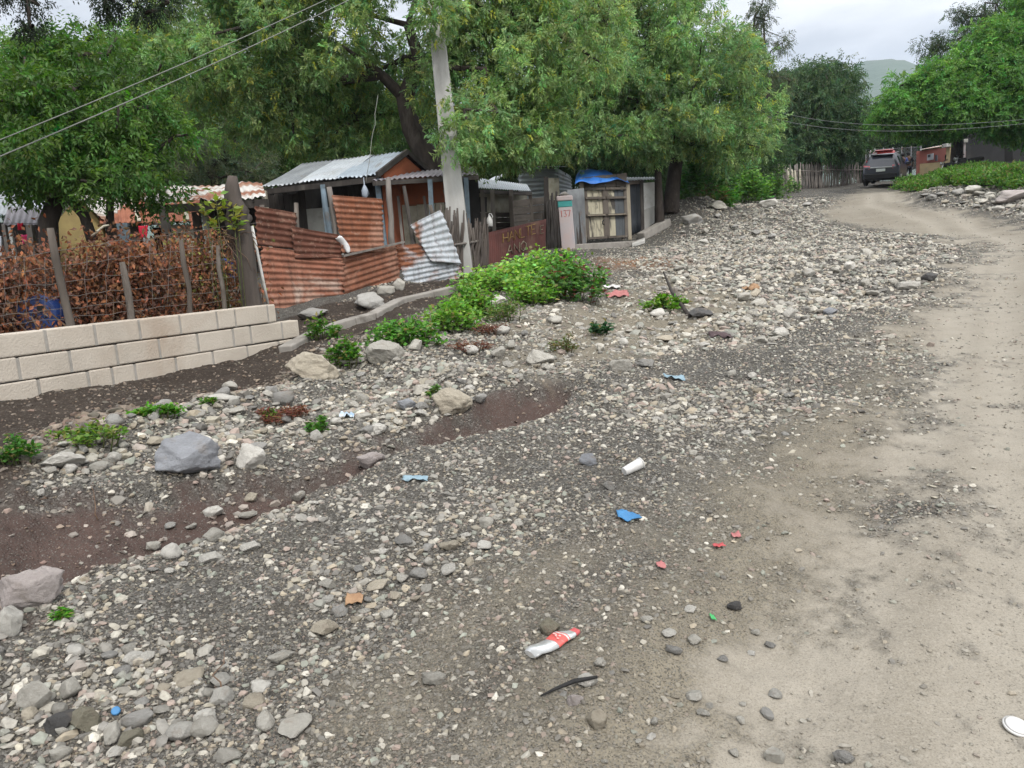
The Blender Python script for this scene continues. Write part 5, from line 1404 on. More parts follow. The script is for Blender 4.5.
    # pink pillar with a teal band and a painted number
    b0, t0 = down(P(568, 250, 20.6)), P(563.5, 197, 20.6)
    root = empty('pink_pillar', b0.tolist(), 'leaning pink pillar with a teal band and a red number', 'pillar')
    ax = np.array(t0) - b0; hgt = np.linalg.norm(ax); ax /= hgt
    xa = np.array([.985, .08, 0]); xa -= ax * (xa @ ax); xa /= np.linalg.norm(xa); ya = np.cross(ax, xa)
    Rp = Matrix(np.array([xa, ya, ax]).T.tolist())
    def seg(nm, z0, z1, w, mt, bev=.012):
        m = MB(); c = b0 + ax * ((z0 + z1) / 2); m.box(c, (w, w * .8, z1 - z0), Rp); return m.build(nm, M[mt], root, bevel=bev)
    seg('shaft', 0, hgt - .30, .37, 'pink_paint'); seg('teal_band', hgt - .298, hgt - .14, .385, 'teal_paint'); seg('cap', hgt - .138, hgt, .44, 'pink_paint', .03)
    m = MB(); m.tube([b0 + ax * (hgt + .0), b0 + ax * (hgt + .06) + xa * .03, b0 + ax * (hgt + .13) + xa * .02], [.16, .12, .05], 8, wob=.25); m.build('broken_top', M['concrete_dark'], root)
    m = MB(); D = {'1': [[(.3, .8), (.5, 1), (.5, 0)]], '3': [[(0, 1), (1, 1), (.4, .55), (1, .3), (.6, 0), (0, .05)]], '7': [[(0, 1), (1, 1), (.35, 0)]]}
    for i, ch in enumerate('137'):
        for st in D[ch]: m.tube([b0 + ax * (hgt - .56 + c * .17) + xa * (-.15 + i * .1 + a * .075) - ya * (.37 * .4 + .002) for a, c in st], .009, 5)
    m.build('lettering', M['red_paint'], root)
    # zinc panel between pillar and gate
    b = down(P(576, 240, 23)); root = empty('zinc_screen', b.tolist(), 'dull grey zinc panel between the pillar and the double gate', 'screen')
    p0, p1 = P(567, 190, 22.6), P(584, 188, 24)
    m = MB(); m.corr((down(p0), down(p1), p1, p0), .10, .012, .004, 'v', 6, seed=80); m.build('sheet', M['galv_dull'], root)
    m = MB(); m.beam(down(P(582, 244, 23.6)), P(577, 200, 23.6), .06, .05); m.beam(down(P(579, 244, 23.4)), P(573, 205, 23.4), .06, .05); m.build('post', M['wood_dark'], root)
    # double gate
    g0, g1 = P(586, 239.5, 24.4), P(628, 237, 24.8); h0, h1 = P(583, 188, 24.4), P(626, 187.5, 24.8)
    b = (np.array(g0) + g1) / 2; root = empty('double_gate', b.tolist(), 'weathered wooden double gate with flaking cream panels', 'gate')
    def gp(u, v, o=0): 
        q = (np.array(g0) * (1 - u) + np.array(g1) * u) * (1 - v) + (np.array(h0) * (1 - u) + np.array(h1) * u) * v; return q + np.array([0, -o, 0])
    for u in (-.03, 1.04):
        m = MB(); m.beam(gp(u, -.06), gp(u, 1.18 if u < 0 else 1.05), .12, .12); m.build('gate_post', M['wood_cream'], root)
    for k, (u0, u1) in enumerate([(.03, .49), (.51, .99)]):
        m = MB()
        for (a, c2, e, f) in [(u0, .02, u1, .02), (u0, .46, u1, .46), (u0, .80, u1, .80), (u0, .98, u1, .98)]: m.beam(gp(a, c2, .05), gp(e, f, .05), .11, .07)
        m.beam(gp(u0 + .02, 0, .02), gp(u0 + .02, 1, .02), .10, .06); m.beam(gp(u1 - .02, 0, .02), gp(u1 - .02, 1, .02), .10, .06)
        lf = m.build('gate_leaf', M['wood'], root)
        m = MB(); ua = u0 + .03; ub = u1 - .03; um = ub if k == 0 else ua + (ub - ua) * .42
        planks(m, [gp(ua, .04), gp(um, .04), gp(um, .95), gp(ua, .95)], 4 if k == 0 else 2, .02, r, gap=.04, jig=.004); m.build('panel', M['flaking_cream'], lf)
        if k == 1:
            m = MB(); planks(m, [gp(um, .04), gp(ub, .04), gp(ub, .95), gp(um, .95)], 3, .02, r, gap=.04, jig=.004); m.build('panel', M['blue_grey_board'], lf)
        m = MB(); m.beam(gp(u0 + .03, .46, .10), gp(u1 - .03, .46, .10), .09, .03); m.build('middle_rail', M['wood_cream'], lf)
    m = MB(); m.tube([gp(.44, .36, .1), gp(.40, .34, .12), gp(.40, .28, .12), gp(.44, .27, .1)], .02, 6); m.build('latch', M['black'], root)
    # board over the gate and the tarpaulin
    m = MB(); planks(m, [gp(.02, 1.02), gp(1.02, 1.02), gp(1.04, 1.30), gp(0, 1.20)], 4, .03, r, gap=.05); m.build('head_boards', M['plank'], root)
    b = P(600, 180, 25); 
    g = []
    C = [P(575, 184, 24.0), P(629, 180, 24.6), P(622, 176, 26.5), P(578, 170, 26.0)]
    for i in range(15):
        row = []
        for j in range(9):
            u, v = i / 14, j / 8
            q = (C[0] * (1 - u) + C[1] * u) * (1 - v) + (C[3] * (1 - u) + C[2] * u) * v
            q = q + np.array([0, 0, .26 * math.sin(math.pi * min(1, v * 1.0)) * math.exp(-((u - .42) / .3) ** 2) + .05 * math.sin(11 * u) * (1 - v) + .03 * math.sin(17 * u + 6 * v)])
            row.append(q)
        g.append(row)
    m = MB(); m.shell(g, .008); tag(m.build('blue_tarpaulin', M['tarp'], None, loc=b), 'bright blue tarpaulin stretched over the gate', 'tarpaulin')
    # concrete step
    c = [P(573, 247, 23.3), P(640, 241.5, 24.6), P(642, 234, 26.2), P(590, 238, 26.0)]
    c = [np.array(q) for q in c]; z = max(G(q[0], q[1]) for q in c) + .06
    z = P(606, 242.5, 24.6)[2]
    for q in c: q[2] = z
    m = MB(); lowq = [q - np.array([0, 0, .40]) for q in c]; m.hexa(lowq, c); tag(m.build('concrete_step', M['concrete_dark'], None, loc=c[0] - np.array([0, 0, .45]), bevel=.03), 'flat grey concrete step in front of the double gate', 'step')
    c2 = [down(P(632, 243, 24.2)), down(P(645, 242, 24.6)), down(P(645, 240, 25)), down(P(632, 240.5, 24.6))]
    m = MB(); m.hexa(c2, [q + np.array([0, 0, .2]) for q in c2]); tag(m.build('concrete_slab', M['concrete'], None, loc=c2[0], bevel=.02), 'small pale slab lying right of the concrete step', 'slab')
    # latrine with dark door and white block wall
    b = down(P(636, 228, 26.2)); root = empty('outhouse', b.tolist(), 'narrow outhouse with dark zinc door and white block wall', 'outhouse')
    d0, d1 = P(624, 184, 25.6), P(641, 183, 26.0)
    m = MB(); m.corr((down(d0), down(d1), d1, d0), .12, .01, .004, 'v', 4, seed=81); m.build('door', M['dark_zinc'], root)
    for x in (641.5, 623):
        m = MB(); m.beam(down(P(x + 1, 228, 25.7)), P(x, 181, 25.7), .11, .1); m.build('post', M['wood_dark'], root)
    w0, w1 = P(642, 183, 26.0), P(655, 182, 26.4)
    m = MB(); quad_board(m, [down(w0), down(w1), lerp(down(w1), w1, .45), lerp(down(w0), w0, .45)], .14); m.build('lower_wall', M['concrete'], root)
    m = MB(); quad_board(m, [lerp(down(w0), w0, .452), lerp(down(w1), w1, .452), w1, w0], .14); m.build('upper_wall', M['white_block'], root)
    s0, s1 = d0 + np.array([.3, 1.7, 0]), w1 + np.array([.3, 1.7, 0])
    m = MB(); quad_board(m, [down(w1), down(s1), s1, w1], .12); quad_board(m, [down(s1), down(s0), s0, s1], .12); quad_board(m, [down(s0), down(d0), d0, s0], .12); m.build('rear_wall', M['concrete'], root)
    m = MB(); m.corr((P(620, 181, 25.3), P(659, 179, 26.0), P(660, 177, 28.4), P(624, 177.5, 28.2)), .12, .012, .005, 'v', 6, seed=82); m.build('roof', M['galv_bright'], root)
    m = MB(); m.beam(P(622, 183, 25.5), P(642, 181.5, 25.9), .06, .14); m.build('lintel', M['plank'], root)
    # low concrete beam running on from the outhouse
    a, e = down(P(641, 238, 25.2)), down(P(668, 233, 26.2)); m = MB(); m.beam(a + np.array([0, 0, .18]), e + np.array([0, 0, .18]), .3, .26); tag(m.build('concrete_beam', M['concrete_dark'], None, loc=a, bevel=.03), 'low dark concrete beam at the foot of the outhouse', 'beam')
build_middle()

# ------------------------------------------------------------------ round the bend: far fence, right bank buildings
def build_far():
    r = np.random.default_rng(18)
    b = down(P(820, 186, 49)); root = empty('stick_fence', b.tolist(), 'long irregular stick fence around the bend beyond the stones', 'fence')
    stakes(MB(), 772, 880, (166, 163), (188, 184), 44, 54, 95, r, .05, .8, 3).build('stakes', M['wood_grey'], root)
    stakes(MB(), 786, 801, (169, 169), (188, 187), 44.6, 46, 4, r, .10, .4, 1.5).build('pale_stakes', M['cream_board'], root)
    m = MB(); m.tube(wobble_path(P(772, 172, 44), P(880, 169, 54), 12, .03, r), .03, 5); m.build('rail', M['wood_grey'], root)
    # wall-like low bank edge in front of fence
    # chain fence with pipe posts
    b = down(P(900, 175, 62)); root = empty('chain_link_fence', b.tolist(), 'tall grey chain-link fence left of the pink wall', 'fence')
    p0, p1 = P(866, 150, 62), P(921, 147, 58)
    m = MB(); N = 34
    q0, q1 = down(p0), down(p1)
    def on(u, v): return (q0 * (1 - u) + q1 * u) * (1 - v) + (np.array(p0) * (1 - u) + np.array(p1) * u) * v
    for k in range(-12, N + 1):
        a0, a1 = max(0, k / N), min(1, (k + 12) / N)
        v0, v1 = (a0 * N - k) / 12, (a1 * N - k) / 12
        if a1 > a0: m.tube([on(a0, v0), on(a1, v1)], .012, 4, cap=False); m.tube([on(a0, 1 - v0), on(a1, 1 - v1)], .012, 4, cap=False)
    m.build('mesh', M['galv_dull'], root)
    for t in np.linspace(0, 1, 7):
        m = MB(); m.tube([on(t, 0), on(t, 1.04)], .04, 8); m.build('post', M['galv_dull'], root)
    m = MB(); m.tube([on(0, 1), on(1, 1)], .025, 6); m.build('rail', M['galv_dull'], root)
    # white round lamp beside it
    c = P(870, 152, 56); rt = empty('white_lamp_post', down(c).tolist(), 'thin post with a small white globe left of the car', 'lamp post')
    m = MB(); m.tube([down(c), c], .03, 6); m.build('post', M['galv'], rt)
    m = MB(); m.tube([c + np.array([0, 0, z]) for z in (-.1, -.08, -.02, .05, .1, .12)], [.02, .08, .115, .10, .06, .01], 12); m.build('globe', M['white_plastic'], rt)
    # pink-red wall with window and cream plinth
    a, e = P(920, 151, 50), P(957, 145, 47); b = down((a + e) / 2)
    root = empty('red_walled_house', b.tolist(), 'low house with faded red wall, small window and yellowish plinth', 'house')
    da, de = down(a), down(e)
    def lerp(a, b, t): return np.array(a) * (1 - t) + np.array(b) * t
    L1 = P(920, 166, 50)[2]; 
    pl = lambda q, z: np.array([q[0], q[1], z])
    m = MB(); quad_board(m, [pl(a, P(920, 163.5, 50)[2]), pl(e, P(957, 160, 47)[2]), e, a], .25); m.build('wall', M['faded_red'], root)
    m = MB(); o = np.array([0, -.02, 0]); quad_board(m, [da + o, de + o, pl(e, P(957, 160.3, 47)[2]) + o, pl(a, P(920, 163.8, 50)[2]) + o], .25); m.build('plinth', M['sand_wall'], root)
    x0, x1 = P(926.5, 158, 49.3), P(932.5, 157.5, 48.8)
    m = MB(); z0, z1 = P(929, 160, 49)[2], P(929, 154, 49)[2]; f = np.array([0, -.06, 0])
    quad_board(m, [pl(x0, z0) + f, pl(x1, z0) + f, pl(x1, z1) + f, pl(x0, z1) + f], .04); w = m.build('window', M['galv_bright'], root)
    m = MB(); f = np.array([0, -.075, 0]); xa, xb = lerp(x0, x1, .1), lerp(x0, x1, .55); quad_board(m, [pl(xa, lerp([z0], [z1], .45)[0]) + f, pl(xb, lerp([z0], [z1], .45)[0]) + f, pl(xb, lerp([z0], [z1], .9)[0]) + f, pl(xa, lerp([z0], [z1], .9)[0]) + f], .02); m.build('pane', M['dark_zinc'], w)
    m = MB(); quad_board(m, [P(935, 161, 48.4), P(937, 161, 48.2), P(937, 155, 48.2), P(935, 155, 48.4)], .05); m.build('door', M['dark_zinc'], root)
    bk = np.array([3.6, 5, 0]); m = MB(); m.corr((a + np.array([-.2, -.3, .05]), e + np.array([.2, -.3, .05]), e + bk + np.array([0, 0, .7]), a + bk + np.array([0, 0, .7])), .14, .014, .005, 'v', 5, seed=90); m.build('roof', M['roof_mixed'], root)
    m = MB(); quad_board(m, [de, down(e + bk), e + bk, e], .2); quad_board(m, [down(a + bk), da, a, a + bk], .2); m.build('side_wall', M['faded_red'], root)
    # cream pillar pieces
    for i, (x, y0, d_, lb) in enumerate([(951.5, 147, 46.0, 'cream gate pillar with a white cap beside the red-walled house'), (963, 143, 45.0, 'thin white-topped pillar right of the bright tree trunk')]):
        t = P(x, y0, d_); rt = empty('gate_pillar', down(t).tolist(), lb, 'pillar')
        m = MB(); ww = (.40, .22)[i]; m.beam(down(t), t, ww, ww); m.build('shaft', M['sand_wall' if i == 0 else 'pink_paint'], rt)
        m = MB(); m.box(t + np.array([0, 0, .10]), ((.9, .3)[i], .5, .2)); m.build('cap', M['white_block'], rt, bevel=.02)
    # dark house under the right tree
    a, e = P(972, 124, 46), P(1075, 112, 42); b = down((a + e) / 2)
    root = empty('dark_house', b.tolist(), 'dark grey house in deep shade under the right green tree', 'house')
    bk = np.array([4.4, 6, 0])
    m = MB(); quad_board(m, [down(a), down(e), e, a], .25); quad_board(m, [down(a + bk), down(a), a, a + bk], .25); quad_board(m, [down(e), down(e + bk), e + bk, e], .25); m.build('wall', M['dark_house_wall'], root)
    m = MB(); m.corr((a + np.array([-.4, -.4, .1]), e + np.array([.4, -.4, .1]), e + bk + np.array([.4, 0, 1]), a + bk + np.array([-.4, 0, 1])), .16, .016, .006, 'v', 5, seed=91); m.build('roof', M['roof_purple'], root)
    m = MB(); f = np.array([0, -.05, 0]); q = [P(1018, 140, 43.4), P(1026, 139, 43.1), P(1026, 127, 43.1), P(1018, 128, 43.4)]; quad_board(m, [np.array(x) + f for x in q], .05); m.build('window', M['galv_blue'], root)
    m = MB(); q = [P(1004, 162, 43.9), P(1012, 161, 43.6), P(1012, 138, 43.6), P(1004, 139, 43.9)]; quad_board(m, [np.array(x) + f for x in q], .05); m.build('door', M['painted_shade'], root)
M['faded_red'] = simple('faded_red_wall', (.36, .135, .11), (.30, .12, .10), 1.5, .9, (.42, .24, .2), .2, 20)
M['sand_wall'] = simple('sand_coloured_wall', (.56, .46, .27), (.48, .38, .22), 2, .9, (.4, .33, .22), .2, 20)
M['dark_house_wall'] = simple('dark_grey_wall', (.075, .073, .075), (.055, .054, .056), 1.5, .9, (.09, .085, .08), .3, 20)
build_far()

def build_hills():
    # wooded hills on the skyline
    n, k = 140, 24
    g = []
    for i in range(n):
        a = R_(-50 + 100 * i / (n - 1)); row = []
        for j in range(k):
            t = j / (k - 1); d = 1500 + 1500 * t
            ridge = 250 + 262 * math.exp(-((a - .455) / .10) ** 2) + 14 * math.sin(a * 23)
            x, y = d * math.sin(a), d * math.cos(a)
            h = 4 + ridge * (math.sin(min(1, t * 1.2) * math.pi / 2) ** 1.5) + float(fbm(np.array([x * .004]), np.array([y * .004]), 77, 4)[0]) * 60 * t
            row.append((x, y, h * .98))
        g.append(row)
    m = MB(); m.shell(g, 4.0)
    tag(m.build('hills', M['hill'], None), 'wooded hills on the skyline', 'hills', kind='structure')
M['hill'] = simple('wooded_hillside', (.05, .085, .035), (.07, .10, .05), .012, .95, (.10, .10, .06), .6, .05, dist=8)
build_hills()

def build_haze():
    # pale air round the whole scene, below the sky
    m = MB(); m.hexa([(-4200, -600, -4), (4200, -600, -4), (4200, 4200, -4), (-4200, 4200, -4)], [(-4200, -600, 900), (4200, -600, 900), (4200, 4200, 900), (-4200, 4200, 900)])
    mt = bpy.data.materials.new('haze'); mt.use_nodes = True; t = mt.node_tree; t.nodes.clear()
    o = t.nodes.new('ShaderNodeOutputMaterial'); v = t.nodes.new('ShaderNodeVolumePrincipled')
    v.inputs['Color'].default_value = (.70, .82, 1.0, 1); v.inputs['Density'].default_value = .00022
    t.links.new(v.outputs[0], o.inputs['Volume'])
    tag(m.build('haze', mt, None), 'thin pale haze in the air', 'haze', kind='stuff')
build_haze()

# ------------------------------------------------------------------ rocks
def rock_mat(name, c1, c2, c3=None):
    t = NT(name); v = t.coord()
    oi = t.n('ObjectInfo')
    ad = t.n('VectorMath'); ad.operation = 'ADD'; t.l(v, ad.inputs[0]); t.l(oi.outputs['Location'], ad.inputs[1]); v = ad.outputs[0]
    col = t.mix(t.ramp(t.noise(v, 5, 6, .65), [(.32, 0.), (.7, 1.)]), c1, c2)
    col = t.mix(t.ramp(t.noise(v, 48, 6, .78), [(.46, 0.), (.68, .75)]), col, c3 or tuple(x * .74 for x in c1))
    col = t.mix(t.ramp(t.noise(v, 2.2, 4, .6, .6), [(.55, 0.), (.7, .45)]), col, (.22, .18, .14))
    hv = t.n('HueSaturation'); t.l(col, hv.inputs['Color'])
    t.l(t.math('ADD', t.math('MULTIPLY', oi.outputs['Random'], .4), .8), hv.inputs['Value'])
    t.bump(t.noise(v, 60, 5, .75), .6, .012, t.bump(t.noise(v, 11, 6, .72), .7, .03))
    return t.fin(hv.outputs[0], .92, .25)
M['rock_pale'] = rock_mat('pale_rock', (.43, .41, .365), (.33, .312, .272))
M['rock_white'] = rock_mat('white_rock', (.52, .50, .455), (.41, .39, .35))
M['rock_grey'] = rock_mat('grey_rock', (.31, .30, .28), (.24, .232, .215))
M['rock_blue'] = rock_mat('blue_grey_rock', (.30, .31, .33), (.22, .225, .24))
M['rock_tan'] = rock_mat('tan_rock', (.42, .375, .30), (.33, .29, .225))
M['rock_pink'] = rock_mat('pinkish_rock', (.42, .375, .355), (.34, .30, .285))
M['rock_dark'] = rock_mat('dark_rock', (.105, .102, .10), (.075, .072, .07))
M['rock_olive'] = rock_mat('olive_rock', (.22, .205, .155), (.17, .155, .115))

def rock_mesh(seed, sub=3, cuts=9, flat=(1, .8, .62), rough=.05, sharp=.62):
    r = np.random.default_rng(seed)
    bm = bmesh.new(); bmesh.ops.create_icosphere(bm, subdivisions=sub, radius=1)
    v = np.array([q.co[:] for q in bm.verts])
    for _ in range(cuts):
        n = r.normal(size=3); n /= np.linalg.norm(n); h = r.uniform(sharp, .86)
        d = v @ n; v = v - np.where(d > h, d - h, 0)[:, None] * n
    o = r.uniform(0, 50, 3)
    a = fbm(v[:, 0] * 2 + o[0] + v[:, 2] * 1.3, v[:, 1] * 2 + o[1] - v[:, 2] * .9, seed, 4) + fbm(v[:, 2] * 2.3 + o[2], v[:, 0] * 1.7 + v[:, 1], seed + 9, 3)
    b = fbm(v[:, 0] * 6 + o[1] + v[:, 1] * 3, v[:, 2] * 6 + o[0] - v[:, 1] * 4, seed + 31, 4, .6)
    ridge = np.abs(fbm(v[:, 0] * 2.6 + v[:, 2] * 1.1 + o[2], v[:, 1] * 2.6 + v[:, 2] * 1.7 + o[0], seed + 51, 3))
    v = v * (1 + rough * a + .075 * b - .11 * np.clip(.16 - ridge, 0, 1))[:, None]
    v = v / np.abs(v).max(0) * .5 * np.array(flat)
    for q, c in zip(bm.verts, v): q.co = c
    me = bpy.data.meshes.new('rock'); bm.to_mesh(me); bm.free()
    for p in me.polygons: p.use_smooth = True
    return me
PROTO = {}
def proto(k, mt, sub=3):
    key = (k, mt, sub)
    if key not in PROTO:
        me = rock_mesh(500 + k * 7, sub, 11 + k % 6, (1, 1, 1), .13, .44 + .035 * (k % 6)); me.materials.append(M[mt]); PROTO[key] = me
    return PROTO[key]
def put_rock(x, y, w, h, mt, label, k, group=None, sub=3, rz=None, name='rock', sink=.22, dep=.8, p=None):
    """x, y: foot of the rock in the photograph; w, h: its size there"""
    p = p or at(x, y); d = depth_of(p)
    W = w * d / F_; Hh = h * d / F_ * 1.02
    o = bpy.data.objects.new(name, proto(k, mt, sub)); COL.objects.link(o)
    D = W * dep
    Hh = max(Hh * .92 - D * .18, Hh * .5)
    p2 = p + Vector((p.x, p.y, 0)).normalized() * D * .40
    o.scale = (W, D, Hh / (1 - sink))
    z = min(G(p2.x, p2.y), p.z + .05 * W + .3 * D)
    o.location = (p2.x, p2.y, z + (.5 - sink) * o.scale[2])
    R = np.random.default_rng(int(x * 7 + y * 13))
    o.rotation_euler = (R.normal(0, .1), R.normal(0, .1), (R.normal(0, .2) if rz is None else rz) + math.atan2(-p.x, p.y) * -1 * -1)
    return tag(o, label, 'stone' if w < 26 else 'rock', group)
MARKS = [(198, 457, 'angular blue-grey boulder'), (252, 456, 'cream rounded rock'), (313, 364, 'biggest tan boulder'), (385, 352, 'smooth pale boulder'), (451, 401, 'flat-faced tan boulder'),
         (370, 457, 'lilac-grey stone'), (62, 462, 'flat pale boulder'), (540, 356, 'smooth cream rock'), (619, 364, 'pyramid-shaped rock'), (32, 590, 'pale concrete slab'), (41, 695, 'tall pale stone'),
         (62, 722, 'slate-coloured stone'), (207, 718, 'bright lumpy stone'), (553, 648, 'crushed bottle'), (572, 692, 'black stick'), (632, 470, 'white cup'), (630, 519, 'bright blue scrap'), (720, 545, 'red wrapper'),
         (675, 378, 'light blue sheet'), (354, 602, 'orange-brown scrap'), (415, 479, 'pale blue strip'), (346, 413, 'blue and white bag'), (664, 302, 'yellow-green tuft'), (600, 330, 'dark blue-green weed'),
         (672, 300, 'dark branch'), (117, 715, 'blue bottle cap'), (587, 458, 'lone blue-grey stone'), (434, 680, 'lone pale stone'), (596, 720, 'round tan stone'), (908, 286, 'flat white track-side rock'),
         (975, 190, 'roundest bank rock'), (1012, 198, 'broad pinkish rock'), (880, 182, 'dark grey car'), (690, 218, 'mound-like grey rock'), (767, 203, 'whitish rim rock'), (62, 615, 'green grass tuft'),
         (318, 425, 'upright green plant'), (92, 435, 'creeping yellow-green weed'), (160, 410, 'bright green bank weed'), (288, 412, 'dried reddish weeds'), (714, 619, 'tiny green scrap'), (735, 607, 'dark flat stone'),
         (133, 658, 'flat pointed stone'), (280, 660, 'flat pale stone'), (326, 630, 'broad tan stone'), (752, 290, 'orange-tan piece of bark'), (780, 332, 'standing white stone'), (722, 336, 'dull violet rag'), (10, 620, 'white block')]
USED = set()
def stone_label(x, y, s, cn, zn):
    """says which stone: colour, size, and where it lies beside things one can find"""
    near = sorted(MARKS, key=lambda m: math.hypot(x - m[0], 1.5 * (y - m[1])))
    size = 'small' if s < 11 else ('middling' if s < 17 else 'large')
    def side(m):
        dx, dy = x - m[0], y - m[1]
        d = math.hypot(dx, dy); far = 'just ' if d < 28 else ('a little ' if d < 60 else 'well ')
        h = 'right' if dx > 0 else 'left'; v = 'beyond' if dy < 0 else 'in front of'
        if abs(dx) > 2.2 * abs(dy): return f'{far}{h} of the {m[2]}'
        if abs(dy) > 2.2 * abs(dx): return f'{far}{v} the {m[2]}'
        return f'{far}{v} and {h} of the {m[2]}'
    c = [f'{size} {cn} stone {side(m)}' for m in near[:1]]
    c += [f'{size} {cn} stone between the {near[0][2]} and the {m[2]}' for m in near[1:4]]
    c += [f'{size} {cn} stone {side(m)}' for m in near[1:4]]
    c += [f'{size} {cn} stone {side(near[0])}, towards the {m[2]}' for m in near[1:8]]
    for q in c:
        if q not in USED and len(q.split()) <= 16: USED.add(q); return q
    return f'one of the loose {cn} stones {zn}'
def build_rocks():
    K = [  # foot x, y, w, h, material, label
        (198, 482, 76, 52, 'rock_blue', 'large angular blue-grey boulder on the muddy bank'),
        (252, 472, 31, 30, 'rock_white', 'cream rounded rock just right of the angular blue-grey boulder'),
        (313, 380, 60, 34, 'rock_tan', 'biggest pale tan boulder below the concrete edging'),
        (385, 365, 42, 27, 'rock_pale', 'smooth pale boulder in front of the leafy green weed'),
        (351, 367, 34, 18, 'rock_pale', 'low pale boulder half hidden by the spindly plant'),
        (451, 418, 47, 33, 'rock_tan', 'tan boulder with a flat face in the middle of the bank'),
        (370, 468, 37, 23, 'rock_pink', 'smooth lilac-grey stone lying on the edge of the mud channel'),
        (62, 473, 46, 23, 'rock_white', 'flat pale boulder on the bank left of the blue-grey boulder'),
        (368, 311, 36, 23, 'rock_grey', 'grey boulder at the foot of the rusty fence'),
        (313, 320, 32, 16, 'rock_grey', 'low grey boulder right of the block wall end'),
        (386, 296, 19, 14, 'rock_pale', 'small pale rock left of its pair by the rusty sheets'),
        (399, 291, 15, 15, 'rock_pale', 'small pale rock tucked right up against the half-rusted sheet'),
        (497, 307, 46, 18, 'rock_white', 'flat white slab of rock among the green bushes'),
        (540, 365, 31, 19, 'rock_pale', 'smooth cream rock below the dry grassy weed'),
        (568, 347, 22, 11, 'rock_white', 'white flat stone among small stones, right of the dry grassy weed'),
        (619, 373, 28, 17, 'rock_pale', 'pale pyramid-shaped rock on the fine gravel'),
        (645, 368, 22, 11, 'rock_grey', 'grey flat rock right of the pyramid-shaped rock'),
        (378, 436, 19, 14, 'rock_white', 'small white stone above the mud channel'),
        (406, 411, 22, 14, 'rock_blue', 'bluish white stone left of the tan boulder'),
        (422, 411, 15, 11, 'rock_grey', 'grey stone touching the left side of the tan boulder'),
        (316, 443, 15, 14, 'rock_white', 'small white stone right below the upright green plant'),
        (222, 402, 36, 13, 'rock_white', 'flat white stone at the top of the stone heap'),
        (34, 612, 60, 52, 'rock_pink', 'pale slab of broken concrete at the edge of the gravel'),
        (10, 638, 32, 36, 'rock_white', 'white block at the left edge, below the pale slab'),
        (41, 712, 38, 34, 'rock_pale', 'tall pale stone near the bottom left corner'),
        (62, 734, 34, 24, 'rock_dark', 'dark slate-coloured stone beside the tall pale stone'),
        (88, 733, 34, 27, 'rock_olive', 'olive-brown squarish stone right of the dark slate-coloured one'),
        (130, 748, 30, 17, 'rock_olive', 'flat greenish stone at the bottom left'),
        (207, 728, 24, 19, 'rock_white', 'bright lumpy stone on the lower gravel'),
        (133, 665, 25, 16, 'rock_white', 'flat pointed whitish stone on the lower left gravel'),
        (280, 666, 31, 16, 'rock_pale', 'flat pale stone in the lower gravel left of centre'),
        (326, 638, 32, 20, 'rock_tan', 'broad tan stone at the foot of the stone pile'),
        (587, 466, 22, 16, 'rock_blue', 'blue-grey stone sitting alone on the fine gravel'),
        (550, 636, 23, 22, 'rock_olive', 'greenish-grey stone just above the crushed bottle'),
        (434, 687, 25, 17, 'rock_pale', 'lone pale grey stone left of the crushed bottle'),
        (596, 730, 25, 23, 'rock_tan', 'round tan stone below the black stick'),
        (590, 688, 26, 15, 'rock_white', 'white stone behind the tip of the black stick'),
        (575, 706, 18, 14, 'rock_pink', 'pink stone under the black stick'),
        (610, 490, 14, 10, 'rock_grey', 'small grey stone left of the white cup'),
        (774, 764, 22, 17, 'rock_pale', 'pale angular stone at the bottom edge'),
        (735, 612, 16, 10, 'rock_dark', 'dark flat stone set in the dirt right of the bottle'),
        (842, 764, 24, 15, 'rock_grey', 'grey stone on the dirt at the bottom edge'),
        (690, 225, 26, 14, 'rock_grey', 'grey mound-like rock at the foot of the tree beside the stony bed'),
        (885, 196, 0, 0, None, None),
        (700, 320, 26, 13, 'rock_dark', 'dark hollow-looking rock in the middle of the stony bed'),
        (780, 338, 18, 12, 'rock_white', 'white stone standing out in the stony bed'),
        (830, 316, 15, 11, 'rock_blue', 'small bluish-white stone at the right of the stony bed'),
        (908, 292, 24, 12, 'rock_white', 'flat white rock where the stones meet the track'),
        (928, 282, 18, 11, 'rock_dark', 'dark grey rock where the stones meet the track'),
        (975, 195, 20, 11, 'rock_white', 'roundest pale rock on top of the right bank'),
        (1012, 204, 34, 17, 'rock_pink', 'broad pinkish rock at the right end of the bank'),
        (718, 211, 20, 11, 'rock_pale', 'pale lumpy rock below the dried palm leaf'),
        (767, 208, 22, 10, 'rock_white', 'whitish rock on the rim below the far shrubs')]
    n = 0
    K = [k for k in K if k[4]]
    feet = ats([k[:2] for k in K])
    for i, (x, y, w, h, mt, lb) in enumerate(K):
        put_rock(x, y, w, h, mt, lb, n % 12, p=feet[i], sub=5 if w > 40 else 4, dep=.7 if w < 50 else .6); n += 1
    r = np.random.default_rng(44)
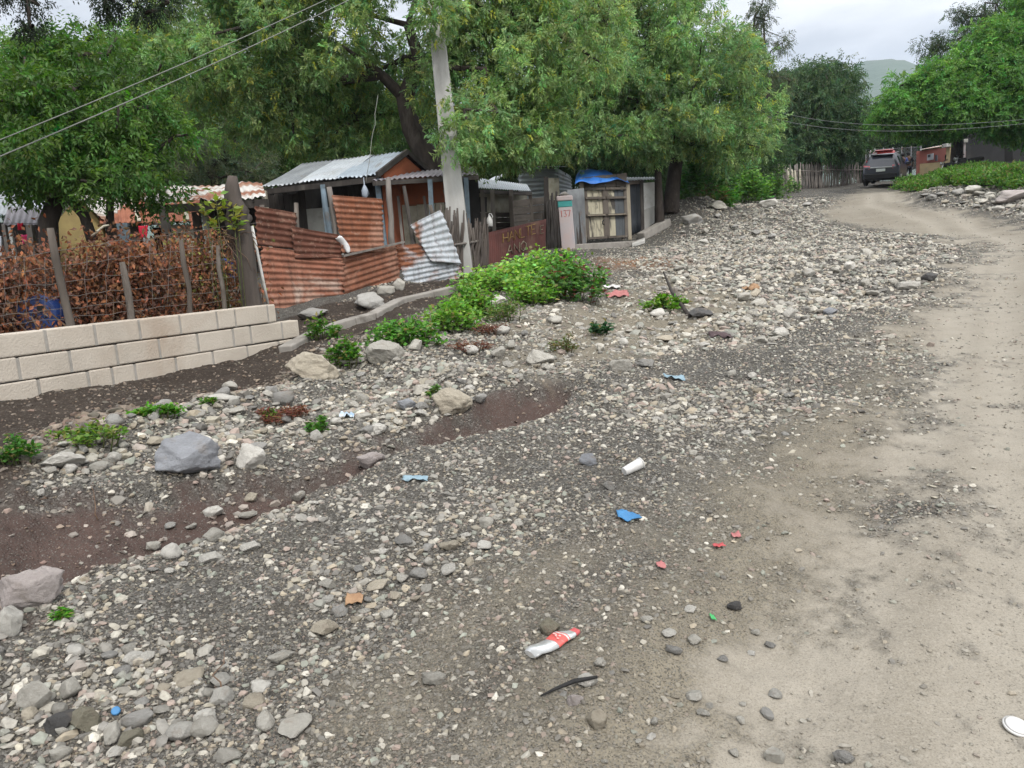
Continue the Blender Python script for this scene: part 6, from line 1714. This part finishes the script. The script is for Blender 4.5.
    Z = [('on the bank below the block wall', [(60, 440), (150, 405), (240, 388), (300, 385), (310, 440), (240, 470), (150, 450), (100, 480), (40, 500)], 44, 10, 25),
         ('round the tan boulder in the middle of the bank', [(330, 400), (370, 365), (450, 335), (560, 325), (580, 380), (500, 400), (450, 425), (390, 430), (340, 445)], 40, 9, 21),
         ('in the bottom left corner of the gravel', [(0, 640), (60, 660), (140, 650), (260, 690), (300, 740), (240, 768), (0, 768)], 34, 14, 33),
         ('in the pile beside the long mud channel', [(310, 620), (330, 575), (420, 540), (470, 530), (520, 500), (520, 530), (440, 590), (380, 625)], 30, 11, 24),
         ('along the crumbling edge of the mud', [(130, 575), (170, 530), (260, 500), (320, 500), (290, 540), (200, 580)], 16, 12, 26),
         ('heaped in the stony bed by the sheds', [(600, 340), (640, 285), (700, 260), (790, 265), (850, 240), (900, 250), (920, 280), (840, 320), (760, 345), (660, 355)], 62, 7, 17),
         ('strewn high up the stony bed below the trees', [(680, 235), (720, 215), (800, 198), (840, 200), (820, 225), (760, 250), (690, 255)], 26, 5, 11),
         ('along the face of the right bank', [(912, 196), (960, 194), (1024, 196), (1024, 214), (1000, 212), (940, 204)], 24, 8, 18),
         ('scattered on the brown dirt near the camera', [(600, 640), (700, 600), (780, 640), (800, 768), (480, 768), (560, 700)], 24, 8, 18),
         ('on the gravel between the white cup and the track', [(620, 430), (700, 380), (800, 370), (850, 390), (760, 460), (680, 500)], 18, 7, 14)]
    kinds = [('rock_pale', 'pale'), ('rock_white', 'whitish'), ('rock_grey', 'grey'), ('rock_tan', 'tan')]
    for zi, (zn, poly, cnt, s0, s1) in enumerate(Z):
        px = np.array(poly, float); got = []
        for _ in range(900):
            if len(got) >= cnt: break
            q = np.array([r.uniform(px[:, 0].min(), px[:, 0].max()), r.uniform(px[:, 1].min(), px[:, 1].max())])
            if sdf(q[:1], q[1:], [tuple(a) for a in poly])[0] < 0 and all(np.hypot((q - g[0])[0], 1.6 * (q - g[0])[1]) > .55 * (s0 + g[1]) for g in got):
                got.append((q, s0 + (s1 - s0) * r.uniform() ** 2.2))
        feet = ats([q for q, _ in got])
        for j, (q, s) in enumerate(got):
            mt, cn = kinds[r.choice(4, p=[.40, .26, .22, .12])]
            lb = stone_label(q[0], q[1], s, cn, zn)
            put_rock(q[0], q[1], s * r.uniform(.9, 1.25), s * r.uniform(.5, .8), mt, lb, int(r.integers(0, 12)), group=f'loose {cn} stones {zn}', name='stone', sub=3, rz=r.uniform(0, 6), dep=r.uniform(.6, 1), p=feet[j])
build_rocks()

# concrete edging that runs along the yard
def build_edging():
    px = [(285, 352), (320, 333), (352, 323), (372, 318), (400, 303), (430, 296), (458, 289)]
    pts_ = ats(px)
    m = MB()
    for a, b in zip(pts_[:-1], pts_[1:]):
        dd = (b - a); m.beam(a + dd * .01 + Vector((0, 0, .0)), b - dd * .01 + Vector((0, 0, .0)), .16, .13)
    tag(m.build('concrete_edging', M['concrete_dark'], None, loc=pts_[0], bevel=.015), 'low weathered concrete edging running up from the block wall to the stick fence', 'edging')
build_edging()

# ------------------------------------------------------------------ litter
def build_litter():
    r = np.random.default_rng(50)
    # crushed bottle
    a, b = at(530, 659), at(577, 634)
    ax = (b - a); Lb = ax.length; ax.normalize(); up = Vector((0, 0, 1)); sd_ = ax.cross(up).normalized(); up = sd_.cross(ax)
    c0 = a + Vector((0, 0, .018))
    root = empty('crushed_bottle', a, 'flattened clear plastic bottle with a red label on the gravel', 'bottle')
    def sec(t, w, h, tw=0.0):
        c = c0 + ax * (Lb * t); o = []
        for k in range(16):
            q = 2 * math.pi * k / 16; x, z = math.cos(q) * w, math.sin(q) * h * .72 * (1 - .35 * math.cos(q * 2 + tw))
            o.append(c + sd_ * x + up * (z + .006 * math.sin(9 * t + tw)))
        return o
    def loft(secs, name, mt):
        m = MB(); vs_ = [v for s_ in secs for v in s_]; n = len(secs); fs = []
        for i in range(n - 1):
            for k in range(16): fs.append((i * 16 + k, i * 16 + (k + 1) % 16, (i + 1) * 16 + (k + 1) % 16, (i + 1) * 16 + k))
        m.add(vs_, fs, 0, True); m.add(secs[0], [tuple(range(15, -1, -1))]); m.add(secs[-1], [tuple(range(16))])
        return m.build(name, M[mt], root)
    prof = [(0, .030, .012), (.04, .037, .018), (.12, .039, .016), (.3, .041, .017), (.46, .040, .016), (.6, .040, .017), (.74, .037, .017), (.84, .029, .016), (.93, .019, .014), (.96, .016, .014)]
    loft([sec(t, w, h, t * 3) for t, w, h in prof], 'body', 'bottle')
    o = loft([sec(t, w * 1.03, h * 1.06, t * 3) for t, w, h in [(.47, .0405, .0165), (.55, .040, .0168), (.62, .040, .017), (.71, .038, .017)]], 'label_wrap', 'bottle_label')
    loft([sec(t, w * 1.055, h * 1.09, t * 3) for t, w, h in [(.655, .0397, .017), (.685, .0388, .017)]], 'label_stripe', 'white_plastic')
    loft([sec(t, w, h, t * 3) for t, w, h in [(.91, .023, .016), (.965, .020, .017), (1.0, .019, .016)]], 'cap', 'red_plastic')
    # light blot of a worn motif on the label
    m = MB(); c = c0 + ax * (Lb * .55) + up * .0185
    for k in range(5): m.box(c + ax * r.uniform(-.012, .012) + sd_ * (-.018 + k * .009), (.010, .006, .002), Matrix((sd_, ax, up)).transposed())
    m.build('label_motif', M['worn_pink'], root)
    # black stick
    p = ats([(541, 699), (556, 694), (575, 689), (598, 686)])
    p = [q + Vector((0, 0, z)) for q, z in zip(p, (.012, .02, .03, .035))]
    m = MB(); m.tube(p, [.003, .006, .008, .005], 7, wob=.1); tag(m.build('black_stick', M['black_stick'], None, loc=p[0]), 'thin charred black stick lying below the crushed bottle', 'stick')
    def scrap(name, label, x, y, w, h, mt, cat='litter', curl=.3, seed=0, group=None):
        rr = np.random.default_rng(seed + 900); q = at(x, y); d = depth_of(q); W = w * d / F_ * .85; D = h * d / F_ * 1.7
        ph = rr.uniform(0, 6, 6); g = []
        for i in range(13):
            row = []
            for j in range(9):
                u, v = i / 12 - .5, j / 8 - .5
                e = 1 - .3 * abs(math.sin(u * 4 + ph[0]))
                xx, yy = u * W * (1 - .3 * abs(v) * math.sin(ph[4])), v * D * e
                z = curl * W * (.2 * math.sin(u * 6 + ph[1]) * math.cos(v * 5 + ph[2]) + .13 * math.sin(u * 15 + v * 11 + ph[3]) + .1 * abs(math.sin(u * 9 - v * 13 + ph[5]))) + curl * W * .18
                px_, py_ = q.x + xx, q.y + yy + D * .3
                row.append((px_, py_, G(px_, py_) + .012 + max(0, z)))
            g.append(row)
        m = MB(); m.shell(g, .002); return tag(m.build(name, M[mt], None, loc=q), label, cat, group)
    scrap('plastic_scrap', 'crumpled bright blue plastic scrap on the gravel', 630, 523, 27, 9, 'bright_blue', seed=1)
    scrap('plastic_scrap', 'light blue plastic sheet lying at the edge of the stony bed', 675, 381, 26, 7, 'pale_blue', seed=2)
    scrap('plastic_scrap', 'small crumpled red wrapper beside white pebbles', 720, 549, 12, 8, 'red_plastic', seed=3)
    scrap('plastic_scrap', 'smaller faded red scrap right of the red wrapper', 737, 539, 10, 6, 'faded_red_plastic', seed=4)
    scrap('plastic_scrap', 'tiny faded red scrap lower left of the red wrapper', 662, 570, 11, 7, 'faded_red_plastic', seed=5)
    scrap('plastic_scrap', 'orange-brown scrap caught in the stone pile', 354, 606, 20, 10, 'orange_plastic', seed=6)
    scrap('plastic_scrap', 'pale blue strip of plastic on the upper gravel', 415, 482, 27, 6, 'pale_blue', seed=7)
    scrap('plastic_bag', 'crumpled blue and white bag lying on the bank', 346, 419, 17, 12, 'pale_blue_white', 'bag', .6, 8)
    scrap('plastic_scrap', 'tiny green scrap in the brown dirt', 714, 622, 6, 8, 'green_plastic', seed=9)
    scrap('plastic_scrap', 'white sheet of foam by the reddish-flowered bush', 612, 289, 20, 6, 'white_plastic', seed=10)
    scrap('plastic_scrap', 'faded pink wrapper by the reddish-flowered bush', 618, 298, 24, 8, 'faded_red_plastic', seed=11)
    scrap('plastic_scrap', 'dull violet rag in the middle of the stony bed', 722, 338, 26, 10, 'violet_rag', seed=12)
    scrap('cardboard_scrap', 'curled orange-tan piece of bark in the stony bed', 752, 292, 20, 8, 'orange_plastic', 'scrap', .7, 13)
    # small pale green bottle
    p = at(448, 350); m = MB(); d = Vector((.95, .1, .25)).normalized(); c = p + Vector((0, 0, .06))
    # white cup
    a, b = at(624, 476), at(641, 468); a = a + Vector((0, 0, .026)); b = b + Vector((0, 0, .030)); dd = b - a
    root = empty('white_cup', a, 'white plastic cup lying on its side on the gravel', 'cup')
    m = MB(); m.tube([a, a + dd * .03, a + dd * .5, a + dd * .96, b], [.022, .026, .030, .034, .032], 18); m.build('body', M['white_plastic'], root)
    m = MB(); m.tube([b - dd * .05, b + dd * .0], [.038, .038], 18); m.build('rim', M['white_plastic'], root)
    # white lid at the right edge
    p = at(1020, 736); root = empty('white_plastic_disc', p, 'round white plastic lid lying flat on the dirt at the right edge', 'plastic lid')
    n = Vector((.1, -.25, 1)).normalized(); m = MB(); c = p + Vector((.01, .03, .012))
    m.tube([c - n * .005, c + n * .002, c + n * .004], [.040, .041, .035], 28); m.build('disc', M['white_plastic'], root)
    m = MB(); m.tube([c + n * .003, c + n * .009], [.037, .031], 28); m.build('raised_rim', M['white_plastic'], root)
    # blue cap with white carton
    p = at(117, 716); root = empty('blue_bottle_cap', p, 'small blue bottle cap among the stones at the bottom left', 'bottle cap')
    n = Vector((.2, -.6, .7)).normalized(); c = p + Vector((0, 0, .016)); m = MB(); m.tube([c, c + n * .012, c + n * .014], [.0145, .0145, .012], 20); m.build('cap_body', M['bright_blue'], root)
    # dark branch and stick on the stony bed
    p = ats([(690, 318), (672, 300), (664, 288)]); p = [q + Vector((0, 0, z)) for q, z in zip(p, (.02, .12, .25))]
    m = MB(); m.tube(p, [.028, .024, .012], 7, wob=.25); tag(m.build('driftwood', M['wood_dark'], None, loc=p[0]), 'dark branch sticking out of the stony bed', 'driftwood')
    p = ats([(120, 690 - 10), (200, 640)]) 
    for i, (q0, q1, lb) in enumerate([((220, 702), (236, 662), 'thin dry twig standing out of the lower left gravel'), ((40, 500), (60, 540), 'dry stalk leaning on the muddy bank at the left'), ((98, 520), (90, 490), 'short dry stalk on the muddy bank below the flat pale boulder')]):
        a, b = ats([q0, q1]); b = a + (b - a) * .5 + Vector((0, 0, .12)); m = MB(); m.tube(wobble_path(a, b, 6, .012, r), [.004, .004, .003, .003, .002, .0015], 5)
        tag(m.build('twig', M['dry_stem'], None, loc=a), lb, 'twig')
def bottle_mat():
    t = NT('worn_bottle_plastic'); v = t.coord()
    col = t.mix(t.ramp(t.noise(v, 20, 5, .6), [(.35, 0.), (.7, 1.)]), (.46, .47, .47), (.34, .345, .34))
    t.b.inputs['Transmission Weight'].default_value = .35
    t.bump(t.noise(v, 60, 3, .6), .3, .004)
    return t.fin(col, .22, .5)
M['bottle'] = bottle_mat()
M['bottle_label'] = simple('red_label', (.56, .10, .085), (.47, .085, .075), 40, .5, (.62, .42, .38), .15, 90, spec=.4)
M['worn_pink'] = simple('worn_pink_print', (.72, .45, .42), (.65, .3, .28), 60, .6)
M['red_plastic'] = simple('red_plastic', (.46, .09, .09), (.38, .07, .075), 30, .5, (.48, .24, .22), .2, 80)
M['faded_red_plastic'] = simple('faded_red_plastic', (.38, .16, .15), (.31, .11, .11), 30, .6, bump=.2)
M['bright_blue'] = simple('bright_blue_plastic', (.05, .18, .36), (.04, .14, .29), 20, .55, (.2, .32, .42), .2, 60)
M['pale_blue'] = simple('pale_blue_plastic', (.22, .31, .36), (.17, .25, .30), 20, .5, (.5, .6, .66), .2, 60)
M['pale_blue_white'] = simple('blue_white_plastic', (.5, .53, .56), (.25, .36, .47), 14, .5, bump=.2, bscale=60)
M['orange_plastic'] = simple('orange_brown_scrap', (.30, .19, .11), (.24, .14, .08), 20, .8, bump=.3)
M['green_plastic'] = simple('green_plastic', (.06, .38, .12), (.05, .3, .1), 20, .5)
M['violet_rag'] = simple('dull_violet_rag', (.085, .06, .062), (.06, .042, .045), 12, .9, bump=.4)
M['black_stick'] = simple('charred_wood', (.018, .017, .017), (.012, .012, .012), 30, .7, bump=.5, bscale=120)
build_litter()

# ------------------------------------------------------------------ vehicles
M['car_paint'] = simple('dark_grey_car_paint', (.035, .040, .055), (.04, .044, .056), 3, .28, (.06, .057, .052), .02, 20, spec=.6, c3lo=.55, c3hi=.8)
M['red_car_paint'] = simple('red_car_paint', (.36, .035, .03), (.32, .03, .028), 3, .35, bump=.02, spec=.6)
M['car_glass'] = simple('tinted_glass', (.03, .035, .05), (.035, .04, .052), 2, .12, bump=.0, spec=.7)
M['tail_red'] = simple('tail_lamp_red', (.55, .12, .14), (.48, .10, .11), 10, .25, bump=.02, spec=.6)
M['plate'] = simple('number_plate', (.62, .66, .63), (.55, .6, .57), 20, .5)
M['silver'] = simple('silver_trim', (.55, .56, .58), (.48, .49, .5), 10, .35, metal=.5, bump=.02)
def make_car(name, label, pos, yaw, paint, plate=True):
    """a family SUV, rear end at the origin side -y, nose towards +y; metres"""
    root = empty(name, pos, label, 'car', rz=yaw)
    st = [  # y, half width low, half width belt, half width roof, z0, zbelt, zroof
        (-2.20, .78, .80, .62, .48, .98, .99), (-2.14, .90, .88, .64, .36, 1.02, 1.05), (-2.02, .92, .91, .63, .30, 1.05, 1.34), (-1.80, .93, .92, .60, .28, 1.06, 1.60), (-1.40, .93, .925, .60, .26, 1.05, 1.66),
        (-.4, .93, .925, .62, .25, 1.02, 1.69), (.35, .93, .92, .61, .25, 1.0, 1.66), (.75, .93, .92, .60, .25, 1.0, 1.50), (1.25, .92, .90, .70, .26, .99, 1.08), (1.8, .90, .86, .66, .28, .90, .95), (2.12, .84, .78, .58, .32, .80, .84), (2.24, .70, .66, .5, .40, .68, .70)]
    secs = []
    for (y, wl, wb, wr, z0, zb, zr) in st:
        h = [(wl * .86, z0), (wl, z0 + .12), (wl + .005, (z0 + zb) / 2), (wb, zb), (wr + (wb - wr) * .12, zb + (zr - zb) * .88), (wr * .82, zr), (0, zr + (.02 if zr > 1.2 else .005))]
        right = [(x, y, z) for x, z in h]; left = [(-x, y, z) for x, z in h[-2::-1]]
        secs.append(right + left)
    m = MB(); n = len(secs[0]); vs_ = [q for s_ in secs for q in s_]; fs = []
    for i in range(len(secs) - 1):
        for k in range(n - 1): fs.append((i * n + k, (i + 1) * n + k, (i + 1) * n + k + 1, i * n + k + 1))
        fs.append((i * n + n - 1, (i + 1) * n + n - 1, (i + 1) * n, i * n))
    m.add(vs_, fs, 0, True); m.add(secs[0], [tuple(range(n))]); m.add(secs[-1], [tuple(range(n - 1, -1, -1))])
    def part(mb, nm, mt, par=root, bevel=0.0):
        me = bpy.data.meshes.new(nm); me.from_pydata(mb.v, [], mb.f)
        for q in (mt if isinstance(mt, list) else [mt]): me.materials.append(M[q])
        me.polygons.foreach_set('use_smooth', mb.s); me.update()
        o = link_mesh(nm, me, par)
        if bevel: b = o.modifiers.new('edge', 'BEVEL'); b.width = bevel; b.segments = 2
        return smooth_normals_outward(o)
    part(m, 'body', paint)
    # rear window
    m = MB(); m.hexa([(-.70, -2.055, 1.10), (.70, -2.055, 1.10), (.70, -1.95, 1.10), (-.70, -1.95, 1.10)], [(-.53, -1.865, 1.53), (.53, -1.865, 1.53), (.53, -1.75, 1.53), (-.53, -1.75, 1.53)]); part(m, 'rear_window', 'car_glass', bevel=.02)
    m = MB(); m.hexa([(-.68, .98, 1.10), (.68, .98, 1.10), (.68, 1.16, 1.10), (-.68, 1.16, 1.10)], [(-.55, .42, 1.60), (.55, .42, 1.60), (.55, .60, 1.60), (-.55, .60, 1.60)]); part(m, 'windscreen', 'car_glass', bevel=.01)
    for s in (-1, 1):
        for (ya, yb, ta, tb) in ((-1.62, -.50, -1.45, -.48), (-.42, .85, -.40, .38)):
            m = MB(); X = lambda x: s * x
            m.hexa([(X(.86), ya, 1.09), (X(.905), ya, 1.09), (X(.905), yb, 1.06), (X(.86), yb, 1.06)], [(X(.62), ta, 1.53), (X(.675), ta, 1.53), (X(.675), tb, 1.56), (X(.62), tb, 1.56)]); part(m, 'side_window', 'car_glass')
        m = MB(); m.hexa([(s * .58, -2.225, .90), (s * .905, -2.10, .90), (s * .88, -1.95, .93), (s * .58, -2.1, .93)], [(s * .55, -2.16, 1.08), (s * .90, -2.045, 1.12), (s * .86, -1.92, 1.12), (s * .55, -2.08, 1.08)]); part(m, 'tail_light', 'tail_red', bevel=.015)
        m = MB(); m.hexa([(s * .5, 2.16, .62), (s * .84, 2.02, .62), (s * .84, 1.85, .62), (s * .5, 1.95, .62)], [(s * .5, 2.08, .78), (s * .82, 1.92, .80), (s * .82, 1.8, .80), (s * .5, 1.9, .78)]); part(m, 'headlight', 'silver', bevel=.015)
        m = MB(); m.box((s * 1.02, .72, 1.10), (.2, .1, .15)); part(m, 'wing_mirror', paint, bevel=.03)
        m = MB(); m.beam((s * .56, -1.55, 1.70), (s * .56, .2, 1.735), .04, .04); part(m, 'roof_rail', 'silver')
        for y in (-1.38, 1.38):
            w = empty('wheel', (s * .84, y, .35), None, None); w.parent = root
            mm = MB(); mm.tube([(s * .10, 0, 0), (s * .09, 0, 0), (-s * .09, 0, 0), (-s * .12, 0, 0)], [.30, .35, .35, .30], 24); t_ = part(mm, 'tyre', 'rubber', w)
            mm = MB(); mm.tube([(s * .085, 0, 0), (s * .112, 0, 0)], [.23, .21], 20); part(mm, 'rim', 'chrome', w)
    m = MB(); m.box((0, -2.21, .52), (1.66, .12, .30)); part(m, 'rear_bumper', 'black', bevel=.05)
    m = MB(); m.box((0, -2.20, .985), (1.10, .05, .05)); part(m, 'trim_strip', 'silver', bevel=.01)
    if plate: m = MB(); m.box((0, -2.235, .84), (.46, .03, .15)); part(m, 'number_plate', 'plate', bevel=.008)
    m = MB(); m.hexa([(-.55, -1.86, 1.60), (.55, -1.86, 1.60), (.52, -1.6, 1.655), (-.52, -1.6, 1.655)], [(-.55, -1.98, 1.66), (.55, -1.98, 1.66), (.52, -1.6, 1.70), (-.52, -1.6, 1.70)]); part(m, 'roof_spoiler', paint, bevel=.015)
    return root
def slope_at(x, y, e=1.2):
    return (G(x + e, y) - G(x - e, y)) / (2 * e), (G(x, y + e) - G(x, y - e)) / (2 * e)
def settle(o, x, y, yaw):
    sx_, sy_ = slope_at(x, y)
    n = Vector((-sx_, -sy_, 1)).normalized(); f = Vector((-math.sin(yaw), math.cos(yaw), 0)); f = (f - n * f.dot(n)).normalized(); rr = f.cross(n)
    o.rotation_euler = Matrix((rr, f, n)).transposed().to_euler(); o.location = (x, y, G(x, y) + .02)
def skin_part(name, chain, edges, mt, parent, sub=2):
    """one continuous skinned surface: chain of (point, radius), joined by edges"""
    me = bpy.data.meshes.new(name); me.from_pydata([c[0] for c in chain], edges, [])
    o = link_mesh(name, me, parent); me.materials.append(M[mt])
    o.modifiers.new('skin', 'SKIN').use_smooth_shade = True
    if not me.skin_vertices: me.skin_vertices.new()
    for q, c in zip(me.skin_vertices[0].data, chain):
        rr = c[1]; q.radius = rr if isinstance(rr, tuple) else (rr, rr)
    me.skin_vertices[0].data[0].use_root = True
    s = o.modifiers.new('sub', 'SUBSURF'); s.levels = s.render_levels = sub
    return o
M['skin'] = simple('dark_skin', (.11, .06, .04), (.10, .055, .036), 20, .6, bump=.05)
M['hair'] = simple('black_hair', (.012, .011, .011), (.01, .009, .009), 40, .7)
M['blue_shirt'] = simple('blue_shirt', (.06, .09, .26), (.05, .075, .22), 12, .9, bump=.3)
M['black_shirt'] = simple('black_shirt', (.016, .016, .019), (.012, .012, .014), 12, .9, bump=.3)
M['beige_cloth'] = simple('beige_trousers', (.36, .31, .24), (.3, .26, .2), 12, .9, bump=.3)
M['dark_cloth'] = simple('dark_trousers', (.03, .032, .04), (.025, .026, .032), 12, .9, bump=.3)
M['shoe'] = simple('black_shoe', (.015, .014, .014), (.02, .02, .02), 12, .6)
def person(label, pos, yaw, shirt, trousers):
    root = empty('person', pos, label, 'person', rz=yaw)
    J = [((0, 0, .95), (.15, .11)), ((0, .01, 1.18), (.14, .10)), ((0, 0, 1.40), (.16, .10)), ((0, .01, 1.50), .06), ((0, .03, 1.58), .065), ((0, .03, 1.67), (.078, .09)), ((0, .02, 1.755), .055),
         ((.19, 0, 1.42), .058), ((.25, .0, 1.15), .045), ((.22, .12, .93), .034), ((.22, .16, .85), (.02, .04)), ((-.19, 0, 1.42), .058), ((-.25, -.02, 1.15), .045), ((-.23, .08, .92), .034), ((-.23, .11, .84), (.02, .04)),
         ((.10, .0, .88), .088), ((.11, .10, .50), .06), ((.11, -.02, .10), .042), ((.115, .10, .05), .035), ((-.10, 0, .88), .088), ((-.11, -.05, .50), .06), ((-.11, -.20, .12), .042), ((-.115, -.10, .05), .035)]
    E = [(0, 1), (1, 2), (2, 3), (3, 4), (4, 5), (5, 6), (2, 7), (7, 8), (8, 9), (9, 10), (2, 11), (11, 12), (12, 13), (13, 14), (0, 15), (15, 16), (16, 17), (17, 18), (0, 19), (19, 20), (20, 21), (21, 22)]
    skin_part('body', J, E, 'skin', root)
    def fat(ids, extra):
        idx = {a: i for i, a in enumerate(ids)}
        ch = []
        for a in ids:
            rr = J[a][1]; rr = rr if isinstance(rr, tuple) else (rr, rr); ch.append((J[a][0], (rr[0] + extra, rr[1] + extra)))
        return ch, [(idx[a], idx[b]) for a, b in E if a in idx and b in idx]
    ch, e = fat([0, 1, 2, 7, 8, 11, 12], .022); skin_part('shirt', ch, e, shirt, root)
    ch, e = fat([0, 15, 16, 17, 19, 20, 21], .024); skin_part('trousers', ch, e, trousers, root)
    for s, y, z in ((1, .02, .055), (-1, -.14, .06)):
        m = MB(); m.tube([(s * .113, y - .08, z - .005), (s * .113, y, z + .01), (s * .115, y + .09, z), (s * .115, y + .15, z - .015)], [.045, .055, .05, .03], 10); m.build('shoe', M['shoe'], None).parent = root
    m = MB(); m.tube([(0, .0, 1.60), (0, .0, 1.68), (0, .01, 1.745), (0, .015, 1.785)], [.078, .094, .08, .03], 12); m.build('hair', M['hair'], None).parent = root
    for s in (-1, 1):
        m = MB(); m.tube([(s * .082, .03, 1.63), (s * .09, .03, 1.665), (s * .082, .03, 1.69)], [.008, .016, .008], 8); m.build('ear', M['skin'], None).parent = root
    m = MB(); m.tube([(0, .115, 1.68), (0, .135, 1.645), (0, .112, 1.635)], [.01, .016, .01], 6); m.build('nose', M['skin'], None).parent = root
    return root
def motorbike(label, pos, yaw):
    root = empty('motorbike', pos, label, 'motorbike', rz=yaw)
    def B(m, nm, mt, par=root, bv=0):
        o = m.build(nm, M[mt], None, bevel=bv); o.parent = par; return o
    for y in (-.62, .66):
        w = empty('wheel', (0, y, .30), None, None); w.parent = root
        m = MB(); m.tube([(0, .27 * math.cos(a), .27 * math.sin(a)) for a in np.linspace(0, 2 * math.pi, 25)], .045, 8, cap=False); B(m, 'tyre', 'rubber', w)
        m = MB(); m.tube([(0, .22 * math.cos(a), .22 * math.sin(a)) for a in np.linspace(0, 2 * math.pi, 25)], .018, 6, cap=False)
        for k in range(6): m.tube([(0, 0, 0), (0, .22 * math.cos(k * 1.047), .22 * math.sin(k * 1.047))], .01, 5)
        B(m, 'rim', 'chrome', w)
    m = MB(); m.tube([(0, .40, .95), (0, .1, .62), (0, -.15, .40), (0, .25, .36), (0, .40, .88)], .03, 8); m.tube([(0, .1, .66), (0, -.4, .72), (0, -.8, .80)], .028, 8); B(m, 'frame', 'black')
    m = MB(); m.tube([(0, .40, .72), (0, .28, .80), (0, .08, .82), (0, -.06, .76)], [.06, .14, .15, .08], 12); B(m, 'tank', 'black')
    m = MB(); m.tube([(0, -.02, .79), (0, -.25, .80), (0, -.60, .84), (0, -.80, .88)], [.08, .12, .12, .06], 10); B(m, 'seat', 'rubber')
    m = MB(); m.box((0, .08, .44), (.26, .36, .28)); B(m, 'engine', 'chrome', bv=.04)
    for s in (-1, 1):
        m = MB(); m.tube([(s * .07, .66, .30), (s * .07, .50, .66), (s * .07, .40, 1.0)], .024, 8); B(m, 'fork', 'chrome')
        m = MB(); m.tube([(s * .05, .40, 1.02), (s * .30, .34, 1.10), (s * .40, .24, 1.08)], .016, 8); B(m, 'handlebar', 'black')
        m = MB(); m.tube([(s * .26, .34, 1.10), (s * .30, .34, 1.24), (s * .30, .34, 1.32)], [.008, .03, .03], 8); B(m, 'mirror', 'black')
    m = MB(); m.tube([(.14, .1, .34), (.15, -.3, .32), (.16, -.85, .42)], [.025, .03, .045], 8); B(m, 'exhaust', 'chrome')
    m = MB(); m.tube([(0, .46, .92), (0, .53, .92), (0, .57, .92)], [.05, .09, .08], 12); B(m, 'headlight', 'chrome')
    m = MB(); m.tube([(0, .66 + .34 * math.cos(a), .30 + .34 * math.sin(a)) for a in np.linspace(.6, 2.3, 9)], .035, 6); m.build('front_mudguard', M['black'], None).parent = root
    m = MB(); m.tube([(0, -.62 + .34 * math.cos(a), .30 + .34 * math.sin(a)) for a in np.linspace(.7, 2.6, 9)], .04, 6); m.build('rear_mudguard', M['black'], None).parent = root
    return root
def build_vehicles():
    q = P(880, 187, 42.5); yaw = R_(-33) 
    f = Vector((-math.sin(yaw), math.cos(yaw), 0)); c = Vector((q[0], q[1], 0)) + f * 2.2
    car = make_car('parked_car', 'dark grey car standing on the track, seen from behind', (0, 0, 0), 0, 'car_paint'); settle(car, c.x, c.y, yaw)
    q = P(883, 176, 53); car2 = make_car('parked_van', 'red van mostly hidden in front of the dark grey car', (0, 0, 0), 0, 'red_car_paint'); settle(car2, q[0], q[1], R_(-26)); car2.scale = (1, 1, 1.24); car2['category'] = 'van'
    q = P(902.5, 180, 45.5); x, y = q[0], q[1]; person('person in a blue shirt and beige trousers walking beside the dark car', (x, y, G(x, y)), R_(-20), 'blue_shirt', 'beige_cloth')
    q = P(908, 180, 46); x, y = q[0], q[1]; person('person dressed in black beside the one in the blue shirt', (x, y, G(x, y)), R_(-35), 'black_shirt', 'dark_cloth')
    for (px, py, d, yw, lb) in [(953, 167, 38.5, 62, 'black motorbike parked nearest the cream gate pillar'), (966, 167, 38.5, 80, 'black motorbike parked under the bright green tree')]:
        q = P(px, py, d); x, y = q[0], q[1]; b = motorbike(lb, (x, y, G(x, y)), R_(yw))
build_vehicles()
